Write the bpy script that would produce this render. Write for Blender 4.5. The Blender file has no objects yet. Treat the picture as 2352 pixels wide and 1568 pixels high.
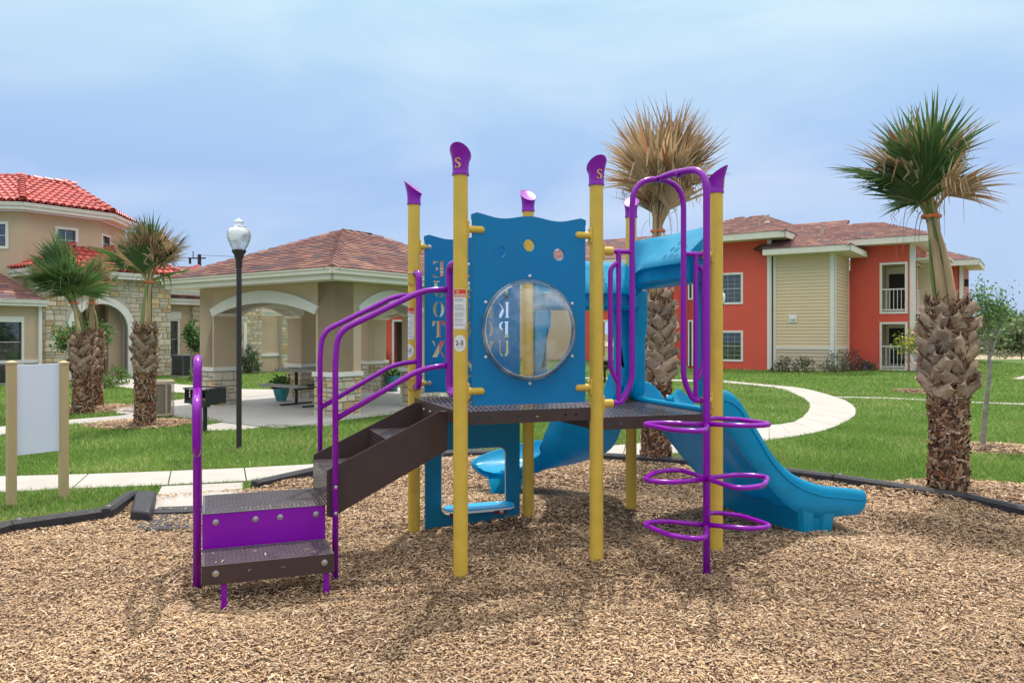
import bpy, math, random
import numpy as np
from mathutils import Vector, Matrix, noise
from mathutils.geometry import tessellate_polygon, delaunay_2d_cdt
PI = math.pi
scene = bpy.context.scene
COL = scene.collection

# ---------------------------------------------------------------- camera, sky, sun, exposure
F, CX, HY, EYE = 1722.7, 1176.0, 766.6, 1.5        # focal length, centre and horizon measured on the photograph (2352 px wide)
cam_data = bpy.data.cameras.new('camera')
cam_data.sensor_width = 36.0
cam_data.lens = 36.0 * F / 2352.0
cam_data.shift_y = -(784 - HY) / 2352.0
cam_data.clip_start = 0.05
cam_data.clip_end = 3000
cam = bpy.data.objects.new('camera', cam_data)
COL.objects.link(cam)
cam.location = (0, 0, EYE)
cam.rotation_euler = (math.radians(90), 0, 0)
scene.camera = cam

SUN_EL, SUN_AZ = math.radians(66), math.radians(12)    # azimuth from +Y (away from the camera) towards +X
world = bpy.data.worlds.new('World')
scene.world = world
world.use_nodes = True
wn, wl = world.node_tree.nodes, world.node_tree.links
wn.clear()
w_out = wn.new('ShaderNodeOutputWorld')
w_bg = wn.new('ShaderNodeBackground'); w_bg.inputs['Strength'].default_value = 0.12
w_sky = wn.new('ShaderNodeTexSky'); w_sky.sky_type = 'NISHITA'; w_sky.sun_disc = False
w_sky.sun_elevation = SUN_EL; w_sky.sun_rotation = SUN_AZ
w_sky.air_density = 1.0; w_sky.dust_density = 1.5; w_sky.ozone_density = 1.5
w_tc = wn.new('ShaderNodeTexCoord')
w_map = wn.new('ShaderNodeMapping'); w_map.inputs['Scale'].default_value = (1.0, 1.0, 3.4)
w_map.inputs['Rotation'].default_value = (0.10, -0.16, 0.3)
w_no = wn.new('ShaderNodeTexNoise'); w_no.inputs['Scale'].default_value = 2.2
w_no.inputs['Detail'].default_value = 5.0; w_no.inputs['Roughness'].default_value = 0.5; w_no.inputs['Distortion'].default_value = 0.5
def ramp(stops):
    r = wn.new('ShaderNodeValToRGB'); e = r.color_ramp.elements
    e[0].position, e[0].color = stops[0][0], (*stops[0][1], 1); e[1].position, e[1].color = stops[-1][0], (*stops[-1][1], 1)
    for p, c in stops[1:-1]: q = e.new(p); q.color = (*c, 1)
    return r
# thin high cloud: bluer gaps and paler veils low down, milky white haze overhead, brightened above the view as added fill for backlit walls
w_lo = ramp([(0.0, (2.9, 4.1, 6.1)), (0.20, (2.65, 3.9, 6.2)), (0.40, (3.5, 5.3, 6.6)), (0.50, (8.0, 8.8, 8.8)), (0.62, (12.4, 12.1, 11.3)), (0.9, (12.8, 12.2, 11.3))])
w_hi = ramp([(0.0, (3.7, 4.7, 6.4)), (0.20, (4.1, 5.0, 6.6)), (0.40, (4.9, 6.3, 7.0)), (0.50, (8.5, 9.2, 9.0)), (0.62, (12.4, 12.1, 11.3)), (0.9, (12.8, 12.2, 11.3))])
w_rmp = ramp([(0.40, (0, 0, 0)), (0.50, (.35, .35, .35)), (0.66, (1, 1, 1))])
w_sep = wn.new('ShaderNodeSeparateXYZ')
w_cm = wn.new('ShaderNodeMix'); w_cm.data_type = 'RGBA'
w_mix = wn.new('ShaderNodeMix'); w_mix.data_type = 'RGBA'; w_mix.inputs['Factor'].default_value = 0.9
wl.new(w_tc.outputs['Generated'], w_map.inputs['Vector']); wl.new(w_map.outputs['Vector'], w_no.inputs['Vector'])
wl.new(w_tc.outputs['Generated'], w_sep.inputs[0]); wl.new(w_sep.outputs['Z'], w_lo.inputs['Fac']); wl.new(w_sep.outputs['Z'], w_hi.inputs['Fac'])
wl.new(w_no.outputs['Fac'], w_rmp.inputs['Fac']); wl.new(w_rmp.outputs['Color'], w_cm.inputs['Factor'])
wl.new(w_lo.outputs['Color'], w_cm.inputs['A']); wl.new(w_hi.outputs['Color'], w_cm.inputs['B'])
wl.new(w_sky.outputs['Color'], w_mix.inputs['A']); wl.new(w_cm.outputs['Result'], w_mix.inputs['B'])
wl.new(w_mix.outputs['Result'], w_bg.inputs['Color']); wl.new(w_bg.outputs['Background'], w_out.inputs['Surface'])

sun_data = bpy.data.lights.new('sun', 'SUN')
sun_data.energy = 3.1; sun_data.angle = math.radians(1.4); sun_data.color = (1.0, 0.95, 0.88)
sun = bpy.data.objects.new('sun', sun_data)
COL.objects.link(sun)
_sd = Vector((math.sin(SUN_AZ) * math.cos(SUN_EL), math.cos(SUN_AZ) * math.cos(SUN_EL), math.sin(SUN_EL)))
sun.rotation_euler = (-_sd).to_track_quat('-Z', 'Y').to_euler()
sun.location = (3, 15, 25)
scene.view_settings.view_transform = 'Standard'
scene.view_settings.look = 'None'
scene.view_settings.exposure = 0.28
scene.view_settings.gamma = 1.0
scene.view_settings.use_curve_mapping = False
scene.cycles.max_bounces = 8
scene.cycles.transparent_max_bounces = 12
scene.cycles.caustics_reflective = False
scene.cycles.caustics_refractive = False

# ---------------------------------------------------------------- coordinates
def P(px, py, d): return Vector(((px - CX) / F * d, d, EYE + (HY - py) / F * d))
def G(px, py, z=0.0):
    d = (EYE - z) * F / (py - HY)
    return Vector(((px - CX) / F * d, d, z))
def PL(px, py, p0, u):
    """length along u and height, on the upright plane through p0 along u"""
    r = (px - CX) / F
    L = (r * p0.y - p0.x) / (u.x - r * u.y)
    return L, EYE + (HY - py) / F * (p0.y + u.y * L)
Z = Vector((0, 0, 1))
def V2(x, y, z=0.0): return Vector((x, y, z))

# ---------------------------------------------------------------- materials
MATS = {}
def mat(name, col, rough=0.6, spec=0.4, var=0.0, vscale=8.0, bump=0.0, bscale=60.0, col2=None, metal=0.0, coat=0.0,
        attr=None, transl=0.0, objrand=0.0, stretch=None, detail=4.0):
    m = bpy.data.materials.new(name); m.use_nodes = True
    n, l = m.node_tree.nodes, m.node_tree.links
    b = n['Principled BSDF']
    b.inputs['Roughness'].default_value = rough
    b.inputs['Specular IOR Level'].default_value = spec
    b.inputs['Metallic'].default_value = metal
    b.inputs['Coat Weight'].default_value = coat
    b.inputs['Coat Roughness'].default_value = 0.12
    b.inputs['Base Color'].default_value = (*col, 1)
    out = None
    tc = n.new('ShaderNodeTexCoord'); vec = tc.outputs['Object']
    if stretch:
        mp = n.new('ShaderNodeMapping'); mp.inputs['Scale'].default_value = stretch
        l.new(vec, mp.inputs['Vector']); vec = mp.outputs['Vector']
    if attr:
        a = n.new('ShaderNodeAttribute'); a.attribute_name = attr
        out = a.outputs['Color']
    if var > 0 or col2:
        t = n.new('ShaderNodeTexNoise'); t.inputs['Scale'].default_value = vscale
        t.inputs['Detail'].default_value = detail; t.inputs['Roughness'].default_value = 0.6
        l.new(vec, t.inputs['Vector'])
        mx = n.new('ShaderNodeMix'); mx.data_type = 'RGBA'
        rp = n.new('ShaderNodeMapRange'); rp.inputs['From Min'].default_value = 0.3; rp.inputs['From Max'].default_value = 0.7
        l.new(t.outputs['Fac'], rp.inputs['Value']); l.new(rp.outputs['Result'], mx.inputs['Factor'])
        if col2:
            mx.inputs['A'].default_value = (*col, 1); mx.inputs['B'].default_value = (*col2, 1)
            if out is not None:
                mm = n.new('ShaderNodeMix'); mm.data_type = 'RGBA'; mm.blend_type = 'MULTIPLY'; mm.inputs['Factor'].default_value = 1
                l.new(out, mm.inputs['A']); l.new(mx.outputs['Result'], mm.inputs['B']); out = mm.outputs['Result']
            else: out = mx.outputs['Result']
        else:
            mx.inputs['A'].default_value = (1 - var,) * 3 + (1,); mx.inputs['B'].default_value = (1 + var,) * 3 + (1,)
            mm = n.new('ShaderNodeMix'); mm.data_type = 'RGBA'; mm.blend_type = 'MULTIPLY'; mm.inputs['Factor'].default_value = 1
            mm.clamp_result = False
            if out is not None: l.new(out, mm.inputs['A'])
            else: mm.inputs['A'].default_value = (*col, 1)
            l.new(mx.outputs['Result'], mm.inputs['B']); out = mm.outputs['Result']
    if objrand > 0:
        oi = n.new('ShaderNodeObjectInfo')
        rp = n.new('ShaderNodeMapRange'); rp.inputs['To Min'].default_value = 1 - objrand; rp.inputs['To Max'].default_value = 1 + objrand
        l.new(oi.outputs['Random'], rp.inputs['Value'])
        mm = n.new('ShaderNodeVectorMath'); mm.operation = 'SCALE'
        if out is not None: l.new(out, mm.inputs[0])
        else: mm.inputs[0].default_value = col
        l.new(rp.outputs['Result'], mm.inputs['Scale']); out = mm.outputs[0]
    if out is not None: l.new(out, b.inputs['Base Color'])
    if bump > 0:
        t2 = n.new('ShaderNodeTexNoise'); t2.inputs['Scale'].default_value = bscale; t2.inputs['Detail'].default_value = 5
        l.new(vec, t2.inputs['Vector'])
        bp = n.new('ShaderNodeBump'); bp.inputs['Strength'].default_value = bump; bp.inputs['Distance'].default_value = 0.02
        l.new(t2.outputs['Fac'], bp.inputs['Height']); l.new(bp.outputs['Normal'], b.inputs['Normal'])
    if transl > 0:
        tr = n.new('ShaderNodeBsdfTranslucent'); ms = n.new('ShaderNodeMixShader'); ms.inputs[0].default_value = transl
        if out is not None: l.new(out, tr.inputs['Color'])
        else: tr.inputs['Color'].default_value = (*col, 1)
        l.new(b.outputs[0], ms.inputs[1]); l.new(tr.outputs[0], ms.inputs[2])
        l.new(ms.outputs[0], n['Material Output'].inputs['Surface'])
    MATS[name] = m
    return m

def glassy(name, tint=(1, 1, 1), rough=0.02, haze=0.06, hazecol=(0.9, 0.93, 1.0), ior=1.45):
    """thin clear sheet: fresnel reflection over straight transmission, with a little surface haze and scuffs"""
    m = bpy.data.materials.new(name); m.use_nodes = True
    n, l = m.node_tree.nodes, m.node_tree.links
    n.remove(n['Principled BSDF'])
    tr = n.new('ShaderNodeBsdfTransparent'); tr.inputs[0].default_value = (*tint, 1)
    gl = n.new('ShaderNodeBsdfGlossy'); gl.inputs['Roughness'].default_value = rough
    df = n.new('ShaderNodeBsdfDiffuse'); df.inputs[0].default_value = (*hazecol, 1)
    fr = n.new('ShaderNodeFresnel'); fr.inputs[0].default_value = ior
    no = n.new('ShaderNodeTexNoise'); no.inputs['Scale'].default_value = 5; no.inputs['Detail'].default_value = 6
    mr = n.new('ShaderNodeMapRange'); mr.inputs['From Min'].default_value = 0.45; mr.inputs['From Max'].default_value = 0.8
    mr.inputs['To Min'].default_value = haze * 0.3; mr.inputs['To Max'].default_value = haze * 3
    m1 = n.new('ShaderNodeMixShader'); m2 = n.new('ShaderNodeMixShader')
    tc = n.new('ShaderNodeTexCoord'); l.new(tc.outputs['Object'], no.inputs['Vector'])
    l.new(no.outputs['Fac'], mr.inputs['Value']); l.new(mr.outputs[0], m1.inputs[0])
    l.new(tr.outputs[0], m1.inputs[1]); l.new(df.outputs[0], m1.inputs[2])
    l.new(fr.outputs[0], m2.inputs[0]); l.new(m1.outputs[0], m2.inputs[1]); l.new(gl.outputs[0], m2.inputs[2])
    l.new(m2.outputs[0], n['Material Output'].inputs['Surface'])
    MATS[name] = m
    return m

# ---------------------------------------------------------------- mesh building
ORG = {}
class MB:
    def __init__(s): s.v = []; s.f = []; s.mi = []; s.c = []; s.cur = 0; s.col = None
    def add(s, vs, fs):
        b = len(s.v); s.v.extend(tuple(v) for v in vs)
        for f in fs:
            s.f.append(tuple(b + i for i in f)); s.mi.append(s.cur); s.c.append(s.col)
        return s
    def obox(s, o, a, b, c):
        """box from corner o along vectors a, b, c"""
        o = Vector(o); vs = [o, o + a, o + a + b, o + b, o + c, o + a + c, o + a + b + c, o + b + c]
        fs = [(0, 3, 2, 1), (4, 5, 6, 7), (0, 1, 5, 4), (1, 2, 6, 5), (2, 3, 7, 6), (3, 0, 4, 7)]
        if a.cross(b).dot(c) < 0: fs = [tuple(reversed(f)) for f in fs]
        return s.add(vs, fs)
    def box(s, x0, y0, z0, x1, y1, z1):
        return s.obox((x0, y0, z0), Vector((x1 - x0, 0, 0)), Vector((0, y1 - y0, 0)), Vector((0, 0, z1 - z0)))
    def tube(s, pts, r, n=10, closed=False, cap=True):
        pts = [Vector(p) for p in pts]; m = len(pts)
        rr = r if isinstance(r, (list, tuple)) else [r] * m
        tang = []
        for i in range(m):
            if closed: t = pts[(i + 1) % m] - pts[i - 1]
            else: t = pts[min(i + 1, m - 1)] - pts[max(i - 1, 0)]
            tang.append(t.normalized() if t.length > 1e-9 else Vector((0, 0, 1)))
        t0 = tang[0]
        ref = Vector((0, 0, 1)) if abs(t0.z) < 0.9 else Vector((1, 0, 0))
        nrm = (ref - t0 * ref.dot(t0)).normalized()
        b0 = len(s.v); vs = []
        for i in range(m):
            t = tang[i]
            nrm = (nrm - t * nrm.dot(t))
            nrm = nrm.normalized() if nrm.length > 1e-6 else t.orthogonal().normalized()
            bi = t.cross(nrm)
            for k in range(n):
                a = 2 * PI * k / n
                vs.append(pts[i] + nrm * (math.cos(a) * rr[i]) + bi * (math.sin(a) * rr[i]))
        fs = []
        for i in range(m if closed else m - 1):
            j = (i + 1) % m
            for k in range(n):
                k2 = (k + 1) % n
                fs.append((i * n + k, i * n + k2, j * n + k2, j * n + k))
        if cap and not closed:
            fs.append(tuple(range(n - 1, -1, -1))); fs.append(tuple(range((m - 1) * n, m * n)))
        return s.add(vs, fs)
    def lathe(s, prof, n=24, o=(0, 0, 0), M=None):
        """profile of (r, z) turned about Z, then moved by M or o"""
        vs = []; fs = []; o = Vector(o)
        for r, z in prof:
            for k in range(n):
                a = 2 * PI * k / n
                p = Vector((r * math.cos(a), r * math.sin(a), z))
                vs.append(M @ p if M else o + p)
        for i in range(len(prof) - 1):
            for k in range(n):
                k2 = (k + 1) % n
                fs.append((i * n + k, i * n + k2, (i + 1) * n + k2, (i + 1) * n + k))
        if prof[0][0] > 1e-4: fs.append(tuple(range(n - 1, -1, -1)))
        if prof[-1][0] > 1e-4: fs.append(tuple(range((len(prof) - 1) * n, len(prof) * n)))
        return s.add(vs, fs)
    def plate(s, outer, holes, o, u, v, nrm, t):
        """flat plate with real holes: 2D loops in (u, v), thickness t towards nrm"""
        loops = [outer] + list(holes)
        flat = [p for lp in loops for p in lp]
        o = Vector(o)
        if holes:
            edges = []; st0 = 0
            for lp in loops: edges += [(st0 + i, st0 + (i + 1) % len(lp)) for i in range(len(lp))]; st0 += len(lp)
            cv, _, cf, ov, _, _ = delaunay_2d_cdt([Vector(p[:2]) for p in flat], edges, [], 0, 1e-6)
            tris = []
            base_n = len(flat); flat = list(flat) + [(c.x, c.y) for c in cv]
            ctr = np.array([[(cv[a].x + cv[b].x + cv[c].x) / 3, (cv[a].y + cv[b].y + cv[c].y) / 3] for a, b, c in cf])
            ok = inpoly(ctr[:, 0], ctr[:, 1], outer)
            for h in holes: ok &= ~inpoly(ctr[:, 0], ctr[:, 1], h)
            tris = [tuple(base_n + i for i in f) for f, k in zip(cf, ok) if k]
        else: tris = tessellate_polygon([[Vector((p[0], p[1], 0)) for p in lp] for lp in loops])
        N = len(flat)
        vs = [o + u * p[0] + v * p[1] for p in flat]
        vs += [q + nrm * t for q in vs]
        flip = u.cross(v).dot(nrm) < 0
        fs = []
        for a, b, c in tris:
            pa, pb, pc = flat[a], flat[b], flat[c]
            ar = (pb[0] - pa[0]) * (pc[1] - pa[1]) - (pc[0] - pa[0]) * (pb[1] - pa[1])
            if ar < 0: a, c = c, a
            top = (a + N, b + N, c + N); bot = (c, b, a)
            if flip: top, bot = top[::-1], bot[::-1]
            fs += [top, bot]
        st = 0
        for li, lp in enumerate(loops):
            m = len(lp)
            ar = sum(lp[i][0] * lp[(i + 1) % m][1] - lp[(i + 1) % m][0] * lp[i][1] for i in range(m))
            ccw = ar > 0
            for i in range(m):
                j = (i + 1) % m
                q = (st + i, st + j, st + j + N, st + i + N)
                if ccw != (li == 0): q = q[::-1]
                if flip: q = q[::-1]
                fs.append(q)
            st += m
        return s.add(vs, fs)
    def perf(s, o, u, v, w, d, nx, ny, rx, ry, t=0.004, seg=8):
        """perforated sheet: every hole is cut through"""
        n = u.cross(v).normalized(); o = Vector(o); cw, cd = w / nx, d / ny
        for j in range(ny):
            for i in range(nx):
                c = o + u * ((i + .5) * cw) + v * ((j + .5) * cd)
                vs = []
                for k in range(seg):
                    a = 2 * PI * (k + .5) / seg
                    ca, sa = math.cos(a), math.sin(a); mx = max(abs(ca), abs(sa))
                    vs.append(c + u * (ca / mx * cw / 2) + v * (sa / mx * cd / 2))
                e = abs(ry - rx)
                for dz in (0, t):
                    for k in range(seg):
                        a = 2 * PI * (k + .5) / seg
                        r = min(rx, ry)
                        du, dv = math.cos(a) * r, math.sin(a) * r
                        if ry > rx: dv += math.copysign(e, dv)
                        elif rx > ry: du += math.copysign(e, du)
                        vs.append(c + u * du + v * dv - n * dz)
                fs = []
                for k in range(seg):
                    k2 = (k + 1) % seg
                    fs.append((k, k2, seg + k2, seg + k)); fs.append((seg + k, seg + k2, 2 * seg + k2, 2 * seg + k))
                s.add(vs, fs)
        return s
    def build(s, name, m, parent=None, smooth=None, bevel=0.0, base=None, kind=None, bseg=2):
        me = bpy.data.meshes.new(name)
        if parent is not None: off = ORG[parent.name]
        elif base is not None: off = Vector(base)
        else:
            a = np.array(s.v) if s.v else np.zeros((1, 3)); lo, hi = a.min(0), a.max(0)
            off = Vector(((lo[0] + hi[0]) / 2, (lo[1] + hi[1]) / 2, lo[2]))
        a = np.array(s.v, dtype=np.float64).reshape(-1, 3) - np.array(off)
        if not s.v: print('EMPTY', name)
        me.from_pydata(a.tolist(), [], s.f)
        ms = m if isinstance(m, (list, tuple)) else [m]
        for q in ms: me.materials.append(MATS[q] if isinstance(q, str) else q)
        if len(ms) > 1: me.polygons.foreach_set('material_index', s.mi)
        if any(c is not None for c in s.c):
            ca = me.color_attributes.new('tone', 'FLOAT_COLOR', 'CORNER')
            arr = []
            for f, c in zip(s.f, s.c):
                c = c or (1, 1, 1)
                arr.extend((c[0], c[1], c[2], 1.0) * len(f))
            ca.data.foreach_set('color', arr)
        me.validate(); me.update()
        if smooth:
            me.polygons.foreach_set('use_smooth', [True] * len(me.polygons))
            if smooth is not True: me.set_sharp_from_angle(angle=math.radians(smooth))
        o = bpy.data.objects.new(name, me); COL.objects.link(o)
        if parent is not None: o.parent = parent; ORG[o.name] = off.copy()
        else: o.location = off; ORG[o.name] = off.copy()
        if bevel > 0:
            md = o.modifiers.new('bevel', 'BEVEL'); md.width = bevel; md.segments = bseg; md.limit_method = 'ANGLE'
            md.angle_limit = math.radians(40); md.harden_normals = False
            if smooth is None: me.polygons.foreach_set('use_smooth', [False] * len(me.polygons))
        if kind: o['kind'] = kind
        return o

def thing(name, label, cat, loc, group=None):
    o = bpy.data.objects.new(name, None); COL.objects.link(o)
    o.empty_display_size = 0.1
    o.location = Vector(loc); ORG[o.name] = Vector(loc)
    o['label'] = label; o['category'] = cat
    if group: o['group'] = group
    return o
def tag(o, label, cat, group=None):
    o['label'] = label; o['category'] = cat
    if group: o['group'] = group
    return o
def inst(me, name, parent, M):
    """one more object of a shared mesh, at world matrix M, as a part of parent"""
    o = bpy.data.objects.new(name, me); COL.objects.link(o)
    o.parent = parent
    o.matrix_basis = Matrix.Translation(-ORG[parent.name]) @ M
    ORG[o.name] = ORG[parent.name]
    return o
def mesh_of(mb, name, m, smooth=None):
    o = mb.build(name, m, base=(0, 0, 0), smooth=smooth)
    me = o.data; bpy.data.objects.remove(o)
    return me
def frame(o, x, y, z):
    M = Matrix.Identity(4)
    for i, a in enumerate((x, y, z)):
        M[0][i], M[1][i], M[2][i] = a.x, a.y, a.z
    M[0][3], M[1][3], M[2][3] = o[0], o[1], o[2]
    return M
def fillet(pts, r, n=5):
    pts = [Vector(p) for p in pts]; out = [pts[0]]
    for i in range(1, len(pts) - 1):
        a, b, c = pts[i - 1], pts[i], pts[i + 1]
        d1, d2 = (a - b), (c - b)
        k = min(r, d1.length * .49, d2.length * .49)
        p, q = b + d1.normalized() * k, b + d2.normalized() * k
        for j in range(n + 1):
            t = j / n
            out.append(p * (1 - t) ** 2 + b * 2 * t * (1 - t) + q * t * t)
    out.append(pts[-1]); return out
def smoothpath(pts, n=6):
    pts = [Vector(p) for p in pts]; out = []
    for i in range(len(pts) - 1):
        p0 = pts[max(i - 1, 0)]; p1 = pts[i]; p2 = pts[i + 1]; p3 = pts[min(i + 2, len(pts) - 1)]
        for j in range(n):
            t = j / n
            out.append(0.5 * ((2 * p1) + (p2 - p0) * t + (2 * p0 - 5 * p1 + 4 * p2 - p3) * t * t + (3 * p1 - p0 - 3 * p2 + p3) * t ** 3))
    out.append(pts[-1]); return out
def inpoly(x, y, poly):
    """numpy point-in-polygon"""
    ins = np.zeros(np.shape(x), bool); n = len(poly)
    for i in range(n):
        x0, y0 = poly[i]; x1, y1 = poly[(i + 1) % n]
        if y0 == y1: continue
        c = ((y0 > y) != (y1 > y)) & (x < (x1 - x0) * (y - y0) / (y1 - y0) + x0)
        ins ^= c
    return ins

# colours
mat('yellow_paint', (0.70, 0.47, 0.07), 0.42, 0.4, var=0.08, vscale=9, bump=0.02, bscale=160)
mat('purple_paint', (0.27, 0.0, 0.42), 0.22, 0.5, var=0.05, vscale=4)
mat('blue_board', (0.0, 0.19, 0.46), 0.48, 0.35, var=0.03, vscale=6, bump=0.03, bscale=220)
mat('board_edge', (0.55, 0.72, 0.62), 0.5, 0.3)
mat('teal_board', (0.0, 0.19, 0.34), 0.5, 0.35, var=0.03, vscale=6)
mat('slide_plastic', (0.0, 0.39, 0.66), 0.32, 0.45, var=0.10, vscale=7, transl=0.32, bump=0.015, bscale=90)
mat('seat_blue', (0.0, 0.38, 0.80), 0.4, 0.4)
mat('white_plastic', (0.75, 0.76, 0.78), 0.5)
mat('brown_vinyl', (0.062, 0.036, 0.034), 0.42, 0.45, var=0.12, vscale=9, bump=0.03, bscale=180)
mat('deck_vinyl', (0.13, 0.11, 0.12), 0.24, 0.5, var=0.15, vscale=9)
mat('steel', (0.55, 0.53, 0.50), 0.3, 0.5, metal=0.9)
mat('bolt_dark', (0.16, 0.02, 0.05), 0.5)
mat('print_red', (0.75, 0.06, 0.02), 0.5)
mat('print_white', (0.78, 0.78, 0.80), 0.45)
mat('print_grey', (0.20, 0.20, 0.22), 0.6)
mat('print_black', (0.02, 0.02, 0.03), 0.6)
mat('stencil_gold', (0.70, 0.45, 0.10), 0.4)
glassy('bubble_clear', haze=0.17, rough=.05, ior=1.4, hazecol=(.95, .97, 1))
glassy('window_glass', tint=(0.72, 0.80, 0.80), haze=0.03, ior=1.8)
glassy('globe_glass', tint=(0.9, 0.93, 0.97), rough=0.3, haze=1.1, ior=1.2)
glassy('rim_clear', haze=0.9, rough=.06, ior=1.3)
mat('stucco_tan', (0.60, 0.46, 0.32), 0.85, 0.2, var=0.05, vscale=1.2, bump=0.12, bscale=90)
mat('stucco_orange', (0.76, 0.125, 0.085), 0.85, 0.2, var=0.05, vscale=0.6, bump=0.12, bscale=90)
mat('trim_white', (0.80, 0.77, 0.71), 0.6, 0.3, var=0.04, vscale=3)
mat('trim_cream', (0.76, 0.72, 0.62), 0.65, 0.3, var=0.04, vscale=3)
mat('stone', (0.64, 0.56, 0.43), 0.9, 0.2, var=0.14, vscale=9, bump=0.5, bscale=26, objrand=0.22)
mat('stone_gold', (0.64, 0.46, 0.26), 0.9, 0.2, var=0.2, vscale=7, bump=0.5, bscale=26, objrand=0.2)
mat('mortar', (0.52, 0.48, 0.40), 0.95, 0.1, bump=0.3, bscale=60)
mat('shingle', (1, 1, 1), 0.9, 0.15, attr='tone', var=0.12, vscale=30)
mat('roof_under', (0.10, 0.05, 0.045), 0.95)
mat('clay_tile', (0.50, 0.085, 0.075), 0.35, 0.45, var=0.2, vscale=5, objrand=0.25)
mat('clay_bed', (0.30, 0.05, 0.04), 0.8)
mat('siding_tan', (0.76, 0.59, 0.385), 0.7, 0.25, objrand=0.02, var=0.03, vscale=2)
mat('siding_beige', (0.62, 0.50, 0.37), 0.7, 0.25, objrand=0.02)
mat('siding_pink', (0.66, 0.26, 0.20), 0.7, 0.25, objrand=0.03)
mat('dark_room', (0.05, 0.045, 0.04), 0.9)
mat('blind', (0.42, 0.44, 0.42), 0.6)
mat('teal_blind', (0.30, 0.44, 0.44), 0.6)
mat('dark_metal', (0.035, 0.028, 0.028), 0.42, 0.4, var=0.1, vscale=20)
mat('black_metal', (0.02, 0.02, 0.022), 0.45, 0.5)
mat('grey_metal', (0.10, 0.10, 0.11), 0.5, 0.4)
mat('tan_metal', (0.50, 0.42, 0.30), 0.5, 0.4)
mat('rust', (0.30, 0.12, 0.06), 0.8, col2=(0.15, 0.07, 0.05), vscale=20)
mat('border_plastic', (0.028, 0.028, 0.036), 0.55, 0.4, var=0.25, vscale=14, bump=0.25, bscale=45)
mat('concrete', (0.42, 0.395, 0.37), 0.85, 0.2, var=0.10, vscale=2.2, bump=0.06, bscale=120, detail=8)
mat('concrete_dark', (0.22, 0.20, 0.18), 0.9)
mat('slab_floor', (0.46, 0.45, 0.45), 0.7, 0.3, var=0.07, vscale=1.1, bump=0.05, bscale=100, detail=8)
mat('tan_post', (0.50, 0.38, 0.20), 0.55, 0.4, var=0.04, vscale=3)
mat('sign_white', (0.74, 0.80, 0.93), 0.4, 0.4, var=0.02, vscale=2)
mat('teal_glaze', (0.05, 0.26, 0.28), 0.3, 0.5, var=0.25, vscale=8)
mat('bench_concrete', (0.30, 0.29, 0.26), 0.8, var=0.1, vscale=10)
mat('soil', (0.10, 0.06, 0.04), 0.95, 0.1, var=0.35, vscale=12, bump=0.8, bscale=40)
mat('sand', (0.50, 0.41, 0.30), 0.95, 0.1, col2=(0.30, 0.25, 0.17), vscale=0.35, detail=9)
mat('lawn', (0.06, 0.13, 0.03), 0.9, 0.15, col2=(0.12, 0.18, 0.05), vscale=0.9, bump=0.6, bscale=30, detail=9)
mat('far_land', (0.09, 0.12, 0.05), 0.95, 0.1, col2=(0.17, 0.15, 0.08), vscale=0.03, detail=9)
mat('blade', (1, 1, 1), 0.55, 0.25, attr='tone', transl=0.3)
mat('chip', (1, 1, 1), 0.8, 0.2, attr='tone', var=0.12, vscale=90)
mat('bark_fibre', (1, 1, 1), 0.85, 0.2, attr='tone', var=0.25, vscale=40)
mat('bark', (0.16, 0.09, 0.055), 0.95, 0.1, col2=(0.07, 0.04, 0.028), vscale=14, bump=1.0, bscale=30)
mat('leaf_base', (0.46, 0.35, 0.27), 0.8, 0.2, col2=(0.25, 0.15, 0.11), vscale=11, bump=0.35, bscale=40, objrand=0.3, stretch=(1, 1, 0.3))
mat('leaf_base_pale', (0.58, 0.45, 0.33), 0.75, 0.25, col2=(0.34, 0.21, 0.13), vscale=11, bump=0.35, bscale=40, objrand=0.3, stretch=(1, 1, 0.3))
mat('petiole_green', (0.13, 0.22, 0.045), 0.4, 0.4, col2=(0.19, 0.27, 0.07), vscale=6, objrand=0.35, stretch=(1, 1, 0.2))
mat('petiole_tan', (0.60, 0.44, 0.26), 0.6, 0.3, col2=(0.36, 0.24, 0.13), vscale=9, objrand=0.25, stretch=(1, 1, 0.2))
mat('frond', (1, 1, 1), 0.45, 0.35, attr='tone', transl=0.25, objrand=0.3)
mat('tie_band', (0.85, 0.22, 0.08), 0.5)
mat('leaf_small', (1, 1, 1), 0.6, 0.25, attr='tone', transl=0.3)
mat('grey_bark', (0.20, 0.17, 0.14), 0.9, col2=(0.36, 0.33, 0.29), vscale=16)
mat('brown_bark', (0.12, 0.075, 0.05), 0.9, col2=(0.20, 0.13, 0.09), vscale=16)
mat('pole_wood', (0.06, 0.035, 0.03), 0.9)
mat('far_haze_blue', (0.22, 0.31, 0.45), 0.5, 0.4)  # distant tower: air haze painted into the wall colour as blue
mat('door_brown', (0.20, 0.14, 0.09), 0.6)
# ---------------------------------------------------------------- ground, mulch, lawn, paths
def struct(o): o['kind'] = 'structure'; return o
def flat(name, pts, z, m, kind='structure', thick=0.0):
    mb = MB(); poly = [(p[0], p[1]) for p in pts]
    if thick: mb.plate(poly, [], (0, 0, z - thick), V2(1, 0), V2(0, 1), Z, thick)
    else:
        tr = tessellate_polygon([[Vector((p[0], p[1], 0)) for p in poly]])
        fs = []
        for a, b, c in tr:
            pa, pb, pc = poly[a], poly[b], poly[c]
            if (pb[0] - pa[0]) * (pc[1] - pa[1]) - (pc[0] - pa[0]) * (pb[1] - pa[1]) < 0: a, c = c, a
            fs.append((a, b, c))
        mb.add([(p[0], p[1], z) for p in poly], fs)
    o = mb.build(name, m); o['kind'] = kind; return o
mb = MB(); mb.add([(-1500, -30, -.12), (1500, -30, -.12), (1500, 2600, -.12), (-1500, 2600, -.12)], [(0, 1, 2, 3)])
struct(mb.build('ground', 'far_land'))
mb = MB()
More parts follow.
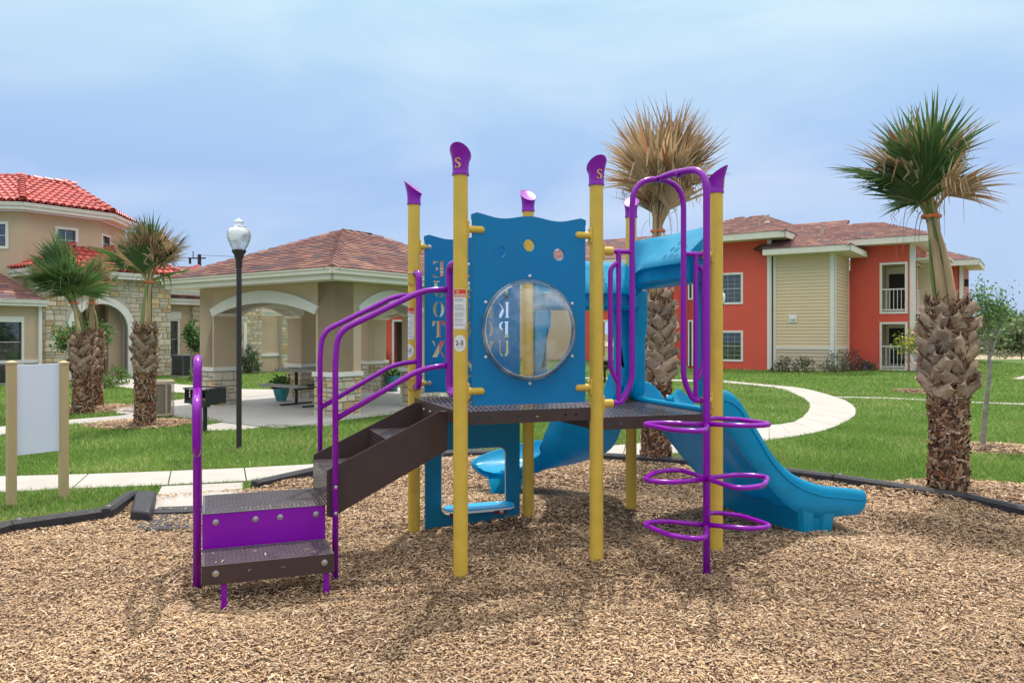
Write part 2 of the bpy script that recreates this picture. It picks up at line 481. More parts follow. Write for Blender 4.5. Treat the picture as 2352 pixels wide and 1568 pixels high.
nx, ny = 60, 40
flat('sandy_field', [(24, 44.6), (33.4, 44.6), (90, 30), (160, 130), (10, 140), (12, 62.5)], -0.008, 'sand')

def g2(px, py): q = G(px, py); return (q.x, q.y)
ring_px = [(-330, 1330), (-150, 1262), (0, 1222), (120, 1203), (243, 1186), (304, 1143), (582, 1121), (652, 1102), (722, 1086), (850, 1064), (1020, 1048),
           (1160, 1044), (1290, 1047), (1420, 1056), (1560, 1064), (1700, 1075), (1835, 1093), (2005, 1118), (2190, 1147), (2352, 1175), (2540, 1225)]
ring = [g2(*p) for p in ring_px]
mulch_poly = [(-6.5, 0.5)] + ring + [(6.5, 3.2), (6.5, 0.5)]

mb = MB(); mb.plate([(-40, -3), (27, -3), (33, 44), (12, 62), (-40, 62)], [mulch_poly], (0, 0, -.10), V2(1, 0), V2(0, 1), Z, .088)
struct(mb.build('lawn', 'lawn'))
def mh(x, y):
    """height of the mulch surface"""
    h = 0.004 + 0.028 * noise.noise(Vector((x * .9, y * .9, 0))) + 0.014 * noise.noise(Vector((x * 2.7, y * 2.7, 3)))
    for (mx, my, a, s) in ((-.05, 6.5, .07, .5), (.9, 6.6, .05, .4), (2.2, 5.3, .03, .4), (-.35, 5.1, .03, .35), (-1.42, 4.22, -.055, .30), (2.75, 5.9, -.03, .35), (-.05, 4.75, .015, .25)):
        h += a * math.exp(-((x - mx) ** 2 + (y - my) ** 2) / s ** 2)
    return h
xs = np.linspace(-7.5, 7.5, 151); ys = np.linspace(0.5, 9.8, 94)
MHG = np.array([[mh(x, y) for x in xs] for y in ys])
def mhv(x, y):
    fx = np.clip((x + 7.5) / 15 * 150, 0, 149.999); fy = np.clip((y - .5) / 9.3 * 93, 0, 92.999)
    i = fx.astype(int); j = fy.astype(int); a = fx - i; b = fy - j
    return MHG[j, i] * (1 - a) * (1 - b) + MHG[j, i + 1] * a * (1 - b) + MHG[j + 1, i] * (1 - a) * b + MHG[j + 1, i + 1] * a * b
mb = MB(); vid = {}
XX, YY = np.meshgrid(xs, ys); INS = inpoly(XX, YY, mulch_poly)
vs = []; fs = []
for j in range(94):
    for i in range(151): vs.append((xs[i], ys[j], MHG[j, i] - 0.006))
for j in range(93):
    for i in range(150):
        if INS[j, i] and INS[j, i + 1] and INS[j + 1, i] and INS[j + 1, i + 1]:
            fs.append((j * 151 + i, j * 151 + i + 1, (j + 1) * 151 + i + 1, (j + 1) * 151 + i))
mb.add(vs, fs)
mulch_bed_obj = struct(mb.build('mulch_ground', 'soil', smooth=True))

def stuff_mesh(name, verts, quads, tones, m, smooth=False):
    """big joined mesh from numpy arrays; quads may be (n,4) or (n,3)"""
    me = bpy.data.meshes.new(name); k = quads.shape[1]
    me.vertices.add(len(verts)); me.vertices.foreach_set('co', verts.astype(np.float32).ravel())
    me.loops.add(quads.size); me.loops.foreach_set('vertex_index', quads.astype(np.int32).ravel())
    me.polygons.add(len(quads)); me.polygons.foreach_set('loop_start', np.arange(0, quads.size, k, dtype=np.int32))
    me.update(calc_edges=True)
    ca = me.color_attributes.new('tone', 'FLOAT_COLOR', 'POINT')
    ca.data.foreach_set('color', np.hstack([tones, np.ones((len(tones), 1))]).astype(np.float32).ravel())
    me.materials.append(MATS[m])
    if smooth: me.polygons.foreach_set('use_smooth', [True] * len(me.polygons))
    me.validate(); me.update()
    o = bpy.data.objects.new(name, me); COL.objects.link(o); o['kind'] = 'stuff'; return o

RS = np.random.RandomState(7)
def chips(x, y, z, lmean, name):
    n = len(x)
    L = lmean * np.exp(RS.normal(0, .42, n)); W = np.clip(L * RS.uniform(.13, .34, n), .003, .012); T = W * RS.uniform(.12, .5, n)
    yaw = RS.uniform(0, 2 * PI, n); pit = RS.normal(0, .15, n); rol = RS.normal(0, .30, n)
    ax = np.stack([np.cos(yaw) * np.cos(pit), np.sin(yaw) * np.cos(pit), np.sin(pit)], 1)
    sd = np.stack([-np.sin(yaw) * np.cos(rol), np.cos(yaw) * np.cos(rol), np.sin(rol)], 1)
    up = np.cross(ax, sd)
    c = np.stack([x, y, z], 1)
    vs = np.zeros((n, 8, 3)); k = 0
    for e, tap in ((-.5, .55), (-.18, 1.0), (.2, .95), (.5, .4)):
        off = ax * (L * e)[:, None] + up * (np.where(abs(e) < .3, T, 0))[:, None]
        tp = W * tap * RS.uniform(.6, 1.2, n) * .5
        sh = RS.uniform(-.15, .15, n) * L * (abs(e) > .3)
        vs[:, k] = c + off + sd * tp[:, None] + ax * sh[:, None]; vs[:, k + 1] = c + off - sd * tp[:, None] - ax * sh[:, None]; k += 2
    q = np.array([[0, 1, 3, 2], [2, 3, 5, 4], [4, 5, 7, 6]])
    quads = (np.arange(n)[:, None, None] * 8 + q[None]).reshape(-1, 4)
    pal = np.array([(.48, .34, .21), (.56, .42, .28), (.42, .28, .175), (.34, .215, .14), (.62, .49, .36), (.25, .16, .11), (.46, .36, .28), (.54, .35, .20), (.38, .31, .25)])
    ci = RS.choice(len(pal), n, p=[.19, .17, .14, .12, .11, .09, .08, .06, .04])
    col = pal[ci] * RS.uniform(.84, 1.18, n)[:, None]
    lf = np.array([noise.noise(Vector((a * .8, b * .8, 9))) + .5 * noise.noise(Vector((a * 2.6, b * 2.6, 4))) for a, b in zip(x, y)])
    col = col * (1 + .26 * np.clip(lf, -1, .5))[:, None] * np.array([[1.0, .975, .92]])
    return stuff_mesh(name, vs.reshape(-1, 3), quads, np.repeat(col, 8, 0), 'chip')
def scatter(n, y0, y1, poly, excl=(), xlim=None):
    y = RS.uniform(y0, y1, n)
    hw = y * .70 + .5
    x = RS.uniform(-1, 1, n) * hw
    ok = inpoly(x, y, poly)
    for e in excl: ok &= ~inpoly(x, y, e)
    return x[ok], y[ok]
parts_xy = []
for y0, y1, dens in ((2.9, 4.2, 12500), (4.2, 5.6, 9000), (5.6, 7.2, 5400), (7.2, 9.6, 2700)):
    # uniform per area
    A = (y1 - y0) * 2 * (.70 * (y0 + y1) / 2 + .5); n = int(A * dens)
    y = np.sqrt(RS.uniform(y0 ** 2, y1 ** 2, n)); x = RS.uniform(-1, 1, n) * (y * .70 + .5)
    ok = inpoly(x, y, mulch_poly); parts_xy.append((x[ok], y[ok]))
x = np.concatenate([p[0] for p in parts_xy]); y = np.concatenate([p[1] for p in parts_xy])
z = mhv(x, y) + RS.uniform(0, .012, len(x))
scale = np.clip(y / 5.2, .8, 1.6)
tag(chips(x, y, z, .0195 * scale, 'wood_chips'), 'loose light brown wood chip mulch covering the whole play area', 'mulch')

# play-area border of dark plastic timbers
bd = thing('play_border', 'dark grey plastic timber edging curving round the wood chip play area', 'edging', (0, 9.35, 0))
def timber(a, b, z1=.075, w=.10):
    a = Vector((*a, 0)); b = Vector((*b, 0)); u = (b - a).normalized(); v = Vector((-u.y, u.x, 0)); L = (b - a).length
    mb = MB(); g = .006
    prof = [(-w / 2, -.12), (-w / 2, z1 - .022), (-w / 2 + .022, z1), (w / 2 - .022, z1), (w / 2, z1 - .022), (w / 2, -.12)]
    st = [(g, .8), (.02, 1), (L - .02, 1), (L - g, .8)]
    vs = []; fs = []
    for l, s in st:
        for p in prof: vs.append(a + u * l + v * p[0] * s + Z * (p[1] if s == 1 else p[1] - .006))
    m = len(prof)
    for i in range(len(st) - 1):
        for k in range(m - 1): fs.append((i * m + k, i * m + k + 1, (i + 1) * m + k + 1, (i + 1) * m + k))
    fs.append(tuple(range(m))[::-1]); fs.append(tuple(range((len(st) - 1) * m, len(st) * m)))
    mb.add(vs, fs)
    t = mb.build('border_timber', 'border_plastic', bd, smooth=30)
    mb = MB(); mb.lathe([(.028, z1 - .004), (.028, z1 + .003), (.018, z1 + .012), (0, z1 + .014)], 10, a + u * .06)
    mb.build('stake_cap', 'grey_metal', t, smooth=40)
def resample(pts, step):
    out = [Vector((*pts[0], 0))]; acc = 0
    P3 = smoothpath([Vector((*p, 0)) for p in pts], 6); last = P3[0]; out = [last]
    for p in P3[1:]:
        if (p - out[-1]).length >= step: out.append(p)
    return [(q.x, q.y) for q in out] + [pts[-1]]
ls = resample(ring[:5], 1.15); rs_ = resample(ring[6:], 1.15)
for seg in (ls, rs_):
    for a, b in zip(seg[:-1], seg[1:]):
        if (Vector(a) - Vector(b)).length > .25: timber(a, b)
timber(g2(243, 1190), g2(302, 1147), .085)
# the short ramp piece and the flat ramp threshold beside the opening
a = G(296, 1186); b = G(338, 1162)
u = (b - a).normalized(); v = Vector((-u.y, u.x, 0))
mb = MB()
a, b = G(300, 1192), G(312, 1149)
u = (b - a); v = Vector((.20, -.03, 0))
vs = [a + Z * -.05, a + v + Z * -.05, b + v + Z * -.05, b + Z * -.05, a + Z * .07, a + v * .8 + Z * .07, b + v + Z * .095, b + Z * .095]
mb.add(vs, [(0, 3, 2, 1), (4, 5, 6, 7), (0, 1, 5, 4), (1, 2, 6, 5), (2, 3, 7, 6), (3, 0, 4, 7)])
tag(mb.build('edging_end_block', 'border_plastic', bevel=.02, smooth=30), 'short dark plastic end block leaning beside the path opening', 'edging block')
mb = MB(); a, b = G(345, 1180), G(585, 1172)
u = (b - a).normalized(); v = Vector((-u.y, u.x, 0))
mb.obox(a - Z * .04, u * (b - a).length, v * .22, Z * .052)
mb.obox(a - Z * .04 - v * .5, u * (b - a).length, v * .49, Z * .036)
tag(mb.build('access_ramp', 'border_plastic', bevel=.008), 'flat dark plastic ramp plate half covered by wood chips at the path end', 'ramp')

# concrete: front walk made of slabs with open joints
EXCL = [mulch_poly]
fw = struct(thing('front_walkway', 'pale concrete walkway crossing behind the play border', 'path', (0, 9, 0))); del fw['category']
def slab(poly, parent, z=.012, gap=.010, m='concrete', name='slab'):
    c = sum((Vector((*p, 0)) for p in poly), Vector()) / len(poly)
    pp = []
    for p in poly:
        d = Vector((*p, 0)) - c; pp.append(tuple((c + d * (1 - gap / max(d.length, .1)))[:2]))
    mb = MB(); mb.plate(pp, [], (0, 0, z - .08), V2(1, 0), V2(0, 1), Z, .08)
    o = mb.build(name, m, parent); EXCL.append(poly); return o
top = [(-330, 1104), (-90, 1098), (203, 1090), (393, 1083), (561, 1076), (722, 1067), (880, 1056), (1040, 1046.5), (1180, 1039), (1309, 1031), (1437, 1022), (1550, 1011), (1650, 999), (1767, 977)]
bot = [(-330, 1144), (-90, 1137), (165, 1124), (386, 1115), (566, 1106), (722, 1091), (880, 1070), (1040, 1057), (1180, 1051), (1290, 1050), (1430, 1054), (1560, 1042), (1650, 1030), (1767, 1012)]
for i in range(len(top) - 1):
    slab([g2(*bot[i]), g2(*bot[i + 1]), g2(*top[i + 1]), g2(*top[i])], fw)
slab([g2(341, 1173), g2(556, 1167), g2(559, 1109), g2(371, 1118)], fw, z=.010)
# the winding path on the right
wp = struct(thing('winding_path', 'pale concrete path curving across the right lawn', 'path', (6, 13, 0))); del wp['category']
inn = [(1767, 977), (1822, 970), (1854, 947.6), (1858, 925), (1827, 906), (1776, 890), (1662, 879), (1520, 874), (1380, 868)]
out = [(1767, 1011.7), (1881.6, 993), (1950, 966), (1967, 943), (1940, 919), (1859, 895), (1813, 888), (1662, 874.5), (1560, 870)]
inn2 = smoothpath([Vector((*g2(*p), 0)) for p in inn[:7]], 2); out2 = smoothpath([Vector((*g2(*p), 0)) for p in out[:7]], 2)
out2[-1] = Vector((*g2(1662, 874.5), 0))
for i in range(len(inn2) - 1):
    slab([tuple(out2[i][:2]), tuple(out2[i + 1][:2]), tuple(inn2[i + 1][:2]), tuple(inn2[i][:2])], wp)
slab([g2(1300, 869), g2(1662, 879), g2(1662, 874.5), g2(1300, 866)], wp)
slab([g2(1925, 913.5), g2(2040, 916), g2(2243, 926), g2(2480, 934), g2(2480, 931), g2(2243, 924), g2(2040, 913.5), g2(1915, 911)], wp)
slab([g2(2322, 871), g2(2500, 876), g2(2500, 850), g2(2352, 863)], wp)
# plaza round the pavilion
plaza = [(262, 941), (300, 932), (380, 922), (432, 916), (436, 903), (345, 899), (230, 882), (225, 868), (300, 868), (360, 879), (450, 886), (560, 894), (640, 895), (760, 893), (900, 890), (1000, 893), (1010, 905), (960, 930), (925, 945), (790, 963), (758, 980), (700, 979), (624, 978), (560, 988), (470, 990), (472, 978), (517, 970), (475, 961), (391, 955), (310, 963), (155, 977), (0, 1000), (-10, 1040), (0, 1092), (-60, 1100), (-70, 1030), (-40, 985), (155, 965), (270, 956), (300, 952), (268, 950)]
plaza = [g2(*p) for p in plaza]; EXCL.append(plaza)
flat('plaza_paving', plaza, .012, 'concrete', thick=.08)
lw = [g2(340, 882), g2(420, 884), g2(420, 881), g2(340, 879)]
# chip beds round the trees
def bed(name, px, py, rx, ry, n, seed):
    c = G(px, py); rr = random.Random(seed); pts = []
    for k in range(28):
        a = 2 * PI * k / 28; s = 1 + .16 * noise.noise(Vector((math.cos(a) * 1.5, math.sin(a) * 1.5, seed)))
        pts.append((c.x + math.cos(a) * rx * s, c.y + math.sin(a) * ry * s))
    flat(name, pts, .004, 'soil'); EXCL.append(pts)
    m = n * 2; x = RS.uniform(c.x - rx * 1.15, c.x + rx * 1.15, m); y = RS.uniform(c.y - ry * 1.15, c.y + ry * 1.15, m)
    ok = inpoly(x, y, pts)
    x, y = x[ok], y[ok]
    r2 = np.sqrt(((x - c.x) / rx) ** 2 + ((y - c.y) / ry) ** 2)
    z = .01 + .05 * np.clip(1 - r2, 0, 1) + RS.uniform(0, .015, len(x))
    tag(chips(x, y, z, .045 * max(1, c.y / 11), 'bed_chips'), {1: 'wood chips heaped round the foot of the single left palm', 2: 'wood chips round the twin palms at left', 3: 'wood chips at the foot of the large right palm',
        4: 'thin patch of wood chips below the young tree at right', 5: 'wood chips below the yellow flowering shrub'}[seed], 'mulch')
bed('mulch_bed', 325, 974, .85, .75, 2600, 1)
bed('mulch_bed', 205, 940, 1.0, 1.0, 1800, 2)
bed('mulch_bed', 2215, 1131, .95, .62, 3000, 3)
bed('mulch_bed', 2275, 1031, .75, .55, 1300, 4)
bed('mulch_bed', 2130, 900, .8, 1.0, 800, 5)

# grass blades
def grass():
    X = []; Y = []; S = []
    for y0, y1, dens, s in ((4.6, 7.0, 5200, .75), (7.0, 9.5, 3600, .85), (9.5, 13, 2100, 1.1), (13, 19, 900, 1.5), (19, 30, 330, 2.3), (30, 46, 90, 4)):
        n = int((y1 - y0) * 2 * (.80 * (y0 + y1) / 2 + .8) * dens)
        y = np.sqrt(RS.uniform(y0 ** 2, y1 ** 2, n)); x = RS.uniform(-1, 1, n) * (y * .80 + .8)
        ok = (x < 26)
        for e in EXCL: ok &= ~inpoly(x, y, e)
        x, y = x[ok], y[ok]; X.append(x); Y.append(y); S.append(np.full(len(x), s))
    # a few tufts spilling into the chip beds
    x = np.concatenate(X); y = np.concatenate(Y); s = np.concatenate(S); n = len(x)
    cl = np.array([noise.noise(Vector((a * .8, b * .8, 0))) for a, b in zip(x[::1], y[::1])])
    h = (.038 + .018 * cl + RS.uniform(-.012, .03, n)) * np.where(s > 2, 1.2, 1.0); w = .0035 * s * RS.uniform(.7, 1.4, n)
    yaw = RS.uniform(0, 2 * PI, n); lean = RS.normal(0, .5, (n, 2)) * h[:, None]
    b = np.stack([x, y, np.full(n, -.012)], 1)
    sd = np.stack([np.cos(yaw), np.sin(yaw), np.zeros(n)], 1) * w[:, None]
    mid = b + np.stack([lean[:, 0] * .35, lean[:, 1] * .35, h * .6], 1)
    tip = b + np.stack([lean[:, 0], lean[:, 1], h], 1)
    vs = np.stack([b - sd, b + sd, mid + sd * .8, mid - sd * .8, tip + sd * .15, tip - sd * .15], 1)
    q = np.array([[0, 1, 2, 3], [3, 2, 4, 5]])
    quads = (np.arange(n)[:, None, None] * 6 + q[None]).reshape(-1, 4)
    g = np.array([(.15, .29, .055), (.235, .37, .08), (.10, .235, .055), (.32, .38, .12), (.48, .43, .24)])
    # drier, yellower turf on the near left strip
    dry = np.clip((7.6 - y) * .5, 0, 1) * (x < -1.5) * .5
    u = RS.uniform(0, 1, n) + dry * .45 + cl * .22 + .25 * np.clip(np.array([noise.noise(Vector((a * .35, b * .35, 5))) for a, b in zip(x, y)]), 0, 1)
    ci = np.digitize(u, [.36, .62, .84, .95]); ci = np.clip(np.array([1, 0, 2, 3, 4])[ci], 0, 4)
    col = g[ci] * np.array([[1.08, 1.06, .95]]) * RS.uniform(.8, 1.2, n)[:, None] * (1 + .25 * cl)[:, None]
    print('grass blades', n)
    return stuff_mesh('grass', vs.reshape(-1, 3), quads, np.repeat(col, 6, 0), 'blade')
tag(grass(), 'short green mown grass on the lawns between the paths', 'grass')
# ---------------------------------------------------------------- the play structure
PA, PB, PC = V2(-.3188, 4.649), V2(.5593, 4.971), V2(1.4261, 5.237)
PD, PE, PF = V2(-.7453, 5.703), V2(.1295, 6.025), V2(1.0068, 6.336)
PS = thing('play_structure', 'purple, yellow and blue playground structure with stairs, climber and two slides on the wood chips', 'play structure', (.35, 5.5, 0))
POST_R = .0456; TOP = 2.48
def part(mb, name, m, parent=None, **k): return mb.build(name, m, parent or PS, **k)
# --- stencil glyphs: separate pieces so that every counter keeps its bridge
def stem(x, y0=0., y1=1., w=.25, s=.07, h=.07):
    return [(x - s, y0), (x + w + s, y0), (x + w + s, y0 + h * .5), (x + w, y0 + h), (x + w, y1 - h), (x + w + s, y1 - h * .5), (x + w + s, y1), (x - s, y1), (x - s, y1 - h * .5), (x, y1 - h), (x, y0 + h), (x - s, y0 + h * .5)]
def cres(x, cy, rx, ry, side=1, w=.22, a0=-90, a1=90):
    o = []; i = []
    for k in range(9):
        a = math.radians(a0 + (a1 - a0) * k / 8)
        o.append((x + side * rx * math.cos(a), cy + ry * math.sin(a)))
        i.append((x + side * (rx - w) * max(math.cos(a), 0), cy + (ry - .07) * math.sin(a)))
    return o + i[::-1]
def sl(b0, b1, t0, t1, y0=0., y1=1.): return [(b0, y0), (b1, y0), (t1, y1), (t0, y1)]
GL = {
 'A': [sl(0, .1, .33, .40), sl(.50, .80, .36, .46, .0, .98), ], 'B': [stem(.07), cres(.42, .74, .30, .24), cres(.42, .25, .34, .25)],
 'C': [cres(.40, .5, .38, .5, -1), [(.48, .93), (.66, .98), (.70, .70), (.60, .72)], [(.48, .07), (.70, .04), (.70, .24), (.60, .26)]],
 'D': [stem(.07), cres(.40, .5, .38, .5)], 'E': [stem(.07), [(.40, 1), (.76, 1), (.76, .74), (.62, .90), (.40, .92)], [(.40, .56), (.60, .64), (.60, .38), (.40, .47)], [(.40, 0), (.76, 0), (.78, .27), (.64, .10), (.40, .08)]],
 'F': [stem(.07), [(.40, 1), (.76, 1), (.76, .72), (.62, .90), (.40, .92)], [(.40, .56), (.60, .64), (.60, .38), (.40, .47)]],
 'G': [cres(.40, .5, .38, .5, -1), [(.48, .93), (.66, .98), (.70, .70), (.60, .72)], [(.48, .03), (.78, .12), (.78, .45), (.48, .45), (.56, .38)]],
 'H': [stem(.05, w=.22), stem(.52, w=.22), [(.31, .46), (.47, .46), (.47, .55), (.31, .55)]], 'I': [stem(.27)],
 'J': [[(.30, 1), (.78, 1), (.78, .95), (.70, .92), (.70, .25), (.62, .08), (.50, 0), (.44, .02), (.46, .3), (.46, .92), (.30, .95)], cres(.36, .16, .32, .16, -1, .2)],
 'K': [stem(.05, w=.22), [(.36, .52), (.72, 1), (.84, 1), (.52, .58), (.84, .0), (.56, 0), (.36, .42)]],
 'L': [stem(.07), [(.40, 0), (.76, 0), (.78, .30), (.64, .10), (.40, .08)]], 'M': [stem(0, w=.1, s=.04), stem(.66, w=.2, s=.04), sl(.36, .44, .16, .36, .12, 1), sl(.46, .52, .52, .60, .2, .92)],
 'N': [stem(.02, w=.12, s=.05), stem(.70, w=.1, s=.05), sl(.52, .66, .20, .40, .02, .95)], 'O': [cres(.37, .5, .36, .5, -1, .24), cres(.43, .5, .36, .5, 1, .24)],
 'P': [stem(.07), cres(.42, .72, .34, .28)], 'Q': [cres(.37, .52, .36, .48, -1, .24), cres(.43, .52, .36, .48, 1, .24), [(.40, .0), (.62, .06), (.80, -.10), (.66, -.12)]],
 'R': [stem(.07), cres(.42, .74, .32, .26), [(.40, .44), (.56, .44), (.84, 0), (.56, 0)]],
 'S': [[(.62, .98), (.68, .70), (.56, .86), (.30, .90), (.28, .72), (.70, .42), (.72, .2), (.58, .02), (.40, 0), (.44, .12), (.52, .24), (.44, .38), (.10, .64), (.12, .86), (.30, 1)], [(.10, .30), (.20, .12), (.34, .10), (.34, .01), (.10, .02)]],
 'T': [stem(.28), [(.0, 1), (.22, 1), (.22, .90), (.12, .70), (0, .68)], [(.60, 1), (.82, 1), (.82, .68), (.70, .70), (.60, .90)]],
 'U': [[(.0, 1), (.32, 1), (.25, .93), (.25, .28), (.36, .10), (.36, .0), (.18, .06), (.06, .25), (.06, .93)], [(.42, 0), (.60, .06), (.70, .25), (.70, .93), (.80, 1), (.54, 1), (.60, .93), (.60, .3), (.52, .14), (.42, .09)]],
 'V': [sl(.36, .44, .0, .26), sl(.48, .52, .66, .80, .08, 1)], 'W': [sl(.20, .27, .0, .20), sl(.29, .33, .38, .46, .1, 1), sl(.56, .62, .42, .58, 0, .9), sl(.64, .67, .78, .86, .08, 1)],
 'X': [sl(.50, .84, .0, .30), sl(0, .14, .24, .32, 0, .42), sl(.58, .64, .68, .84, .66, 1)],
 'Y': [stem(.28, 0, .46), sl(.26, .36, .0, .24, .52, 1), sl(.44, .50, .66, .80, .52, 1)], 'Z': [sl(.0, .28, .50, .78, .04, .96), [(.0, 1), (.44, 1), (.44, .9), (.14, .88), (.0, .68)], [(.78, 0), (.34, 0), (.34, .1), (.66, .12), (.80, .32)]],
}
# --- posts and caps
OUT = {'A': V2(-.25, -1), 'B': V2(.3, -1), 'C': V2(1, -.45), 'D': V2(-1, .35), 'E': V2(-.35, 1), 'F': V2(.25, 1)}
def post(p, key, mark):
    mb = MB(); mb.tube([p + Z * -.2, p + Z * (TOP + .02)], POST_R, 28)
    po = part(mb, 'post', 'yellow_paint', smooth=40)
    od = OUT[key].normalized(); sd = V2(-od.y, od.x)
    n = 28; rows = [(0, .053, 0), (.012, .053, 0), (.02, .0505, 0), (.06, .0505, .05), (.10, .053, .2), (.14, .0575, .6), (.19, .066, 1.0)]
    vs = []; fs = []
    for zz, r, k in rows:
        for i in range(n):
            a = 2 * PI * i / n; c = math.cos(a)
            h = zz if k == 0 else min(zz, .02 + (zz - .02) * (1 - .40 * (1 - c) / 2 * 1.6 * (zz / .19) ** .5))
            push = .014 * k * max(c, 0)
            vs.append(p + Z * (TOP + h) + od * (c * r + push) + sd * (math.sin(a) * r))
    for j in range(len(rows) - 1):
        for i in range(n):
            i2 = (i + 1) % n; fs.append((j * n + i, j * n + i2, (j + 1) * n + i2, (j + 1) * n + i))
    # dished sloping top
    base = (len(rows) - 1) * n; c0 = sum((vs[base + i] for i in range(n)), Vector()) / n
    for i in range(n): vs.append(c0 + (vs[base + i] - c0) * .86 - Z * .004)
    for i in range(n): i2 = (i + 1) % n; fs.append((base + i, base + i2, base + n + i2, base + n + i))
    fs.append(tuple(range(base + n, base + 2 * n)))
    fs.append(tuple(range(n - 1, -1, -1)))
    mb = MB(); mb.add(vs, fs); cap = mb.build('post_cap', 'purple_paint', PS, smooth=50)
    # S-shaped stencil mark on the high side, or a rivet on the low side
    if mark:
        mb = MB()
        for poly in GL['S']:
            L = [(q[0] - .41, q[1]) for q in poly]; m = len(L)
            def on(q, e):
                a = q[0] * .058 / .0525
                return p + od * (math.cos(a) * (.0523 + e)) + sd * (math.sin(a) * (.0523 + e)) + Z * (TOP + .038 + q[1] * .062)
            vs = [on(q, .0008 + .006 * max(0, (q[1] - .5))) for q in L] + [on(q, .003 + .006 * max(0, (q[1] - .5))) for q in L]
            tr = tessellate_polygon([[Vector((*q, 0)) for q in L]])
            mb.add(vs, [tuple(m + i for i in t) for t in tr] + [tuple(reversed([m + i for i in t])) for t in tr] + [(i, (i + 1) % m, (i + 1) % m + m, i + m) for i in range(m)])
        mb.build('emblem', 'stencil_gold', cap)
    mb = MB(); M = frame(p - od * .0505 + Z * (TOP + .075), sd, Z, -od)
    mb.lathe([(.006, 0), (.006, .002), (.003, .004), (0, .0045)], 10, M=M); mb.build('rivet', 'steel', cap, smooth=40)
    return po
POSTS = {}
for k, p in (('A', PA), ('B', PB), ('C', PC), ('D', PD), ('E', PE), ('F', PF)): POSTS[k] = post(p, k, k in 'ABC')

uAB = (PB - PA).normalized(); uBC = (PC - PB).normalized(); vAD = (PD - PA).normalized(); vCF = (PF - PC).normalized(); vBE = (PE - PB).normalized()
uDE = (PE - PD).normalized(); uEF = (PF - PE).normalized()
def outn(u): return V2(u.y, -u.x)          # to the right of u (towards the camera for left-to-right edges)
def bolt(p, n, r=.013, parent=None, m='steel'):
    s = n.orthogonal().normalized(); M = frame(p, s, n.cross(s), n)
    mb = MB(); mb.lathe([(r * 1.35, 0), (r * 1.35, .002), (r * .95, .003), (r * .85, .007), (r * .4, .009), (0, .009)], 14, M=M)
    return mb.build('bolt', m, parent or PS, smooth=40)
# --- decks
def deck(corners, ztop, nx, ny, holes):
    """corners a,b,c,d: front-left, front-right, back-right, back-left"""
    a, b, c, d = corners
    mb = MB(); u = (b - a); v = (d - a)
    # slotted tread built as a sheared grid
    uu, vv = u.normalized(), v.normalized()
    mb.perf(a + Z * ztop + uu * .03 + vv * .03, uu, vv, u.length - .06, v.length - .06, nx, ny, .0075, .055, .004)
    dk = part(mb, 'deck', 'deck_vinyl')
    mb = MB()
    e = .03
    mb.obox(a + Z * (ztop - .004), u, vv * e, Z * .004); mb.obox(d + Z * (ztop - .004) - vv * e, u, vv * e, Z * .004)
    mb.obox(a + Z * (ztop - .0045), uu * e, v, Z * .004); mb.obox(b + Z * (ztop - .0045) - uu * e, uu * e, v, Z * .004)
    for k in (.33, .66): mb.obox(a + u * k + Z * (ztop - .05), uu * .01, v, Z * .045)
    mb.build('deck_rim', 'deck_vinyl', dk)
    # flanges with punched holes
    for (p, q, s) in ((a, b, 1), (c, d, 1), (d, a, 1), (b, c, 1)):
        w = (q - p); wu = w.normalized(); nn = outn(wu)
        hl = []
        for t in holes:
            cx, cz = w.length * t, -.042
            hl.append([(cx + .0095 * math.cos(k * PI / 4) * 1.25, cz + .0085 * math.sin(k * PI / 4)) for k in range(8)])
        m2 = MB(); m2.plate([(.0, -.082), (w.length, -.082), (w.length, .0015), (0, .0015)], hl, p + Z * ztop, wu, Z, nn, .005)
        m2.build('deck_flange', 'brown_vinyl', dk)
    return dk
off = .0
deck((PA, PB, PE, PD), 1.015, 26, 7, (.12, .2, .41, .55, .76, .84))
deck((PB + V2(.0, .0), PC, PF, PE), .945, 26, 7, (.1, .19, .62, .9))

# --- clamps: rounded peg with a bolted flange plate
def clamp_peg(p, u, side, zc, L=.115):
    """peg leaving post p along direction u at height zc"""
    mb = MB(); n = outn(u) * side
    a = p + u * (POST_R - .004) + Z * zc
    mb.tube([a, a + u * (L - .02), a + u * (L - .006), a + u * L], [.0235, .0235, .017, .006], 16)
    o = part(mb, 'clamp', 'yellow_paint', smooth=50)
    mb = MB(); mb.obox(a - Z * .052 - n * .0 + u * -.002 + outn(u) * -.024, u * .012, outn(u) * .048, Z * .104)
    f = mb.build('clamp_flange', 'yellow_paint', o, bevel=.005, smooth=40)
    for dz in (-.038, .038):
        M = frame(a + u * .010 + Z * dz + outn(u) * .012, Z, outn(u), u)
        mb = MB(); mb.lathe([(.006, 0), (.005, .004), (0, .005)], 8, M=M); mb.build('bolt', 'steel', o, smooth=40)
    return o

# --- bubble panel between A and B, alphabet panel between D and E
def wavy_panel(L0, L1, z0, z1):
    """outline of the board: two waves along the top, small notch by each top corner"""
    pts = [(L0, z0), (L1, z0)]
    W = L1 - L0
    pts += [(L1, z1 - .055), (L1 + .004, z1 - .045)]
    n = 26
    for k in range(n + 1):
        t = 1 - k / n
        x = L0 + W * t
        yy = z1 - .022 + .012 * math.cos(4 * PI * (t - .5)) + .010 * (abs(2 * t - 1) ** 4)
        if k == 0 or k == n: yy -= .016
        pts.append((x + (.004 if k == 0 else -.004 if k == n else 0), yy))
    pts += [(L0 - .004, z1 - .045), (L0, z1 - .055)]
    return pts
def circ(cx, cy, r, n=28): return [(cx + r * math.cos(2 * PI * k / n), cy + r * math.sin(2 * PI * k / n)) for k in range(n)]
nAB = outn(uAB)
L0, _ = PL(1084.5, 700, PA, uAB); L1, _ = PL(1343.5, 700, PA, uAB)
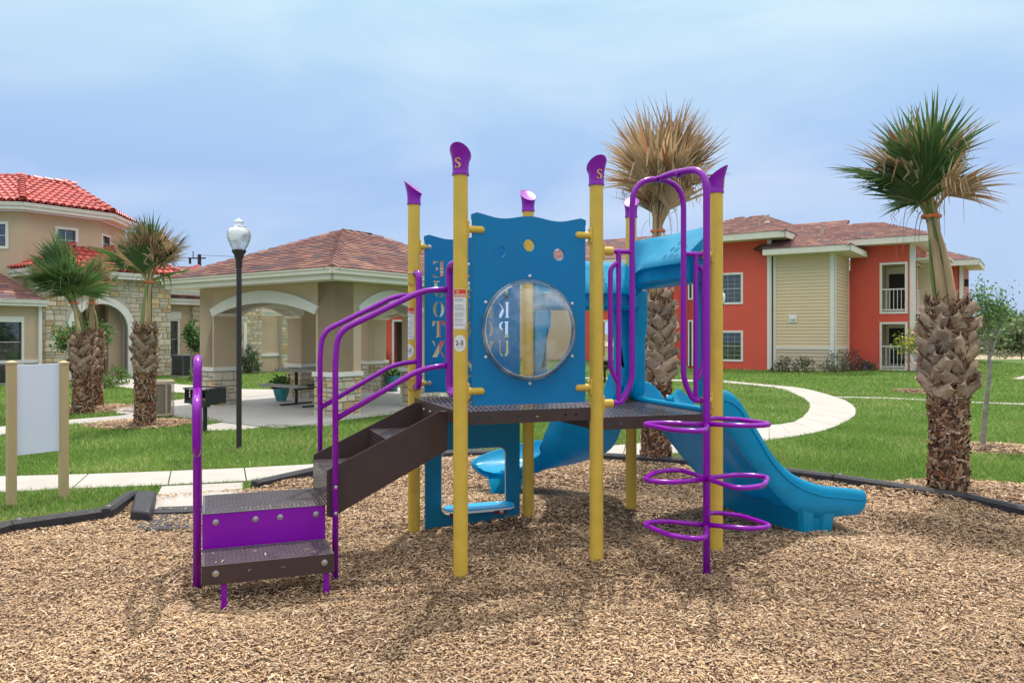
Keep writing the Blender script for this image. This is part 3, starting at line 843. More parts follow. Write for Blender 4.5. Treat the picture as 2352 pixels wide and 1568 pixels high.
Lc, zc = PL(1216, 757, PA, uAB)
holes = [circ(*PL(px, py, PA, uAB), .039) for px, py in ((1147, 578), (1215, 563.5), (1283, 585))]
holes.append(circ(Lc, zc, .300, 56))
mb = MB(); mb.plate(wavy_panel(L0, L1, 1.052, 2.262), holes, PA - nAB * .012, uAB, Z, nAB, .019)
pn = part(mb, 'bubble_panel', 'blue_board', bevel=.002, bseg=1)
for k in range(6):
    a = PI / 2 + k * PI / 3
    bolt(PA + uAB * (Lc + .343 * math.cos(a)) + Z * (zc + .343 * math.sin(a)) + nAB * .007, nAB, .0075, pn, 'white_plastic')
M = frame(PA + uAB * Lc + Z * zc + nAB * .0075, uAB, Z, nAB)
prof = [(.325, 0), (.325, .004), (.308, .006), (.300, .014), (.298, .03), (.288, .075), (.262, .122), (.22, .160), (.165, .188), (.10, .206), (.04, .213), (0, .214)]
mb = MB(); mb.lathe(prof, 64, M=M); mb.f = [f for f in mb.f if len(f) == 4]; mb.mi = mb.mi[:len(mb.f)]; mb.c = mb.c[:len(mb.f)]
mb.build('bubble_window', 'bubble_clear', pn, smooth=True)
mb = MB(); mb.tube([M @ Vector((.302 * math.cos(2 * PI * k / 56), .302 * math.sin(2 * PI * k / 56), .012)) for k in range(56)], .0035, 8, closed=True)
mb.build('window_rim', 'rim_clear', pn, smooth=True)
for z_ in (1.5 + (HY - 527) / F * 4.68, 1.5 + (HY - 898) / F * 4.68): clamp_peg(PA, uAB, 1, z_)
for z_ in (1.5 + (HY - 540) / F * 4.93, 1.5 + (HY - 890) / F * 4.93): clamp_peg(PB, -uAB, 1, z_)

nDE = outn(uDE)
La, za = PL(992.9, 599, PD, uDE); Lb, zb = PL(1020.8, 637, PD, uDE)
cw = (Lb - La) / .8; LH = za - zb; pitch_z = LH * 1.235; pitch_x = (PL(1147, 700, PD, uDE)[0] - La) / 4.1
L0, _ = PL(975.5, 700, PD, uDE); L1 = L0 + .775
hl = []
rows_ = ['ABCDE', 'FGHIJ', 'KLMNO', 'PQRST', 'UVWX', 'YZ']
for r, row in enumerate(rows_):
    for c, ch in enumerate(row):
        col = 4 - c if r < 4 else (4 - c if r == 5 else [4, 3, 1, 0][c])
        if r == 5: col = [3, 2][c]
        x0 = La + col * pitch_x; z0 = za - LH - r * pitch_z
        for poly in GL[ch]:
            hl.append([(x0 + (.82 - q[0]) * cw, z0 + q[1] * LH) for q in poly])
mb = MB(); mb.plate(wavy_panel(L0, L1, 1.052, 2.262), hl, PD - nDE * .012, uDE, Z, nDE, .019)
ap = part(mb, 'alphabet_panel', 'blue_board')
for zz in (1.125, 2.165):
    bolt(PD + uDE * (L0 + .035) + Z * zz + nDE * .007, nDE, .0135, ap); bolt(PD + uDE * (L1 - .035) + Z * zz + nDE * .007, nDE, .0135, ap)
    clamp_peg(PD, uDE, 1, zz, .06); clamp_peg(PE, -uDE, 1, zz, .06)

# --- lower panel with an opening and a bench board
L0, _ = PL(977.5, 1100, PD, uDE); L1, _ = PL(1195, 1100, PD, uDE)
oL, zt = PL(1015, 1035, PD, uDE); oR, _ = PL(1162, 1035, PD, uDE)
def rrect(x0, y0, x1, y1, r, n=5):
    pts = []
    for cx, cy, a0 in ((x1 - r, y1 - r, 0), (x0 + r, y1 - r, 90), (x0 + r, y0 + r, 180), (x1 - r, y0 + r, 270)):
        for k in range(n + 1):
            a = math.radians(a0 + 90 * k / n); pts.append((cx + r * math.cos(a), cy + r * math.sin(a)))
    return pts
mb = MB(); mb.plate([(L0, -.1), (L1, -.1), (L1, .93), (L0, .93)], [rrect(oL, .10, oR, zt, .06)], PD - nDE * .03, uDE, Z, nDE, .019)
lp = part(mb, 'lower_panel', 'teal_board', bevel=.002, bseg=1)
mb = MB(); mb.tube([PD + uDE * a + Z * b + nDE * -.0115 for a, b in rrect(oL, .10, oR, zt, .06)], .0035, 6, closed=True)
mb.build('opening_edge', 'white_plastic', lp)
mb = MB()
zs = .175
outl = rrect(0, 0, (oR - oL) + .03, .20, .085, 6)
so = PD + uDE * (oL - .01) + nDE * .012 + Z * (zs - .018)
mb.plate(outl, [], so, uDE, nDE, Z, .014); st = part(mb, 'bench_seat', 'white_plastic', bevel=.004)
mb = MB(); mb.plate(outl, [], so + Z * .0145, uDE, nDE, Z, .010); mb.build('seat_top', 'seat_blue', st, bevel=.003)
for fx in (.16, .84):
    for fy in (.05, .12):
        bolt(so + uDE * ((oR - oL) * fx) + nDE * fy + Z * .0248, Z, .007, st)
    q = so + uDE * ((oR - oL) * fx - .045) + nDE * .10 - Z * .045
    mb = MB(); mb.obox(q, uDE * .09, nDE * .05, Z * .044); mb.build('seat_bracket', 'bolt_dark', st, bevel=.003)
    bolt(q + uDE * .045 + nDE * .05 + Z * .02, nDE, .013, st)

# --- doorway arch between B and C with its two grab bars
def on_bc(t): return PB + (PC - PB) * t
nBC = outn(uBC)
R1 = .0195
tl, tr_ = .2876, .7166
zt = EYE + (HY - 412) / F * 5.1
zb_ = EYE + (HY - 925) / F * 5.03
arch = [on_bc(.13) + Z * zb_, on_bc(.205) + Z * (zb_ + .005), on_bc(tl) + Z * (zb_ + .14), on_bc(tl) + Z * (zt), on_bc(tr_) + Z * (zt), on_bc(tr_) + Z * (zb_ + .14), on_bc(.80) + Z * (zb_ + .005), on_bc(.87) + Z * zb_]
pa = [arch[0]] + fillet([arch[0], arch[1], arch[2] - Z * .0, arch[3]], .1, 6)[1:-1] + fillet([arch[2], arch[3], arch[4], arch[5]], .19, 9)[1:-1] + fillet([arch[4], arch[5], arch[6], arch[7]], .1, 6)[1:]
mb = MB(); mb.tube(pa, R1, 14); ar = part(mb, 'doorway_arch', 'purple_paint', smooth=True)
zc1 = EYE + (HY - 578) / F * 5.03
for a_, b_, s_, dl in ((0, tl, 1, .1117), (1, tr_, -1, 1 - .1117)):
    t1 = a_ + s_ * .055
    mb = MB(); mb.tube([on_bc(t1) + Z * zc1, on_bc(b_) + Z * zc1], R1 * .85, 12)
    tb = .178 if s_ > 0 else 1 - .178
    mb.tube([on_bc(tb) + Z * zc1, on_bc(tb) + Z * (zb_ + .01)], R1 * .9, 12)
    lo = fillet([on_bc(tb) + Z * (zc1 - .07), on_bc(dl) + Z * (zc1 - .11), on_bc(dl) + Z * (zb_ + .23), on_bc(tb) + Z * (zb_ + .13)], .11, 6)
    mb.tube(lo, R1 * .85, 12)
    part(mb, 'grab_bar', 'purple_paint', smooth=50)
for p, u in ((PB, uBC), (PC, -uBC)):
    for zz in (zc1, zb_):
        mb = MB(); mb.tube([p + u * .042 + Z * zz, p + u * .115 + Z * zz], .028, 16)
        cl = part(mb, 'clamp', 'yellow_paint', smooth=40)
        mb = MB(); mb.obox(p + u * .038 - Z * .055 + Z * zz - outn(u) * .026, u * .012, outn(u) * .052, Z * .11); mb.build('clamp_flange', 'yellow_paint', cl, bevel=.004, smooth=40)
        for dz in (-.04, .04):
            M = frame(p + u * .05 + Z * (zz + dz) + outn(u) * (.014 if u.x > 0 else -.014), Z, outn(u), u)
            mb = MB(); mb.lathe([(.006, 0), (.005, .004), (0, .005)], 8, M=M); mb.build('bolt', 'steel', cl, smooth=40)

# --- pod climber: bent pole with three pairs of loops
pole = V2(1.222, 4.71); mid = on_bc(.5) + Z * (zt + .0)
zp = EYE + (HY - 385) / F * 4.71
pth = fillet([pole - Z * .2, pole + Z * 1.0, pole + Z * zp, mid + V2(.07, -.12) + Z * .015, mid], .17, 10)
mb = MB(); mb.tube(pth[:-8] + pth[-8:], .0225, 16); cpole = part(mb, 'climber_pole', 'purple_paint', smooth=True)
mb = MB(); q = (pole + Z * zp) * .45 + mid * .55; dd = (mid - pole - Z * zp).normalized()
mb.tube([q - dd * .01 , q + dd * .01], .0232, 16); mb.build('sleeve_joint', 'purple_paint', cpole, smooth=40)
loopL = [(-.012, .012), (-.25, .115), (-.405, .045), (-.277, -.245), (-.10, -.33), (-.02, -.10), (-.006, -.018)]
loopR = [(-a, -b) for a, b in loopL]
for i, zz in enumerate((.930, .59, .299)):
    for lp_ in (loopL, loopR):
        s = -1 if i == 1 else 1
        pts = [pole + V2(a, b * s, zz + (.006 if lp_ is loopR else 0)) for a, b in lp_]
        mb = MB(); mb.tube(fillet(pts, .09, 6), .0155, 12)
        part(mb, 'climber_loop', 'purple_paint', smooth=True)

# --- landing, lower step and stairs
u_ = V2(.939, .345); v_ = V2(-.375, .927); u_.normalize(); v_.normalize()
sfl = V2(-1.704, 4.118)
def step_tray(o, w, d, z, nx, ny, drop, nm='step', hb=(.1, .9), empty=(.33, .55)):
    mb = MB(); mb.perf(o + Z * z + u_ * .015 + v_ * .015, u_, v_, w - .03, d - .03, nx, ny, .0098, .0082, .004)
    st = part(mb, nm, 'deck_vinyl')
    mb = MB()
    mb.obox(o + Z * (z - .004), u_ * w, v_ * .015, Z * .004); mb.obox(o + Z * (z - .004) + v_ * (d - .015), u_ * w, v_ * .015, Z * .004)
    mb.obox(o + Z * (z - .0045), u_ * .015, v_ * d, Z * .004); mb.obox(o + Z * (z - .0045) + u_ * (w - .015), u_ * .015, v_ * d, Z * .004)
    mb.build('step_rim', 'deck_vinyl', st)
    hl = [[(w * t + .010 * math.cos(k * PI / 4) * 1.3, -drop * .42 + .007 * math.sin(k * PI / 4)) for k in range(8)] for t in empty]
    nn = -v_
    if drop > 0:
        mb = MB(); mb.plate([(0, -drop), (w, -drop), (w, .002), (0, .002)], hl, o + Z * z + v_ * .004, u_, Z, nn, .006)
        fr = mb.build('step_front', 'brown_vinyl', st, bevel=.003, bseg=1)
        for t in hb: bolt(o + Z * (z - drop * .42) + u_ * (w * t) - v_ * .002, nn, .0135, st)
        mb = MB(); mb.obox(o + Z * (z - drop) , u_ * .005, v_ * d, Z * (drop - .005)); mb.obox(o + Z * (z - drop) + u_ * (w - .005), u_ * .005, v_ * d, Z * (drop - .005))
        mb.obox(o + Z * (z - drop) + v_ * (d - .005) + u_ * .006, u_ * (w - .012), v_ * .005, Z * (drop - .008))
        mb.build('step_side', 'brown_vinyl', st)
    return st
step_tray(sfl, .715, .355, .222, 28, 10, .105, 'lower_step', (.1, .92), (.35, .6))
for fx, h in ((.14, -.15), (.92, -.15)):
    q = sfl + u_ * (.715 * fx) + v_ * .02
    mb = MB(); mb.obox(q + Z * -.15, u_ * .03, v_ * .03, Z * .27); part(mb, 'step_leg', 'purple_paint', bevel=.004)
lfl = sfl + v_ * .365
lw_, ld_ = .715, .56
step_tray(lfl, lw_, ld_, .430, 29, 16, 0, 'landing')
mb = MB(); mb.obox(lfl + Z * .215 + v_ * .003, u_ * lw_, v_ * .006, Z * .212); kp = part(mb, 'kick_plate', 'purple_paint', bevel=.002)
for t in (.105, .42, .62, .92): bolt(lfl + Z * .375 + u_ * (lw_ * t) + v_ * .003, -v_, .0135, kp)
mb = MB(); mb.obox(lfl + Z * .34 + v_ * .02, u_ * .006, v_ * (ld_ - .02), Z * .085); mb.obox(lfl + Z * .34 + v_ * (ld_ - .01), u_ * lw_, v_ * .006, Z * .085)
part(mb, 'landing_side', 'brown_vinyl')
# stair flight up to the deck
ft = PA + vAD * (.24 * (PD - PA).length); bt = PA + vAD * (.81 * (PD - PA).length)
wS = (bt - ft).length
lb = lfl + u_ * lw_
sl_len = (ft - lb).dot(u_)
def stringer(o, sgn):
    # profile in (distance back from the deck along -u, height)
    top = [(0.0, .995), (.03, 1.005), (sl_len - .30, .70), (sl_len - .03, .648), (sl_len + .01, .62)]
    pts = [(0, .995), (.0, .742), (sl_len - .03, .362), (sl_len + .0, .375), (sl_len + .0, .655), (sl_len - .03, .672), (.05, 1.0)]
    m2 = MB(); m2.plate([(-a, b) for a, b in pts], [], o, u_, Z, v_ * sgn, .007)
    return part(m2, 'stringer', 'brown_vinyl', bevel=.002, bseg=1)
stringer(ft, 1); stringer(bt, -1)
mb = MB(); mb.obox(ft + Z * .80 - u_ * .006, u_ * .005, v_ * wS, Z * .21); hd = part(mb, 'stair_header', 'brown_vinyl')
for t in (.15, .35, .6, .85): bolt(ft + v_ * (wS * t) + Z * .955 - u_ * .007, -u_, .011, hd)
run = sl_len / 2
for i, zz in ((0, .625), (1, .82)):
    o = ft - u_ * (sl_len - run * i) + v_ * .01
    m2 = MB(); m2.perf(o + Z * zz, u_, v_, run + .01, wS - .02, 12, 24, .0098, .0085, .004); tr2 = part(m2, 'stair_tread', 'deck_vinyl')
    z0 = .43 if i == 0 else .625
    m2 = MB(); m2.perf(o + Z * (z0 + .003) + v_ * (wS - .02), -v_, Z, wS - .02, zz - z0 - .003, 24, 7, .0095, .0090, .004)
    m2.build('riser', 'brown_vinyl' if i else 'deck_vinyl', tr2)

# --- handrails
R2 = .0185
def side_loop(p, q, z0, z1, clampdir):
    """flattened ring beside a post, between p (at the post) and q"""
    mb = MB(); pts = fillet([p + Z * z1, q + Z * (z1 + .0), q + Z * z0, p + Z * z0], .07, 6)
    mb.tube(pts, .0235, 14); return part(mb, 'entry_loop', 'purple_paint', smooth=True)
qf = PA + vAD * .235; qb = PD - vAD * .145
side_loop(PA + vAD * .03, qf, 1.115, 1.945, 1)
side_loop(PD - vAD * .03, qb, 1.10, 1.955, 1)
for p, z_ in ((PD, 1.92), (PD, 1.125)):
    mb = MB(); nn = outn(vAD) * -1
    mb.obox(p + V2(-.012, -POST_R - .006) + Z * (z_ - .05) - V2(.03, 0), V2(.055, 0), V2(0, .012), Z * .10); cl = part(mb, 'clamp_flange', 'yellow_paint', bevel=.004)
    for dx, dz in ((-.03, .035), (.0, .035), (-.03, -.035)):
        bolt(p + V2(dx - .005, -POST_R - .006, z_ + dz), V2(0, -1), .005, cl)
def rail(start, zs, Lbend, zbend1, Lp, zpost, base=None, rr=R2):
    a = start + Z * zs
    b = start - u_ * Lbend + Z * (zs - .01)
    c = start - u_ * Lp + Z * zbend1
    return a, b, c
for start, tag_ in ((qf, 'f'), (qb, 'b')):
    Lp = .725 if tag_ == 'f' else .7146
    pb = start - u_ * Lp
    base_z = -.2 if tag_ == 'f' else .36
    pts = [start + Z * 1.787, start - u_ * .17 + Z * 1.78, pb + u_ * .02 + Z * 1.515, pb - u_ * .0 + Z * 1.36, pb + Z * base_z]
    mb = MB(); mb.tube(fillet(pts, .13, 8), R2, 14); hr = part(mb, 'handrail', 'purple_paint', smooth=True)
    pts = [start + Z * 1.298, start - u_ * .19 + Z * 1.275, pb + Z * .975]
    mb = MB(); mb.tube(fillet(pts, .12, 8), R2 * .95, 14); mb.build('lower_rail', 'purple_paint', hr, smooth=True)
    for zz in (.56, .40):
        if tag_ == 'f': bolt(pb - v_ * .018 + Z * zz, -v_, .008, hr)
# left pole with its nested loop rails
pl_ = lfl + V2(-.03, .0)
ztop = 1.345
pts = fillet([pl_ - Z * .2, pl_ + Z * ztop, pl_ + v_ * .50 + Z * ztop, pl_ + v_ * .50 + Z * .36], .09, 8)
mb = MB(); mb.tube(pts, .0235, 16); hr = part(mb, 'handrail', 'purple_paint', smooth=True)
fwd = -v_
pts = fillet([pl_ + Z * 1.17 + fwd * .01, pl_ + fwd * .34 + Z * 1.12, pl_ + fwd * .34 + Z * .84, pl_ + fwd * .01 + Z * .80], .085, 8)
mb = MB(); mb.tube(pts, .0225, 16); mb.build('lower_rail', 'purple_paint', hr, smooth=True)
mb = MB(); mb.tube([pl_ + Z * .80, pl_ + v_ * .5 + Z * .80], .018, 12); mb.build('lower_rail', 'purple_paint', hr, smooth=True)

# --- slide hoods
def hood(p, q, name, dz=0.):
    """moulded surround from post p to post q, seen from the deck side; bulge leans outwards"""
    u = (q - p).normalized(); W = (q - p).length; n = -outn(u)     # n points away from the deck
    a, b = .045, W - .045
    prof0 = [(-.045, 1.865), (-.055, 1.89), (-.055, 1.90), (-.055, 1.905), (-.055, 1.985), (-.055, 1.99), (-.06, 2.01), (-.055, 2.05), (-.05, 2.11), (-.045, 2.18), (-.04, 2.24), (-.03, 2.268), (.0, 2.275)]
    prof1 = [(-.20, 1.862), (-.225, 1.885), (-.225, 1.895), (-.195, 1.905), (-.195, 1.985), (-.225, 1.995), (-.235, 2.012), (-.215, 2.05), (-.16, 2.10), (-.09, 2.16), (-.03, 2.22), (.01, 2.265), (.035, 2.272)]
    prof0 = [(a_, b_ + dz) for a_, b_ in prof0]; prof1 = [(a_, b_ + dz) for a_, b_ in prof1]
    st = [(a, 0, 0), (a + .05, 0, 0), (a + .055, 1, 0), (a + .14, 1, .06), (a + .26, 1, .35), (a + .40, 1, .75), (a + .55, 1, 1), (b - .3, 1, 1), (b - .075, 1, 1), (b - .07, 0, 1), (b, 0, .95)]
    vs = []; fs = []; m = len(prof0)
    for L, g, s in st:
        for k in range(m):
            n0, z0 = prof0[k]; n1, z1 = prof1[k]
            if 2 <= k <= 5:
                nn = n0 * (1 - s) + n1 * s - .012 + (.04 if (g and k in (3, 4)) else 0); zz = z1
            else: nn, zz = n0 * (1 - s) + n1 * s, z0 * (1 - s) + z1 * s
            vs.append(p + u * L + n * nn + Z * zz)
        bk = [(.055, 2.25), (.05, 2.10), (.03, 1.90), (.0, 1.862)]
        for nn, zz in bk: vs.append(p + u * L + n * nn + Z * (zz + dz))
    M_ = m + 4
    for i in range(len(st) - 1):
        for k in range(M_):
            k2 = (k + 1) % M_; fs.append((i * M_ + k, i * M_ + k2, (i + 1) * M_ + k2, (i + 1) * M_ + k))
    fs.append(tuple(range(M_))[::-1]); fs.append(tuple(range((len(st) - 1) * M_, len(st) * M_)))
    mb = MB(); mb.add(vs, fs); h = part(mb, name, 'slide_plastic', smooth=45)
    # side legs
    for L, s in ((a, 1), (b, -1)):
        pts = [(0, 1.86 + dz), (.135, 1.86 + dz), (.135, 1.58), (.10, 1.46), (.10, 1.04), (.06, .965), (0, .965)]
        m2 = MB(); m2.plate([(L + s * x, zz) for x, zz in pts], [], p - n * .055, u, Z, n, .11)
        m2.build('hood_leg', 'slide_plastic', h, bevel=.014, smooth=40, bseg=3)
    # pressed oval rings
    rr = random.Random(3)
    for k in range(7):
        L = b - .28 + (k % 3) * .075 + rr.uniform(-.01, .01); zz = 2.06 + dz + (k // 3) * .055 + rr.uniform(-.01, .01)
        nn = -.222 + (zz - dz - 2.05) * 1.15
        c = p + u * L + n * (nn) + Z * zz
        t2 = (Z * .65 + n * .75).normalized()
        m2 = MB(); m2.tube([c + u * (.018 * math.cos(i * PI / 6)) + t2 * (.024 * math.sin(i * PI / 6)) for i in range(12)], .0016, 4, closed=True)
        m2.build('pressed_ring', 'teal_board', h)
    return h
hood(PF, PC, 'slide_hood')
hood(PE, PF, 'slide_hood', -.17)
# ---------------------------------------------------------------- double slide on the right
uS = uAB.copy()
P0 = PC + vCF * .04
rim = [PL(px, py, P0, uS) for px, py in ((1661.8, 893.5), (1675.5, 897), (1698, 915.5), (1721, 957), (1744, 993), (1767, 1034.6), (1794.6, 1066.6), (1822, 1089.5), (1849.5, 1103), (1886, 1114.7), (1936.5, 1119.3), (1978, 1123.9))]
def lerp_tab(t, x):
    if x <= t[0][0]: return t[0][1]
    for (a, b), (c, d) in zip(t[:-1], t[1:]):
        if x <= c: return b + (d - b) * (x - a) / (c - a)
    return t[-1][1]
Lmax = rim[-1][0]; Wd = (PF - PC).length - .08
rim = [(0.0, rim[0][1] - .02)] + rim
floor_tab = [(0, .955), (.06, .955), (.13, .90), (.30, .70), (.5, .47), (.68, .30), (.82, .225), (.95, .20), (1.1, .195), (Lmax, .19)]
vs = []; fs = []; st = []
N = 34
for i in range(N + 1):
    L = Lmax * i / N; r = lerp_tab(rim, L); fl = lerp_tab(floor_tab, L)
    rs = sum(lerp_tab(rim, L + d) for d in (-.03, 0, .03)) / 3; r = rs
    fs_ = sum(lerp_tab(floor_tab, L + d) for d in (-.05, 0, .05)) / 3; fl = min(fs_, r - .06)
    bt_ = fl - .05
    m = Wd / 2; dv = max(fl + .05, r - .03 - .06 * min(1, L / .3))
    if L < .1: dv = fl + .05 + (r - .05 - fl) * (L / .1)
    sec = [(.035, bt_ - .03), (-.005, bt_ + .02), (-.02, r - .05), (-.012, r - .012), (.008, r), (.035, r - .01), (.045, r - .04), (.055, fl + .07), (.10, fl + .01), (.15, fl),
           (m - .12, fl), (m - .07, fl + .015), (m - .045, fl + .07), (m - .028, dv - .01), (m, dv), (m + .028, dv - .01), (m + .045, fl + .07), (m + .07, fl + .015), (m + .12, fl)]
    sec2 = [(Wd - a, b) for a, b in sec[:10]][::-1]
    und = [(Wd - .12, bt_), (Wd - .20, bt_ - .02), (Wd - .24, bt_ - .02), (Wd - .32, bt_), (m + .12, bt_), (m + .06, bt_ - .02), (m - .06, bt_ - .02), (m - .12, bt_), (.32, bt_), (.24, bt_ - .02), (.20, bt_ - .02), (.12, bt_)]
    full = sec + sec2 + und
    st.append([P0 + uS * L + vCF * a + Z * b for a, b in full])
# rounded lip at the exit
last = st[-1]; cc = sum(last, Vector()) / len(last)
for k, (adv, sc) in enumerate(((.022, .93), (.034, .78), (.036, .55))):
    st.append([Vector((cc.x + (p.x - cc.x) * (1 if k < 1 else .995), cc.y + (p.y - cc.y) * (1 if k < 1 else .995), cc.z + (p.z - cc.z) * sc)) + uS * adv for p in last])
M_ = len(st[0]); vs = [p for s_ in st for p in s_]
for i in range(len(st) - 1):
    for k in range(M_): k2 = (k + 1) % M_; fs.append((i * M_ + k, (i + 1) * M_ + k, (i + 1) * M_ + k2, i * M_ + k2))
for i, s_ in ((0, st[0]), (len(st) - 1, st[-1])):
    tr = tessellate_polygon([[Vector(((p - P0).dot(vCF), p.z, 0)) for p in s_]])
    for t in tr: fs.append(tuple(i * M_ + q for q in (t if i else t[::-1])))
mb = MB(); mb.add(vs, fs); ds = part(mb, 'double_slide', 'slide_plastic', smooth=50)
# welt line along the near wall
mb = MB(); mb.tube([P0 + uS * (Lmax * i / 30) - vCF * .021 + Z * (sum(lerp_tab(rim, Lmax * i / 30 + d) for d in (-.03, 0, .03)) / 3 - .075) for i in range(2, 31)], .006, 6)
mb.build('slide_welt', 'slide_plastic', ds, smooth=True)
# foot under the exit: fluted box across the width
mb = MB()
f0, f1 = .80, 1.10
pts = []
prof = [(f0, .03), (f0 + .02, .0), (f0 + .10, .0), (f0 + .12, .03), (f0 + .17, .03), (f0 + .19, 0), (f1 - .03, .0), (f1, .03)]
pr2 = [(a, Wd - b) for a, b in prof[::-1]]
ringf = prof + pr2
top_ = [P0 + uS * (a + (.03 if a < .95 else .02) * 1) + vCF * b + Z * .21 for a, b in ringf]; top_ = [P0 + uS * (.95 + (a - .95) * 1.25) + vCF * b + Z * .215 for a, b in ringf]
bot_ = [P0 + uS * (.95 + (a - .95) * .85) + vCF * (Wd / 2 + (b - Wd / 2) * .93) + Z * -.12 for a, b in ringf]
n_ = len(ringf)
mb.add(top_ + bot_, [(i, (i + 1) % n_, (i + 1) % n_ + n_, i + n_) for i in range(n_)])
mb.build('slide_foot', 'slide_plastic', ds, bevel=.006, smooth=35)
# entry sill with the two chute mouths
mb = MB(); mb.obox(PC - uS * .035 + vCF * .05 + Z * .945, uS * .06, vCF * ((PF - PC).length - .1), Z * .035)
mb.build('slide_sill', 'slide_plastic', ds, bevel=.012, smooth=40)

# ---------------------------------------------------------------- curved slide behind
path = smoothpath([V2(.60, 6.17, .925), V2(.66, 6.38, .86), V2(.69, 6.62, .66), V2(.64, 6.86, .47), V2(.50, 7.07, .33), V2(.28, 7.17, .265), V2(.02, 7.10, .24), V2(-.18, 6.95, .225)], 5)
hw = .30
st = []
for i, p in enumerate(path):
    t = (path[min(i + 1, len(path) - 1)] - path[max(i - 1, 0)]); th = V2(t.x, t.y).normalized(); rt = V2(th.y, -th.x)
    a = i / (len(path) - 1)
    wl_ = .19 if a < .72 else .19 - .125 * ((a - .72) / .28)
    bank = .05 * math.sin(PI * min(1, a * 1.3))
    sec = [(-hw - .03, wl_ - .02), (-hw - .015, wl_), (-hw + .01, wl_), (-hw + .03, wl_ - .04), (-hw + .08, .03), (-.12, 0), (.12, 0), (hw - .08, .03), (hw - .03, wl_ - .04), (hw - .01, wl_), (hw + .015, wl_), (hw + .03, wl_ - .02), (hw + .02, wl_ - .05), (hw - .05, -.03), (.12, -.06), (0, -.065), (-.12, -.06), (-hw + .05, -.03), (-hw - .02, wl_ - .05)]
    st.append([p + rt * x + Z * (y + bank * (-x / hw)) for x, y in sec])
last = st[-1]; c0 = sum(last, Vector()) / len(last)
th = (path[-1] - path[-2]).normalized()
for k, sc in ((.03, .9), (.045, .6)): st.append([c0 + (p - c0) * sc + th * k for p in last])
M_ = len(st[0]); vs = [p for s_ in st for p in s_]; fs = []
for i in range(len(st) - 1):
    for k in range(M_): k2 = (k + 1) % M_; fs.append((i * M_ + k, (i + 1) * M_ + k, (i + 1) * M_ + k2, i * M_ + k2)[::-1])
mb = MB(); mb.add(vs, fs); cs = part(mb, 'curved_slide', 'slide_plastic', smooth=55)
mb = MB()
c = path[-3]
vs = []
for zz, a, b in ((.20, .16, .26), (-.1, .09, .20)):
    for x, y in ((-a, -b), (-a * .3, -b * 1.0), (-a * .2, -b * .93), (a * .2, -b * .93), (a * .3, -b), (a, -b), (a, b), (-a, b)):
        vs.append(V2(c.x + .06 + x, c.y + y, zz))
mb.add(vs, [(i, (i + 1) % 8, (i + 1) % 8 + 8, i + 8) for i in range(8)]); mb.build('slide_foot', 'slide_plastic', cs, bevel=.006, smooth=35)
# side panels of the curved slide's entry
for q in (PE + uEF * .06, PF - uEF * .11):
    m2 = MB(); m2.plate([(0, .95), (.30, .93), (.26, 1.05), (.16, 1.2), (0, 1.24)], [], q, vBE, Z, uEF, .05)
    m2.build('entry_side', 'slide_plastic', cs, bevel=.014, smooth=40, bseg=3)

# ---------------------------------------------------------------- stickers on posts A and D
def text_polys(body, size):
    cu = bpy.data.curves.new('lettering', 'FONT'); cu.body = body; cu.size = size; cu.align_x = 'CENTER'; cu.align_y = 'CENTER'
    cu.resolution_u = 3; cu.offset = size * .02
    ob = bpy.data.objects.new('lettering', cu); COL.objects.link(ob)
    bpy.context.view_layer.update()
    me = ob.to_mesh(); v = [tuple(q.co) for q in me.vertices]; f = [tuple(q.vertices) for q in me.polygons]
    ob.to_mesh_clear(); bpy.data.objects.remove(ob); bpy.data.curves.remove(cu)
    return v, f
def on_post(p, az, x, z, e=.0):
    """wrap: x metres round the post from azimuth az"""
    r = POST_R + .0006 + e; a = az + x / POST_R
    return p + V2(math.sin(a) * r, -math.cos(a) * r, z)
def wrapped(post_, p, az, w, z0, z1, name, m, e=0., par=None):
    mb = MB(); n = 12; vs = []
    for k in range(n + 1):
        x = -w / 2 + w * k / n
        vs += [on_post(p, az, x, z0, e), on_post(p, az, x, z1, e)]
    mb.add(vs, [(2 * k, 2 * k + 2, 2 * k + 3, 2 * k + 1) for k in range(n)])
    return mb.build(name, m, par or post_, smooth=True)
def wrap_text(post_, p, az, body, size, xc, zc, m, e):
    v, f = text_polys(body, size); mb = MB()
    mb.add([on_post(p, az, xc + a, zc + b, e) for a, b, c in v], f)
    return mb.build('lettering', m, post_)
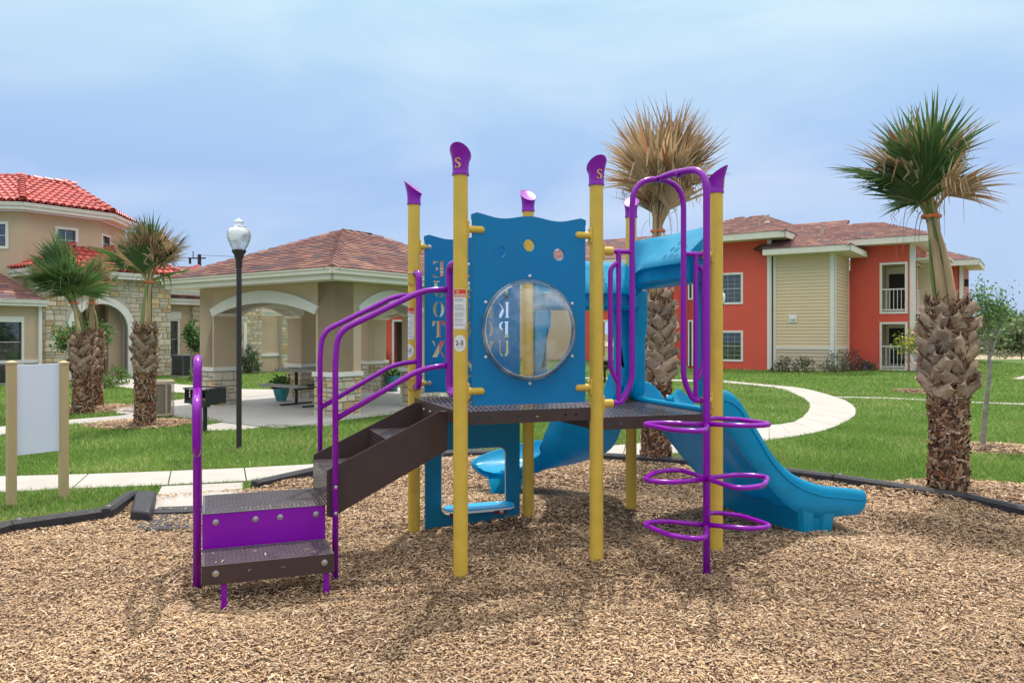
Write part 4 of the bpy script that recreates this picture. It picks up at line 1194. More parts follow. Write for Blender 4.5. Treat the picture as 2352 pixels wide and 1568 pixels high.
for key, p, az, dz in (('A', PA, math.radians(-4), 0), ('D', PD, math.radians(-46), .0)):
    po = POSTS[key]; zt_, zb2 = 1.775, 1.53
    if key == 'D': zt_, zb2 = 1.70, 1.46
    # print sits on its own thin sheet: sub-parts of the post
    wrapped(po, p, az, .090, zb2, zt_, 'warning_label', 'print_white')
    wrapped(po, p, az, .086, zt_ - .048, zt_ - .002, 'label_header', 'print_red', .0004)
    wrap_text(po, p, az, 'WARNING', .0205, 0, zt_ - .037, 'print_white', .0016)
    mb = MB()
    tri = [(-.010, 0), (.010, 0), (0, .018)]; mb.add([on_post(p, az, a - .012, zt_ - .024 + b, .0009) for a, b in tri], [(0, 1, 2)])
    mb.build('label_mark', 'print_white', po)
    wrap_text(po, p, az, '!', .014, -.012, zt_ - .018, 'print_red', .0012)
    mb = MB(); rr = random.Random(4)
    for k in range(22):
        if k in (3, 4, 10, 15, 19): continue
        zz = zt_ - .060 - k * .0078; x1 = rr.uniform(.018, .036)
        n = 6; vs = []
        for j in range(n + 1):
            x = -.036 + (x1 + .036) * j / n; vs += [on_post(p, az, x, zz, .0006), on_post(p, az, x, zz + .0022, .0006)]
        mb.add(vs, [(2 * j, 2 * j + 2, 2 * j + 3, 2 * j + 1) for j in range(n)])
    mb.build('label_lines', 'print_grey', po)
    wrap_text(po, p, az, 'S', .012, .038, zb2 + .010, 'print_black', .0008)
    zc_ = zb2 - .088; mb = MB(); n = 24
    vs = []
    for k in range(n + 1):
        x = .041 * -math.cos(PI * k / n); hz = .050 * math.sin(PI * k / n) + .0002
        vs += [on_post(p, az, x, zc_ - hz, .0004), on_post(p, az, x, zc_ + hz, .0004)]
    mb.add(vs, [(2 * k, 2 * k + 2, 2 * k + 3, 2 * k + 1) for k in range(n)])
    mb.build('age_sticker', 'print_white', po, smooth=True)
    wrap_text(po, p, az, '2-5', .038, 0, zc_ + .001, 'print_black', .0016)
    wrap_text(po, p, az, 'S', .012, -.022, zc_ - .022, 'print_grey', .0009)
    mb = MB()
    for zz, w0, w1 in ((zc_ + .018, -.036, .036), (zc_ - .020, -.012, .026), (zc_ - .024, -.012, .022), (zc_ + .030, -.014, .014), (zc_ - .033, -.014, .018)):
        n = 6; vs = []
        for j in range(n + 1):
            x = w0 + (w1 - w0) * j / n; vs += [on_post(p, az, x, zz, .0007), on_post(p, az, x, zz + .0012, .0007)]
        mb.add(vs, [(2 * j, 2 * j + 2, 2 * j + 3, 2 * j + 1) for j in range(n)])
    mb.build('sticker_lines', 'print_grey', po)

# ---------------------------------------------------------------- blank sign on two posts
a = G(26, 1163); b = G(146, 1144)
sg = thing('blank_sign', 'blank pale sign board between two tan square posts on the left lawn', 'sign', (a + b) / 2)
su = (b - a); W_ = su.length; su.normalize(); sn = outn(su)
for q in (a, b):
    mb = MB(); s_ = .068; o = q - su * s_ / 2 + sn * s_ / 2 - Z * .3
    d = EYE + (HY - 836) / F * q.y
    mb.obox(o, su * s_, -sn * s_, Z * (.3 + d)); po = mb.build('post', 'tan_post', sg, bevel=.004)
    mb = MB(); c = q + Z * d
    w2 = s_ / 2 + .004
    base_ = [c + su * sx * w2 + sn * sy * w2 for sx, sy in ((-1, -1), (1, -1), (1, 1), (-1, 1))]
    mb.add(base_ + [v + Z * .016 for v in base_] + [c + Z * .034], [(3, 2, 1, 0), (0, 1, 5, 4), (1, 2, 6, 5), (2, 3, 7, 6), (3, 0, 4, 7), (4, 5, 8), (5, 6, 8), (6, 7, 8), (7, 4, 8)])
    mb.build('post_cap', 'tan_post', po)
zt1 = EYE + (HY - 838) / F * a.y; zb1 = EYE + (HY - 1047) / F * a.y
mb = MB(); mb.obox(a + su * .034 + Z * zb1 + sn * .006, su * (W_ - .068), -sn * .010, Z * (zt1 - zb1))
mb.build('sign_board', 'sign_white', sg, bevel=.002)
# ---------------------------------------------------------------- buildings: helpers
bx, ax_ = V2(.574, .819), V2(-.819, .574)            # the two directions every building here is set out on
cx_ = -ax_
UNIT = MB(); UNIT.box(-.5, -.5, -.5, .5, .5, .5)
def unit_mesh(name, m):
    o = UNIT.build(name, m, base=(0, 0, 0)); me = o.data; bpy.data.objects.remove(o); return me
def stone_mesh(name, m, seed):
    rr = random.Random(seed); mb = MB(); s = .5; j = lambda: rr.uniform(-.035, .035)
    vs = [(-s + j(), -s, -s + j()), (s + j(), -s, -s + j()), (s + j(), -s, s + j()), (-s + j(), -s, s + j())]
    fr = [(x * .9 + j() * .5, .5 + rr.uniform(-.15, .1), z * .88 + j() * .5) for x, y, z in vs]
    mb.add(vs + fr, [(0, 1, 2, 3), (7, 6, 5, 4), (0, 4, 5, 1), (1, 5, 6, 2), (2, 6, 7, 3), (3, 7, 4, 0)])
    o = mb.build(name, m, base=(0, 0, 0)); me = o.data; bpy.data.objects.remove(o); return me
STONES = [stone_mesh('stone', 'stone', k) for k in range(4)]; GOLD = [stone_mesh('stone', 'stone_gold', k) for k in range(2)]
def stones(parent, o, u, n, w, z0, z1, hrow, wmin, wmax, seed, keep=None, thick=.035, gold=.28):
    """random ashlar facing: each stone its own object, proud of the mortar"""
    rr = random.Random(seed); z = z0; cnt = 0; g = .011
    while z < z1 - .04:
        h = hrow * rr.uniform(.7, 1.35)
        if z + h > z1 - .05: h = z1 - z
        x = 0.
        while x < w - .01:
            l = rr.uniform(wmin, wmax)
            if x + l > w - wmin * .6: l = w - x
            split = rr.random() < .3 and h > hrow * .9
            for k in range(2 if split else 1):
                hh = h / 2 if split else h; zz = z + hh * k
                c = (x + l / 2, zz + hh / 2)
                if keep is None or keep(c[0], c[1], l, hh):
                    me = rr.choice(GOLD) if rr.random() < gold else rr.choice(STONES)
                    M = frame(o + u * c[0] + Z * c[1] + n * (thick / 2), u * (l - g), n * thick * rr.uniform(.8, 1.15), Z * (hh - g))
                    inst(me, 'stone', parent, M); cnt += 1
            x += l
        z += h
    return cnt
def wall(parent, o, u, n, w, z0, z1, holes, m, name='wall', t=.25):
    mb = MB(); mb.plate([(0, z0), (w, z0), (w, z1), (0, z1)], holes, o - n * t, u, Z, n, t)
    return mb.build(name, m, parent)
def rect(x0, z0, x1, z1): return [(x0, z0), (x1, z0), (x1, z1), (x0, z1)]
def bar(mb, o, u, n, x0, z0, x1, z1, d0, d1): mb.obox(o + u * x0 + Z * z0 + n * d0, u * (x1 - x0), n * (d1 - d0), Z * (z1 - z0))
def window(parent, o, u, n, x0, z0, x1, z1, nx=2, nz=2, trim=.10, sash=True, blind='blind', tm='trim_white', head=0., sill=0., mw=.009):
    mb = MB(); T = trim
    for q in ((x0 - T, z1, x1 + T, z1 + T + head), (x0 - T, z0 - T - sill, x1 + T, z0), (x0 - T, z0, x0, z1), (x1, z0, x1 + T, z1)): bar(mb, o, u, n, *q, -.06, .03)
    f = mb.build('window', tm, parent)
    mb = MB(); bar(mb, o, u, n, x0, z0, x1, z1, -.075, -.068); mb.build('pane', 'window_glass', f)
    mb = MB()
    for i in range(1, nx): bar(mb, o, u, n, x0 + (x1 - x0) * i / nx - mw, z0, x0 + (x1 - x0) * i / nx + mw, z1, -.067, -.058)
    for i in range(1, nz): bar(mb, o, u, n, x0, z0 + (z1 - z0) * i / nz - (.02 if sash and i == nz // 2 else mw), x1, z0 + (z1 - z0) * i / nz + (.02 if sash and i == nz // 2 else mw), -.066, -.055)
    mb.build('muntin', 'blind' if mw < .008 else 'trim_white', f)
    if blind:
        mb = MB(); k = 0; zz = z0
        while zz < z1 - .02:
            mb.obox(o + u * x0 + Z * zz - n * .15, u * (x1 - x0), n * .03, Z * .028); zz += .06
        b = mb.build('blind', blind, f); b['kind'] = 'stuff'
        mb = MB(); bar(mb, o, u, n, x0, z0, x1, z1, -.22, -.20); mb.build('room_back', 'dark_room', f)
    return f
PAL_SH = [(.225, .115, .105), (.20, .10, .095), (.26, .135, .115), (.18, .10, .10), (.30, .17, .135), (.15, .105, .115), (.23, .125, .115)]
def roof_plane(parent, pts, e=.125, tw=.30, pal=PAL_SH, seed=1, under='roof_under', ridge=None, name='roof'):
    """pts: polygon whose first edge is the eave; shingles are real overlapping tabs"""
    p = [Vector(q) for q in pts]
    u = (p[1] - p[0]).normalized(); nn = Vector()
    for i in range(len(p)): nn += p[i].cross(p[(i + 1) % len(p)])
    nn.normalize()
    if nn.z < 0: nn = -nn
    s = nn.cross(u)
    if s.z < 0: s = -s
    mb = MB(); m = len(p)
    mb.add([q for q in p] + [q - nn * .10 for q in p], [tuple(range(m))] + [tuple(range(2 * m - 1, m - 1, -1))] + [(i, i + m, (i + 1) % m + m, (i + 1) % m) for i in range(m)])
    r = mb.build(name, under, parent)
    loc = [((q - p[0]).dot(u), (q - p[0]).dot(s)) for q in p]
    xs_ = [q[0] for q in loc]; ys_ = [q[1] for q in loc]; rr = random.Random(seed)
    mb = MB(); y = -.02; row = 0
    # rows clipped to the polygon
    def span(yy):
        xs2 = []
        for i in range(m):
            (x0, y0), (x1, y1) = loc[i], loc[(i + 1) % m]
            if (y0 > yy) != (y1 > yy): xs2.append(x0 + (x1 - x0) * (yy - y0) / (y1 - y0))
        return (min(xs2), max(xs2)) if len(xs2) > 1 else None
    while y < max(ys_) - .02:
        sp = span(max(y, .005) + e * .3)
        if sp:
            x = sp[0] - rr.uniform(0, tw * .5) * 0
            while x < sp[1] - .02:
                w = min(tw * rr.uniform(.6, 1.4), sp[1] - x)
                lift = rr.uniform(.004, .011)
                o = p[0] + u * x + s * y
                sp2 = span(min(y + e, max(ys_) - .01)) or sp
                xa, xb = x, x + w
                ta, tb = max(xa, sp2[0] - .0), min(xb, sp2[1])
                if tb <= ta: ta = tb = (sp2[0] + sp2[1]) / 2 if abs((xa + xb) / 2 - (sp2[0] + sp2[1]) / 2) < w else min(max(xa, sp2[0]), sp2[1])
                base = p[0]
                f0 = base + u * (xa + .004) + s * y + nn * (lift + .012); f1 = base + u * (xb - .004) + s * y + nn * (lift + .012)
                t0 = base + u * (ta + .004) + s * (y + e) + nn * .006; t1 = base + u * (tb - .004) + s * (y + e) + nn * .006
                c = rr.choice(pal); k = rr.uniform(.92, 1.08); mb.col = (c[0] * k, c[1] * k, c[2] * k)
                mb.add([f0, f1, t1, t0, f0 - nn * (lift + .01), f1 - nn * (lift + .01)], [(0, 1, 2, 3), (4, 5, 1, 0)])
                x += w
        y += e; row += 1
    sh = mb.build('shingles', 'shingle', r); sh['kind'] = 'stuff'
    return r
def ridge_caps(parent, a, b, step=.22, w=.15, pal=PAL_SH, seed=5):
    rr = random.Random(seed); a = Vector(a); b = Vector(b); d = (b - a); L = d.length; d.normalize(); sd = d.cross(Z).normalized(); up = sd.cross(d).normalized()
    mb = MB(); n = int(L / step)
    for k in range(n):
        c = rr.choice(pal); q = rr.uniform(.8, 1.2); mb.col = tuple(x * q for x in c)
        o = a + d * (k * step); 
        vs = []
        for t, h in ((0, .035), (step * 1.1, .012)):
            vs += [o + d * t + sd * w + up * (h - .07), o + d * t + up * (h + .015), o + d * t - sd * w + up * (h - .07)]
        mb.add(vs, [(0, 3, 4, 1), (1, 4, 5, 2), (0, 1, 2)])
    r = mb.build('ridge_caps', 'shingle', parent); r['kind'] = 'stuff'
def fascia(parent, pts, h=.19, t=.04, m='trim_cream', gutter=True, name='fascia'):
    """board along an open line of eave corners (top edge), with a gutter lip above"""
    for a, b in zip(pts[:-1], pts[1:]):
        a, b = Vector(a), Vector(b); u = (b - a).normalized(); n = outn(u); mb = MB()
        mb.obox(a - Z * h, b - a, -n * t, Z * h)
        if gutter: mb.obox(a - Z * .10 + n * .002, b - a, n * .055, Z * .075); mb.obox(a - Z * .03 + n * .002, b - a, n * .075, Z * .026)
        mb.build(name, m, parent)
def soffit(parent, poly, z, m='trim_cream'):
    mb = MB(); tr = tessellate_polygon([[Vector((p[0], p[1], 0)) for p in poly]])
    mb.add([(p[0], p[1], z) for p in poly], [tuple(t) for t in tr]); return mb.build('soffit', m, parent)

# ---------------------------------------------------------------- pavilion
K = V2(-3.166, 13.39)                       # front corner of the walls
pv = thing('pavilion', 'tan open picnic pavilion with white arches, stone pier bases and hipped red brown shingle roof', 'pavilion', K + bx * 2.5 + ax_ * 2)
LA, LB, WH = 4.15, 5.0, 2.435
PIER = .60; ST = .725
SP, RISE = 1.86, .24                     # springing height and rise of the low arches
def arch_pts(x0, x1, sp, rise, n=16):
    w = x1 - x0; R = (w * w / 4 + rise * rise) / (2 * rise); c = (x0 + x1) / 2; a0 = math.asin(w / 2 / R)
    return [(c + R * math.sin(-a0 + 2 * a0 * k / n), sp + rise - R + R * math.cos(-a0 + 2 * a0 * k / n)) for k in range(n + 1)]
def arcade(o, u, n, segs, L, tag__):
    """a wall face with segmental arches; segs are (x0, x1) openings"""
    # one outline: down to ST at piers
    pts = [(0, ST)]
    for x0, x1 in segs:
        pts += [(x0, ST)] + arch_pts(x0, x1, SP, RISE) + [(x1, ST)]
    pts += [(L, ST), (L, WH), (0, WH)]
    mb = MB(); mb.plate(pts, [], o - n * .45, u, Z, n, .45)
    w = mb.build('wall', 'stucco_tan', pv)
    for x0, x1 in segs:
        i_ = arch_pts(x0, x1, SP, RISE); e = .04
        o_ = arch_pts(x0 - .10, x1 + .10, SP + .14, RISE + .10)
        mb = MB(); mb.plate([(x0, SP - .005)] + i_[1:-1] + [(x1, SP - .005)] + o_[::-1], [], o - n * .5, u, Z, n, .545)
        mb.build('arch_trim', 'trim_white', w, bevel=.012)
segA = [(.5, 3.65)]; segB = [(.64, 2.25), (2.85, 4.4)]
arcade(K, ax_, -bx, segA, LA, 'a')
arcade(K + bx * .0, bx, cx_, segB, LB, 'b')
arcade(K + bx * LB, ax_, bx, segA, LA, 'c')
arcade(K + ax_ * LA, bx, ax_, segB, LB, 'd')
npier = 0
for (a0, a1) in ((0, .5), (3.65, LA)):
    for (b0, b1) in ((0, .60), (2.25, 2.85), (4.4, LB)):
        o = K + ax_ * a0 + bx * b0; da, db = a1 - a0, b1 - b0
        mb = MB(); mb.obox(o - Z * .05, ax_ * da, bx * db, Z * (ST + .05))
        pr = mb.build('pier_base', 'mortar', pv)
        for (oo, uu, nn, ww) in ((o, ax_, -bx, da), (o, bx, cx_, db)):
            stones(pr, oo - uu * .02, uu, nn, ww + .04, 0, ST - .01, .125, .12, .30, 11 + npier); npier += 1
        mb = MB(); e = .055; mb.obox(o - ax_ * e - bx * e + Z * (ST), ax_ * (da + 2 * e), bx * (db + 2 * e), Z * .085)
        mb.build('pier_cap', 'trim_white', pr, bevel=.01)
        if a0 < 1 or b0 < 9:
            mb = MB(); mb.obox(o + Z * (ST + .08) + ax_ * .004 + bx * .004, ax_ * (da - .008), bx * (db - .008), Z * (1.3)); mb.build('pier_shaft', 'stucco_tan', pr)
OV = .5; Ee = K - (ax_ + bx) * OV; Wa, Wb = LA + 2 * OV, LB + 2 * OV; ze = 2.63
c00 = Ee; c10 = Ee + ax_ * Wa; c11 = c10 + bx * Wb; c01 = Ee + bx * Wb
fascia(pv, [c10 + Z * ze, c00 + Z * ze, c01 + Z * ze, c11 + Z * ze, c10 + Z * ze], .20)
soffit(pv, [c00, c10, c11, c01], ze - .19)
half = Wa / 2; zr = 3.74
ap1 = Ee + (ax_ + bx) * half + Z * zr; ap2 = Ee + ax_ * half + bx * (Wb - half) + Z * zr
def lift(c, z, e=.04): return c + Z * (z + .02)
roof_plane(pv, [lift(c10, ze), lift(c00, ze), ap1], seed=1)
roof_plane(pv, [lift(c00, ze), lift(c01, ze), ap2, ap1], seed=2)
roof_plane(pv, [lift(c11, ze), lift(c10, ze), ap1, ap2], seed=3)
roof_plane(pv, [lift(c01, ze), lift(c11, ze), ap2], seed=4)
ridge_caps(pv, lift(c00, ze), ap1); ridge_caps(pv, ap1, ap2); ridge_caps(pv, lift(c10, ze), ap1); ridge_caps(pv, lift(c01, ze), ap2)
flat('pavilion_floor', [tuple((K + ax_ * a + bx * b)[:2]) for a, b in ((-.5, -1.6), (LA + .5, -1.6), (LA + .5, LB + .3), (-.5, LB + .3))], .018, 'slab_floor')
# picnic table inside
tb = thing('picnic_table', 'grey picnic table with attached benches under the pavilion roof', 'picnic table', P(706, 905, 15.6) * 1)
tb.location.z = .02; ORG[tb.name].z = .02
tc_ = V2(*tb.location[:2]); mb = MB()
for (dy, w, z_) in ((0, .72, .72), (-.62, .26, .43), (.62, .26, .43)):
    mb = MB(); mb.obox(tc_ - ax_ * .6 + bx * (dy - w / 2) + Z * z_, ax_ * 1.2, bx * w, Z * .05); mb.build('table_top' if dy == 0 else 'bench', 'bench_concrete', tb, bevel=.01)
for s_ in (-.35, .35):
    mb = MB(); q = tc_ + ax_ * s_
    mb.tube([q + Z * .02, q + Z * .72], .035, 8); mb.tube([q - bx * .62 + Z * .40, q + bx * .62 + Z * .40], .025, 8); mb.obox(q - bx * .4 - ax_ * .03 + Z * .02, ax_ * .06, bx * .8, Z * .03)
    mb.build('leg_frame', 'dark_metal', tb)

# ---------------------------------------------------------------- clubhouse
Q = V2(-13.07, 26.0); nb = cx_                        # entry face runs along bx, facing cx_
KC = Q + bx * -2.88
cl = thing('clubhouse', 'tan stucco clubhouse with stone entry arch and red clay tiled tower roof', 'building', KC)
def fx(px, line=Q):     # distance along bx from line point for a pixel column
    r = (px - CX) / F; return (r * line.y - line.x) / (bx.x - r * bx.y)
# entry block
x0e, x1e = -2.88, 1.3
s_c = -1.13; ri = .87; spz = 1.63
def arc_open(c, r, sp, z0, n=18): return [(c - r, z0)] + [(c - r * math.cos(PI * k / n), sp + r * math.sin(PI * k / n)) for k in range(n + 1)] + [(c + r, z0)]
op = arc_open(s_c - x0e, ri, spz, -.05)
We = x1e - x0e
pts = [(0, -.05), op[0]] + op[1:-1] + [op[-1], (We, -.05), (We, 3.34), (0, 3.34)]
mb = MB(); mb.plate(pts, [], KC - nb * .3, bx, Z, nb, .3); we = mb.build('stone_wall', 'mortar', cl)
ro = ri + .24
def keepE(x, z, l, h):
    cx2 = s_c - x0e
    for dx in (-l / 2, 0, l / 2):
        for dz in (-h / 2, h / 2):
            X_, Z_ = x + dx - cx2, z + dz
            if abs(X_) < ro and Z_ < spz: return False
            if X_ * X_ + (Z_ - spz) ** 2 < (ro - .02) ** 2 and Z_ >= spz: return False
    return True
stones(we, KC, bx, nb, We, 0, 3.34, .17, .14, .36, 21, keepE, .04, .25)
o_ = arc_open(s_c - x0e, ro, spz, -.04); i_ = arc_open(s_c - x0e, ri, spz, -.04)
mb = MB(); mb.plate(o_ + i_[::-1], [], KC - nb * .22, bx, Z, nb, .285); mb.build('arch_surround', 'trim_white', we, bevel=.01)
# left return wall of the entry block
mb = MB(); mb.obox(KC - nb * .3, ax_ * 0 + -nb * 2.2, bx * .25, Z * 3.34); w2 = mb.build('stone_wall', 'mortar', cl)
stones(w2, KC - nb * .0, -nb, -bx, 2.0, 0, 3.34, .17, .14, .36, 22, None, .04, .25)
# recessed porch
pc0 = KC + bx * (s_c - x0e - 1.25) - nb * .3
mb = MB()
mb.obox(pc0, bx * .1, -nb * 1.5, Z * 3.0); mb.obox(pc0 + bx * 2.4, bx * .1, -nb * 1.5, Z * 3.0); mb.obox(pc0 - nb * 1.5, bx * 1.5, -nb * .1, Z * 3.0)
mb.obox(pc0 - nb * 1.1 + bx * 1.5, bx * 1.0, -nb * .5, Z * 3.0); mb.obox(pc0 + Z * 3.0, bx * 2.5, -nb * 1.6, Z * .1)
mb.build('porch_wall', 'stucco_tan', cl)
mb = MB(); bar(mb, pc0 - nb * 1.1, bx, nb, 1.72, .95, 2.02, 1.95, .002, .03); nt = mb.build('notice_board', 'trim_white', cl)
mb = MB()
for k in range(14): bar(mb, pc0 - nb * 1.1, bx, nb, 1.75, 1.0 + k * .065, 1.98 - (k % 3) * .03, 1.03 + k * .065, .031, .033)
mb.build('notice_lines', 'print_grey', nt)
mb = MB(); bar(mb, pc0 - nb * 1.5, bx, nb, .35, 0, 1.25, 2.1, .005, .05); mb.build('door', 'door_brown', cl)
# tile meshes
def tile_mesh():
    mb = MB(); n = 6; vs = []
    for y, r, h in ((0, .115, .02), (.40, .095, 0)):
        for k in range(n + 1):
            a = PI * k / n; vs.append((-math.cos(a) * r, y, math.sin(a) * r * .85 + h))
    for k in range(n + 1):
        a = PI * k / n; vs.append((-math.cos(a) * .095, 0, math.sin(a) * .075 + .02))
    m = n + 1
    mb.add(vs, [(k, k + 1, m + k + 1, m + k) for k in range(n)] + [(2 * m + k, 2 * m + k + 1, k + 1, k) for k in range(n)])
    return mesh_of(mb, 'roof_tile', 'clay_tile', 50)
TILE = tile_mesh(); NT = [0]
def tile_plane(parent, pts, cw=.235, rh=.36, seed=1, limit=999):
    p = [Vector(q) for q in pts]; u = (p[1] - p[0]).normalized(); nn = Vector()
    for i in range(len(p)): nn += p[i].cross(p[(i + 1) % len(p)])
    nn.normalize(); nn = -nn if nn.z < 0 else nn
    s = nn.cross(u); s = -s if s.z < 0 else s
    m = len(p); mb = MB(); mb.add(p + [q - nn * .08 for q in p], [tuple(range(m)), tuple(range(2 * m - 1, m - 1, -1))] + [(i, i + m, (i + 1) % m + m, (i + 1) % m) for i in range(m)])
    r = mb.build('tile_roof', 'clay_bed', parent)
    loc = [((q - p[0]).dot(u), (q - p[0]).dot(s)) for q in p]; ym = max(q[1] for q in loc); rr = random.Random(seed)
    y = -.04; j = 0
    while y < ym:
        yy = max(y, 0.01) + .05; xs2 = []
        for i in range(m):
            (x0, y0), (x1, y1) = loc[i], loc[(i + 1) % m]
            if (y0 > yy) != (y1 > yy): xs2.append(x0 + (x1 - x0) * (yy - y0) / (y1 - y0))
        if len(xs2) > 1:
            a, b = min(xs2), max(xs2); k0 = math.ceil((a - cw * .1) / cw); x = k0 * cw
            while x < b + .02:
                M = frame(p[0] + u * x + s * (y + rr.uniform(-.008, .008)) + nn * .012, u if u.cross(s).dot(nn) > 0 else -u, s, nn)
                inst(TILE, 'roof_tile', r, M); NT[0] += 1; x += cw
        y += rh; j += 1
    return r
def ridge_tiles(parent, a, b, step=.34):
    a, b = Vector(a), Vector(b); d = (b - a); L = d.length; d.normalize(); sd = d.cross(Z).normalized(); up = sd.cross(d)
    for k in range(int(L / step) + 1):
        M = frame(a + d * (k * step) + up * .03, sd * 1.15, d, up * 1.25); M2 = M
        if sd.cross(d).dot(up) < 0: M2 = frame(a + d * (k * step) + up * .03, -sd * 1.15, d, up * 1.25)
        inst(TILE, 'ridge_tile', parent, M2)
# entry eaves and low tiled roof
ovn = .4; zE = 3.56
eK = KC + nb * ovn - bx * ovn; eR = Q + bx * 1.75 + nb * ovn; eL = KC - bx * ovn - nb * 2.4
fascia(cl, [eL + Z * zE, eK + Z * zE, eR + Z * zE, eR - nb * 2.5 + Z * zE], .22, m='trim_white')
soffit(cl, [eL, eK, eR, eR - nb * 2.5], zE - .21, 'trim_white')
rin = 1.75; zI = zE + rin * .52
iK = eK + (bx - nb) * rin; iR = eR - (bx + nb) * rin; iL = eL + bx * rin
tile_plane(cl, [eK + Z * (zE + .02), eR + Z * (zE + .02), iR + Z * zI, iK + Z * zI], seed=1)
tile_plane(cl, [eL + Z * (zE + .02), eK + Z * (zE + .02), iK + Z * zI, iL + Z * zI], seed=2)
tile_plane(cl, [eR + Z * (zE + .02), eR - nb * 2.5 + Z * (zE + .02), iR - nb * .6 + Z * zI, iR + Z * zI], seed=3)
ridge_tiles(cl, eK + Z * (zE + .04), iK + Z * (zI + .02)); ridge_tiles(cl, eR + Z * (zE + .04), iR + Z * (zI + .02))
# tower
T0 = V2(-15.77, 24.2); zT = 5.46
d0 = V2(-math.cos(math.radians(8)), -math.sin(math.radians(8))); d2 = V2(math.cos(math.radians(100)), math.sin(math.radians(100)))
T2 = T0 + bx * 2.45; Tm = T0 + d0 * 3.2; T3 = T2 + d2 * 2.6
n0 = V2(-d0.y, d0.x); n0 = n0 if n0.y < 0 else -n0
Hx = Tm
wxa = [rect(.42 + .0, 4.33, 1.30, 5.02)]
def txl(px): r = (px - CX) / F; return (r * T0.y - T0.x) / (bx.x - r * bx.y)
wa, wb = txl(127 + 5), txl(178 - 5)
wall(cl, T0, bx, nb, 2.45, 2.8, zT, [rect(wa, 4.32, wb, 5.00)], 'stucco_tan')
window(cl, T0, bx, nb, wa, 4.32, wb, 5.00, 2, 2, .09, False, 'blind')
wall(cl, Tm, -d0, -n0 if (-n0).y < 0 else n0, 3.2, 2.8, zT, [rect(1.2, 4.32, 2.68, 5.02)], 'stucco_tan')
window(cl, Tm, -d0, n0, 1.2, 4.32, 2.68, 5.02, 3, 2, .09, False, 'blind')
n2 = V2(d2.y, -d2.x)
wall(cl, T2, d2, n2, 2.6, 2.8, zT, [rect(.12, 4.0, .85, 4.95)], 'stucco_tan')
window(cl, T2, d2, n2, .12, 4.0, .85, 4.95, 1, 4, .07, False, 'teal_blind')
mb = MB(); mb.plate([tuple(q[:2]) for q in (T0 + ax_ * .3, T2 + ax_ * .3, T3 + ax_ * .3, T3 + ax_ * 3, Tm + ax_ * 3 + bx * 1)], [], (0, 0, 2.8), V2(1, 0), V2(0, 1), Z, .1)
mb.build('tower_floor', 'dark_room', cl)
def outc(a, b, d):
    n = V2((b - a).y, -(b - a).x).normalized(); return n * d
zt = 5.68
eo = .42
eT = T0 + (nb + n0).normalized() * eo * 1.1; e2 = T2 + (nb + n2).normalized() * eo * 1.1; e3 = T3 + n2 * eo; em = Tm + n0 * eo
fascia(cl, [em + Z * zt, eT + Z * zt, e2 + Z * zt, e3 + Z * zt], .22, m='trim_white')
soffit(cl, [em, eT, e2, e3, T3, T2, T0, Tm], zt - .21, 'trim_white')
R0 = P(50, 410, 26.5); R1 = P(156, 430, 27.6); R1.z = R0.z; Rm = R0 + d0 * 3.2
tile_plane(cl, [eT + Z * (zt + .02), e2 + Z * (zt + .02), R1, R0], seed=5)
tile_plane(cl, [em + Z * (zt + .02), eT + Z * (zt + .02), R0, Rm], seed=6)
tile_plane(cl, [e2 + Z * (zt + .02), e3 + Z * (zt + .02), R1], seed=7)
ridge_tiles(cl, eT + Z * (zt + .04), R0); ridge_tiles(cl, e2 + Z * (zt + .04), R1); ridge_tiles(cl, R0, R1); ridge_tiles(cl, Rm, R0)
# right wing
RW = V2(-12.52, 27.8) - bx * 2.4; zW = 2.62
def wx(px): r = (px - CX) / F; return (r * RW.y - RW.x) / (bx.x - r * bx.y)
Lw = wx(458)
xa, xb, xc, xd = wx(352), wx(372), wx(378), wx(408)
wall(cl, RW, bx, nb, Lw, -.05, zW, [rect(xa, .62, xb, 1.98), rect(xc, .62, xd, 1.98)], 'stucco_tan')
window(cl, RW, bx, nb, xa, .62, xb, 1.98, 2, 2, .07, False, 'teal_blind', sill=.05)
window(cl, RW, bx, nb, xc, .62, xd, 1.98, 2, 2, .07, False, 'teal_blind', head=.0, sill=.05)
mb = MB(); bar(mb, RW, bx, nb, xa - .1, 2.06, xd + .12, 2.32, .031, .05); mb.build('window_head', 'trim_white', cl)
sx = wx(438)
stw = MB(); bar(stw, RW, bx, nb, sx, 0, Lw + .6, zW, .01, .12); so_ = stw.build('stone_wall', 'mortar', cl)
stones(so_, RW + bx * sx + nb * .12, bx, nb, Lw + .6 - sx, 0, zW, .17, .16, .36, 31)
a_ = RW - bx * .3 + nb * .4; b_ = RW + bx * (Lw + 1.2) + nb * .4; zg = 2.80
fascia(cl, [a_ + Z * zg, b_ + Z * zg], .22, m='trim_white'); soffit(cl, [a_, b_, b_ - nb * .5, a_ - nb * .5], zg - .2, 'trim_white')
roof_plane(cl, [a_ + Z * zg, b_ + Z * zg, b_ - nb * 3 + Z * (zg + 1.35), a_ - nb * 3 + Z * (zg + 1.35)], seed=11, e=.2, tw=.36)
# little tiled gable end over the wing
g0 = P(392, 671, 27.0); g0.z = 3.14
fascia(cl, [g0, g0 + bx * 1.6], .2, m='trim_white')
tile_plane(cl, [g0 + Z * .02, g0 + bx * 1.6 + Z * .02, g0 + bx * 1.6 - nb * .5 + Z * .25, g0 - nb * .5 + Z * .25], seed=8)
# far shingle roof and its tile hip
f0 = P(365, 640, 36); f1 = P(470, 640, 36); f2 = P(450, 613, 39); f3 = P(372, 611, 39)
roof_plane(cl, [f0, f1, f2, f3], seed=12, e=.25, tw=.5)
ridge_tiles(cl, P(424, 628, 37), P(452, 616, 39))
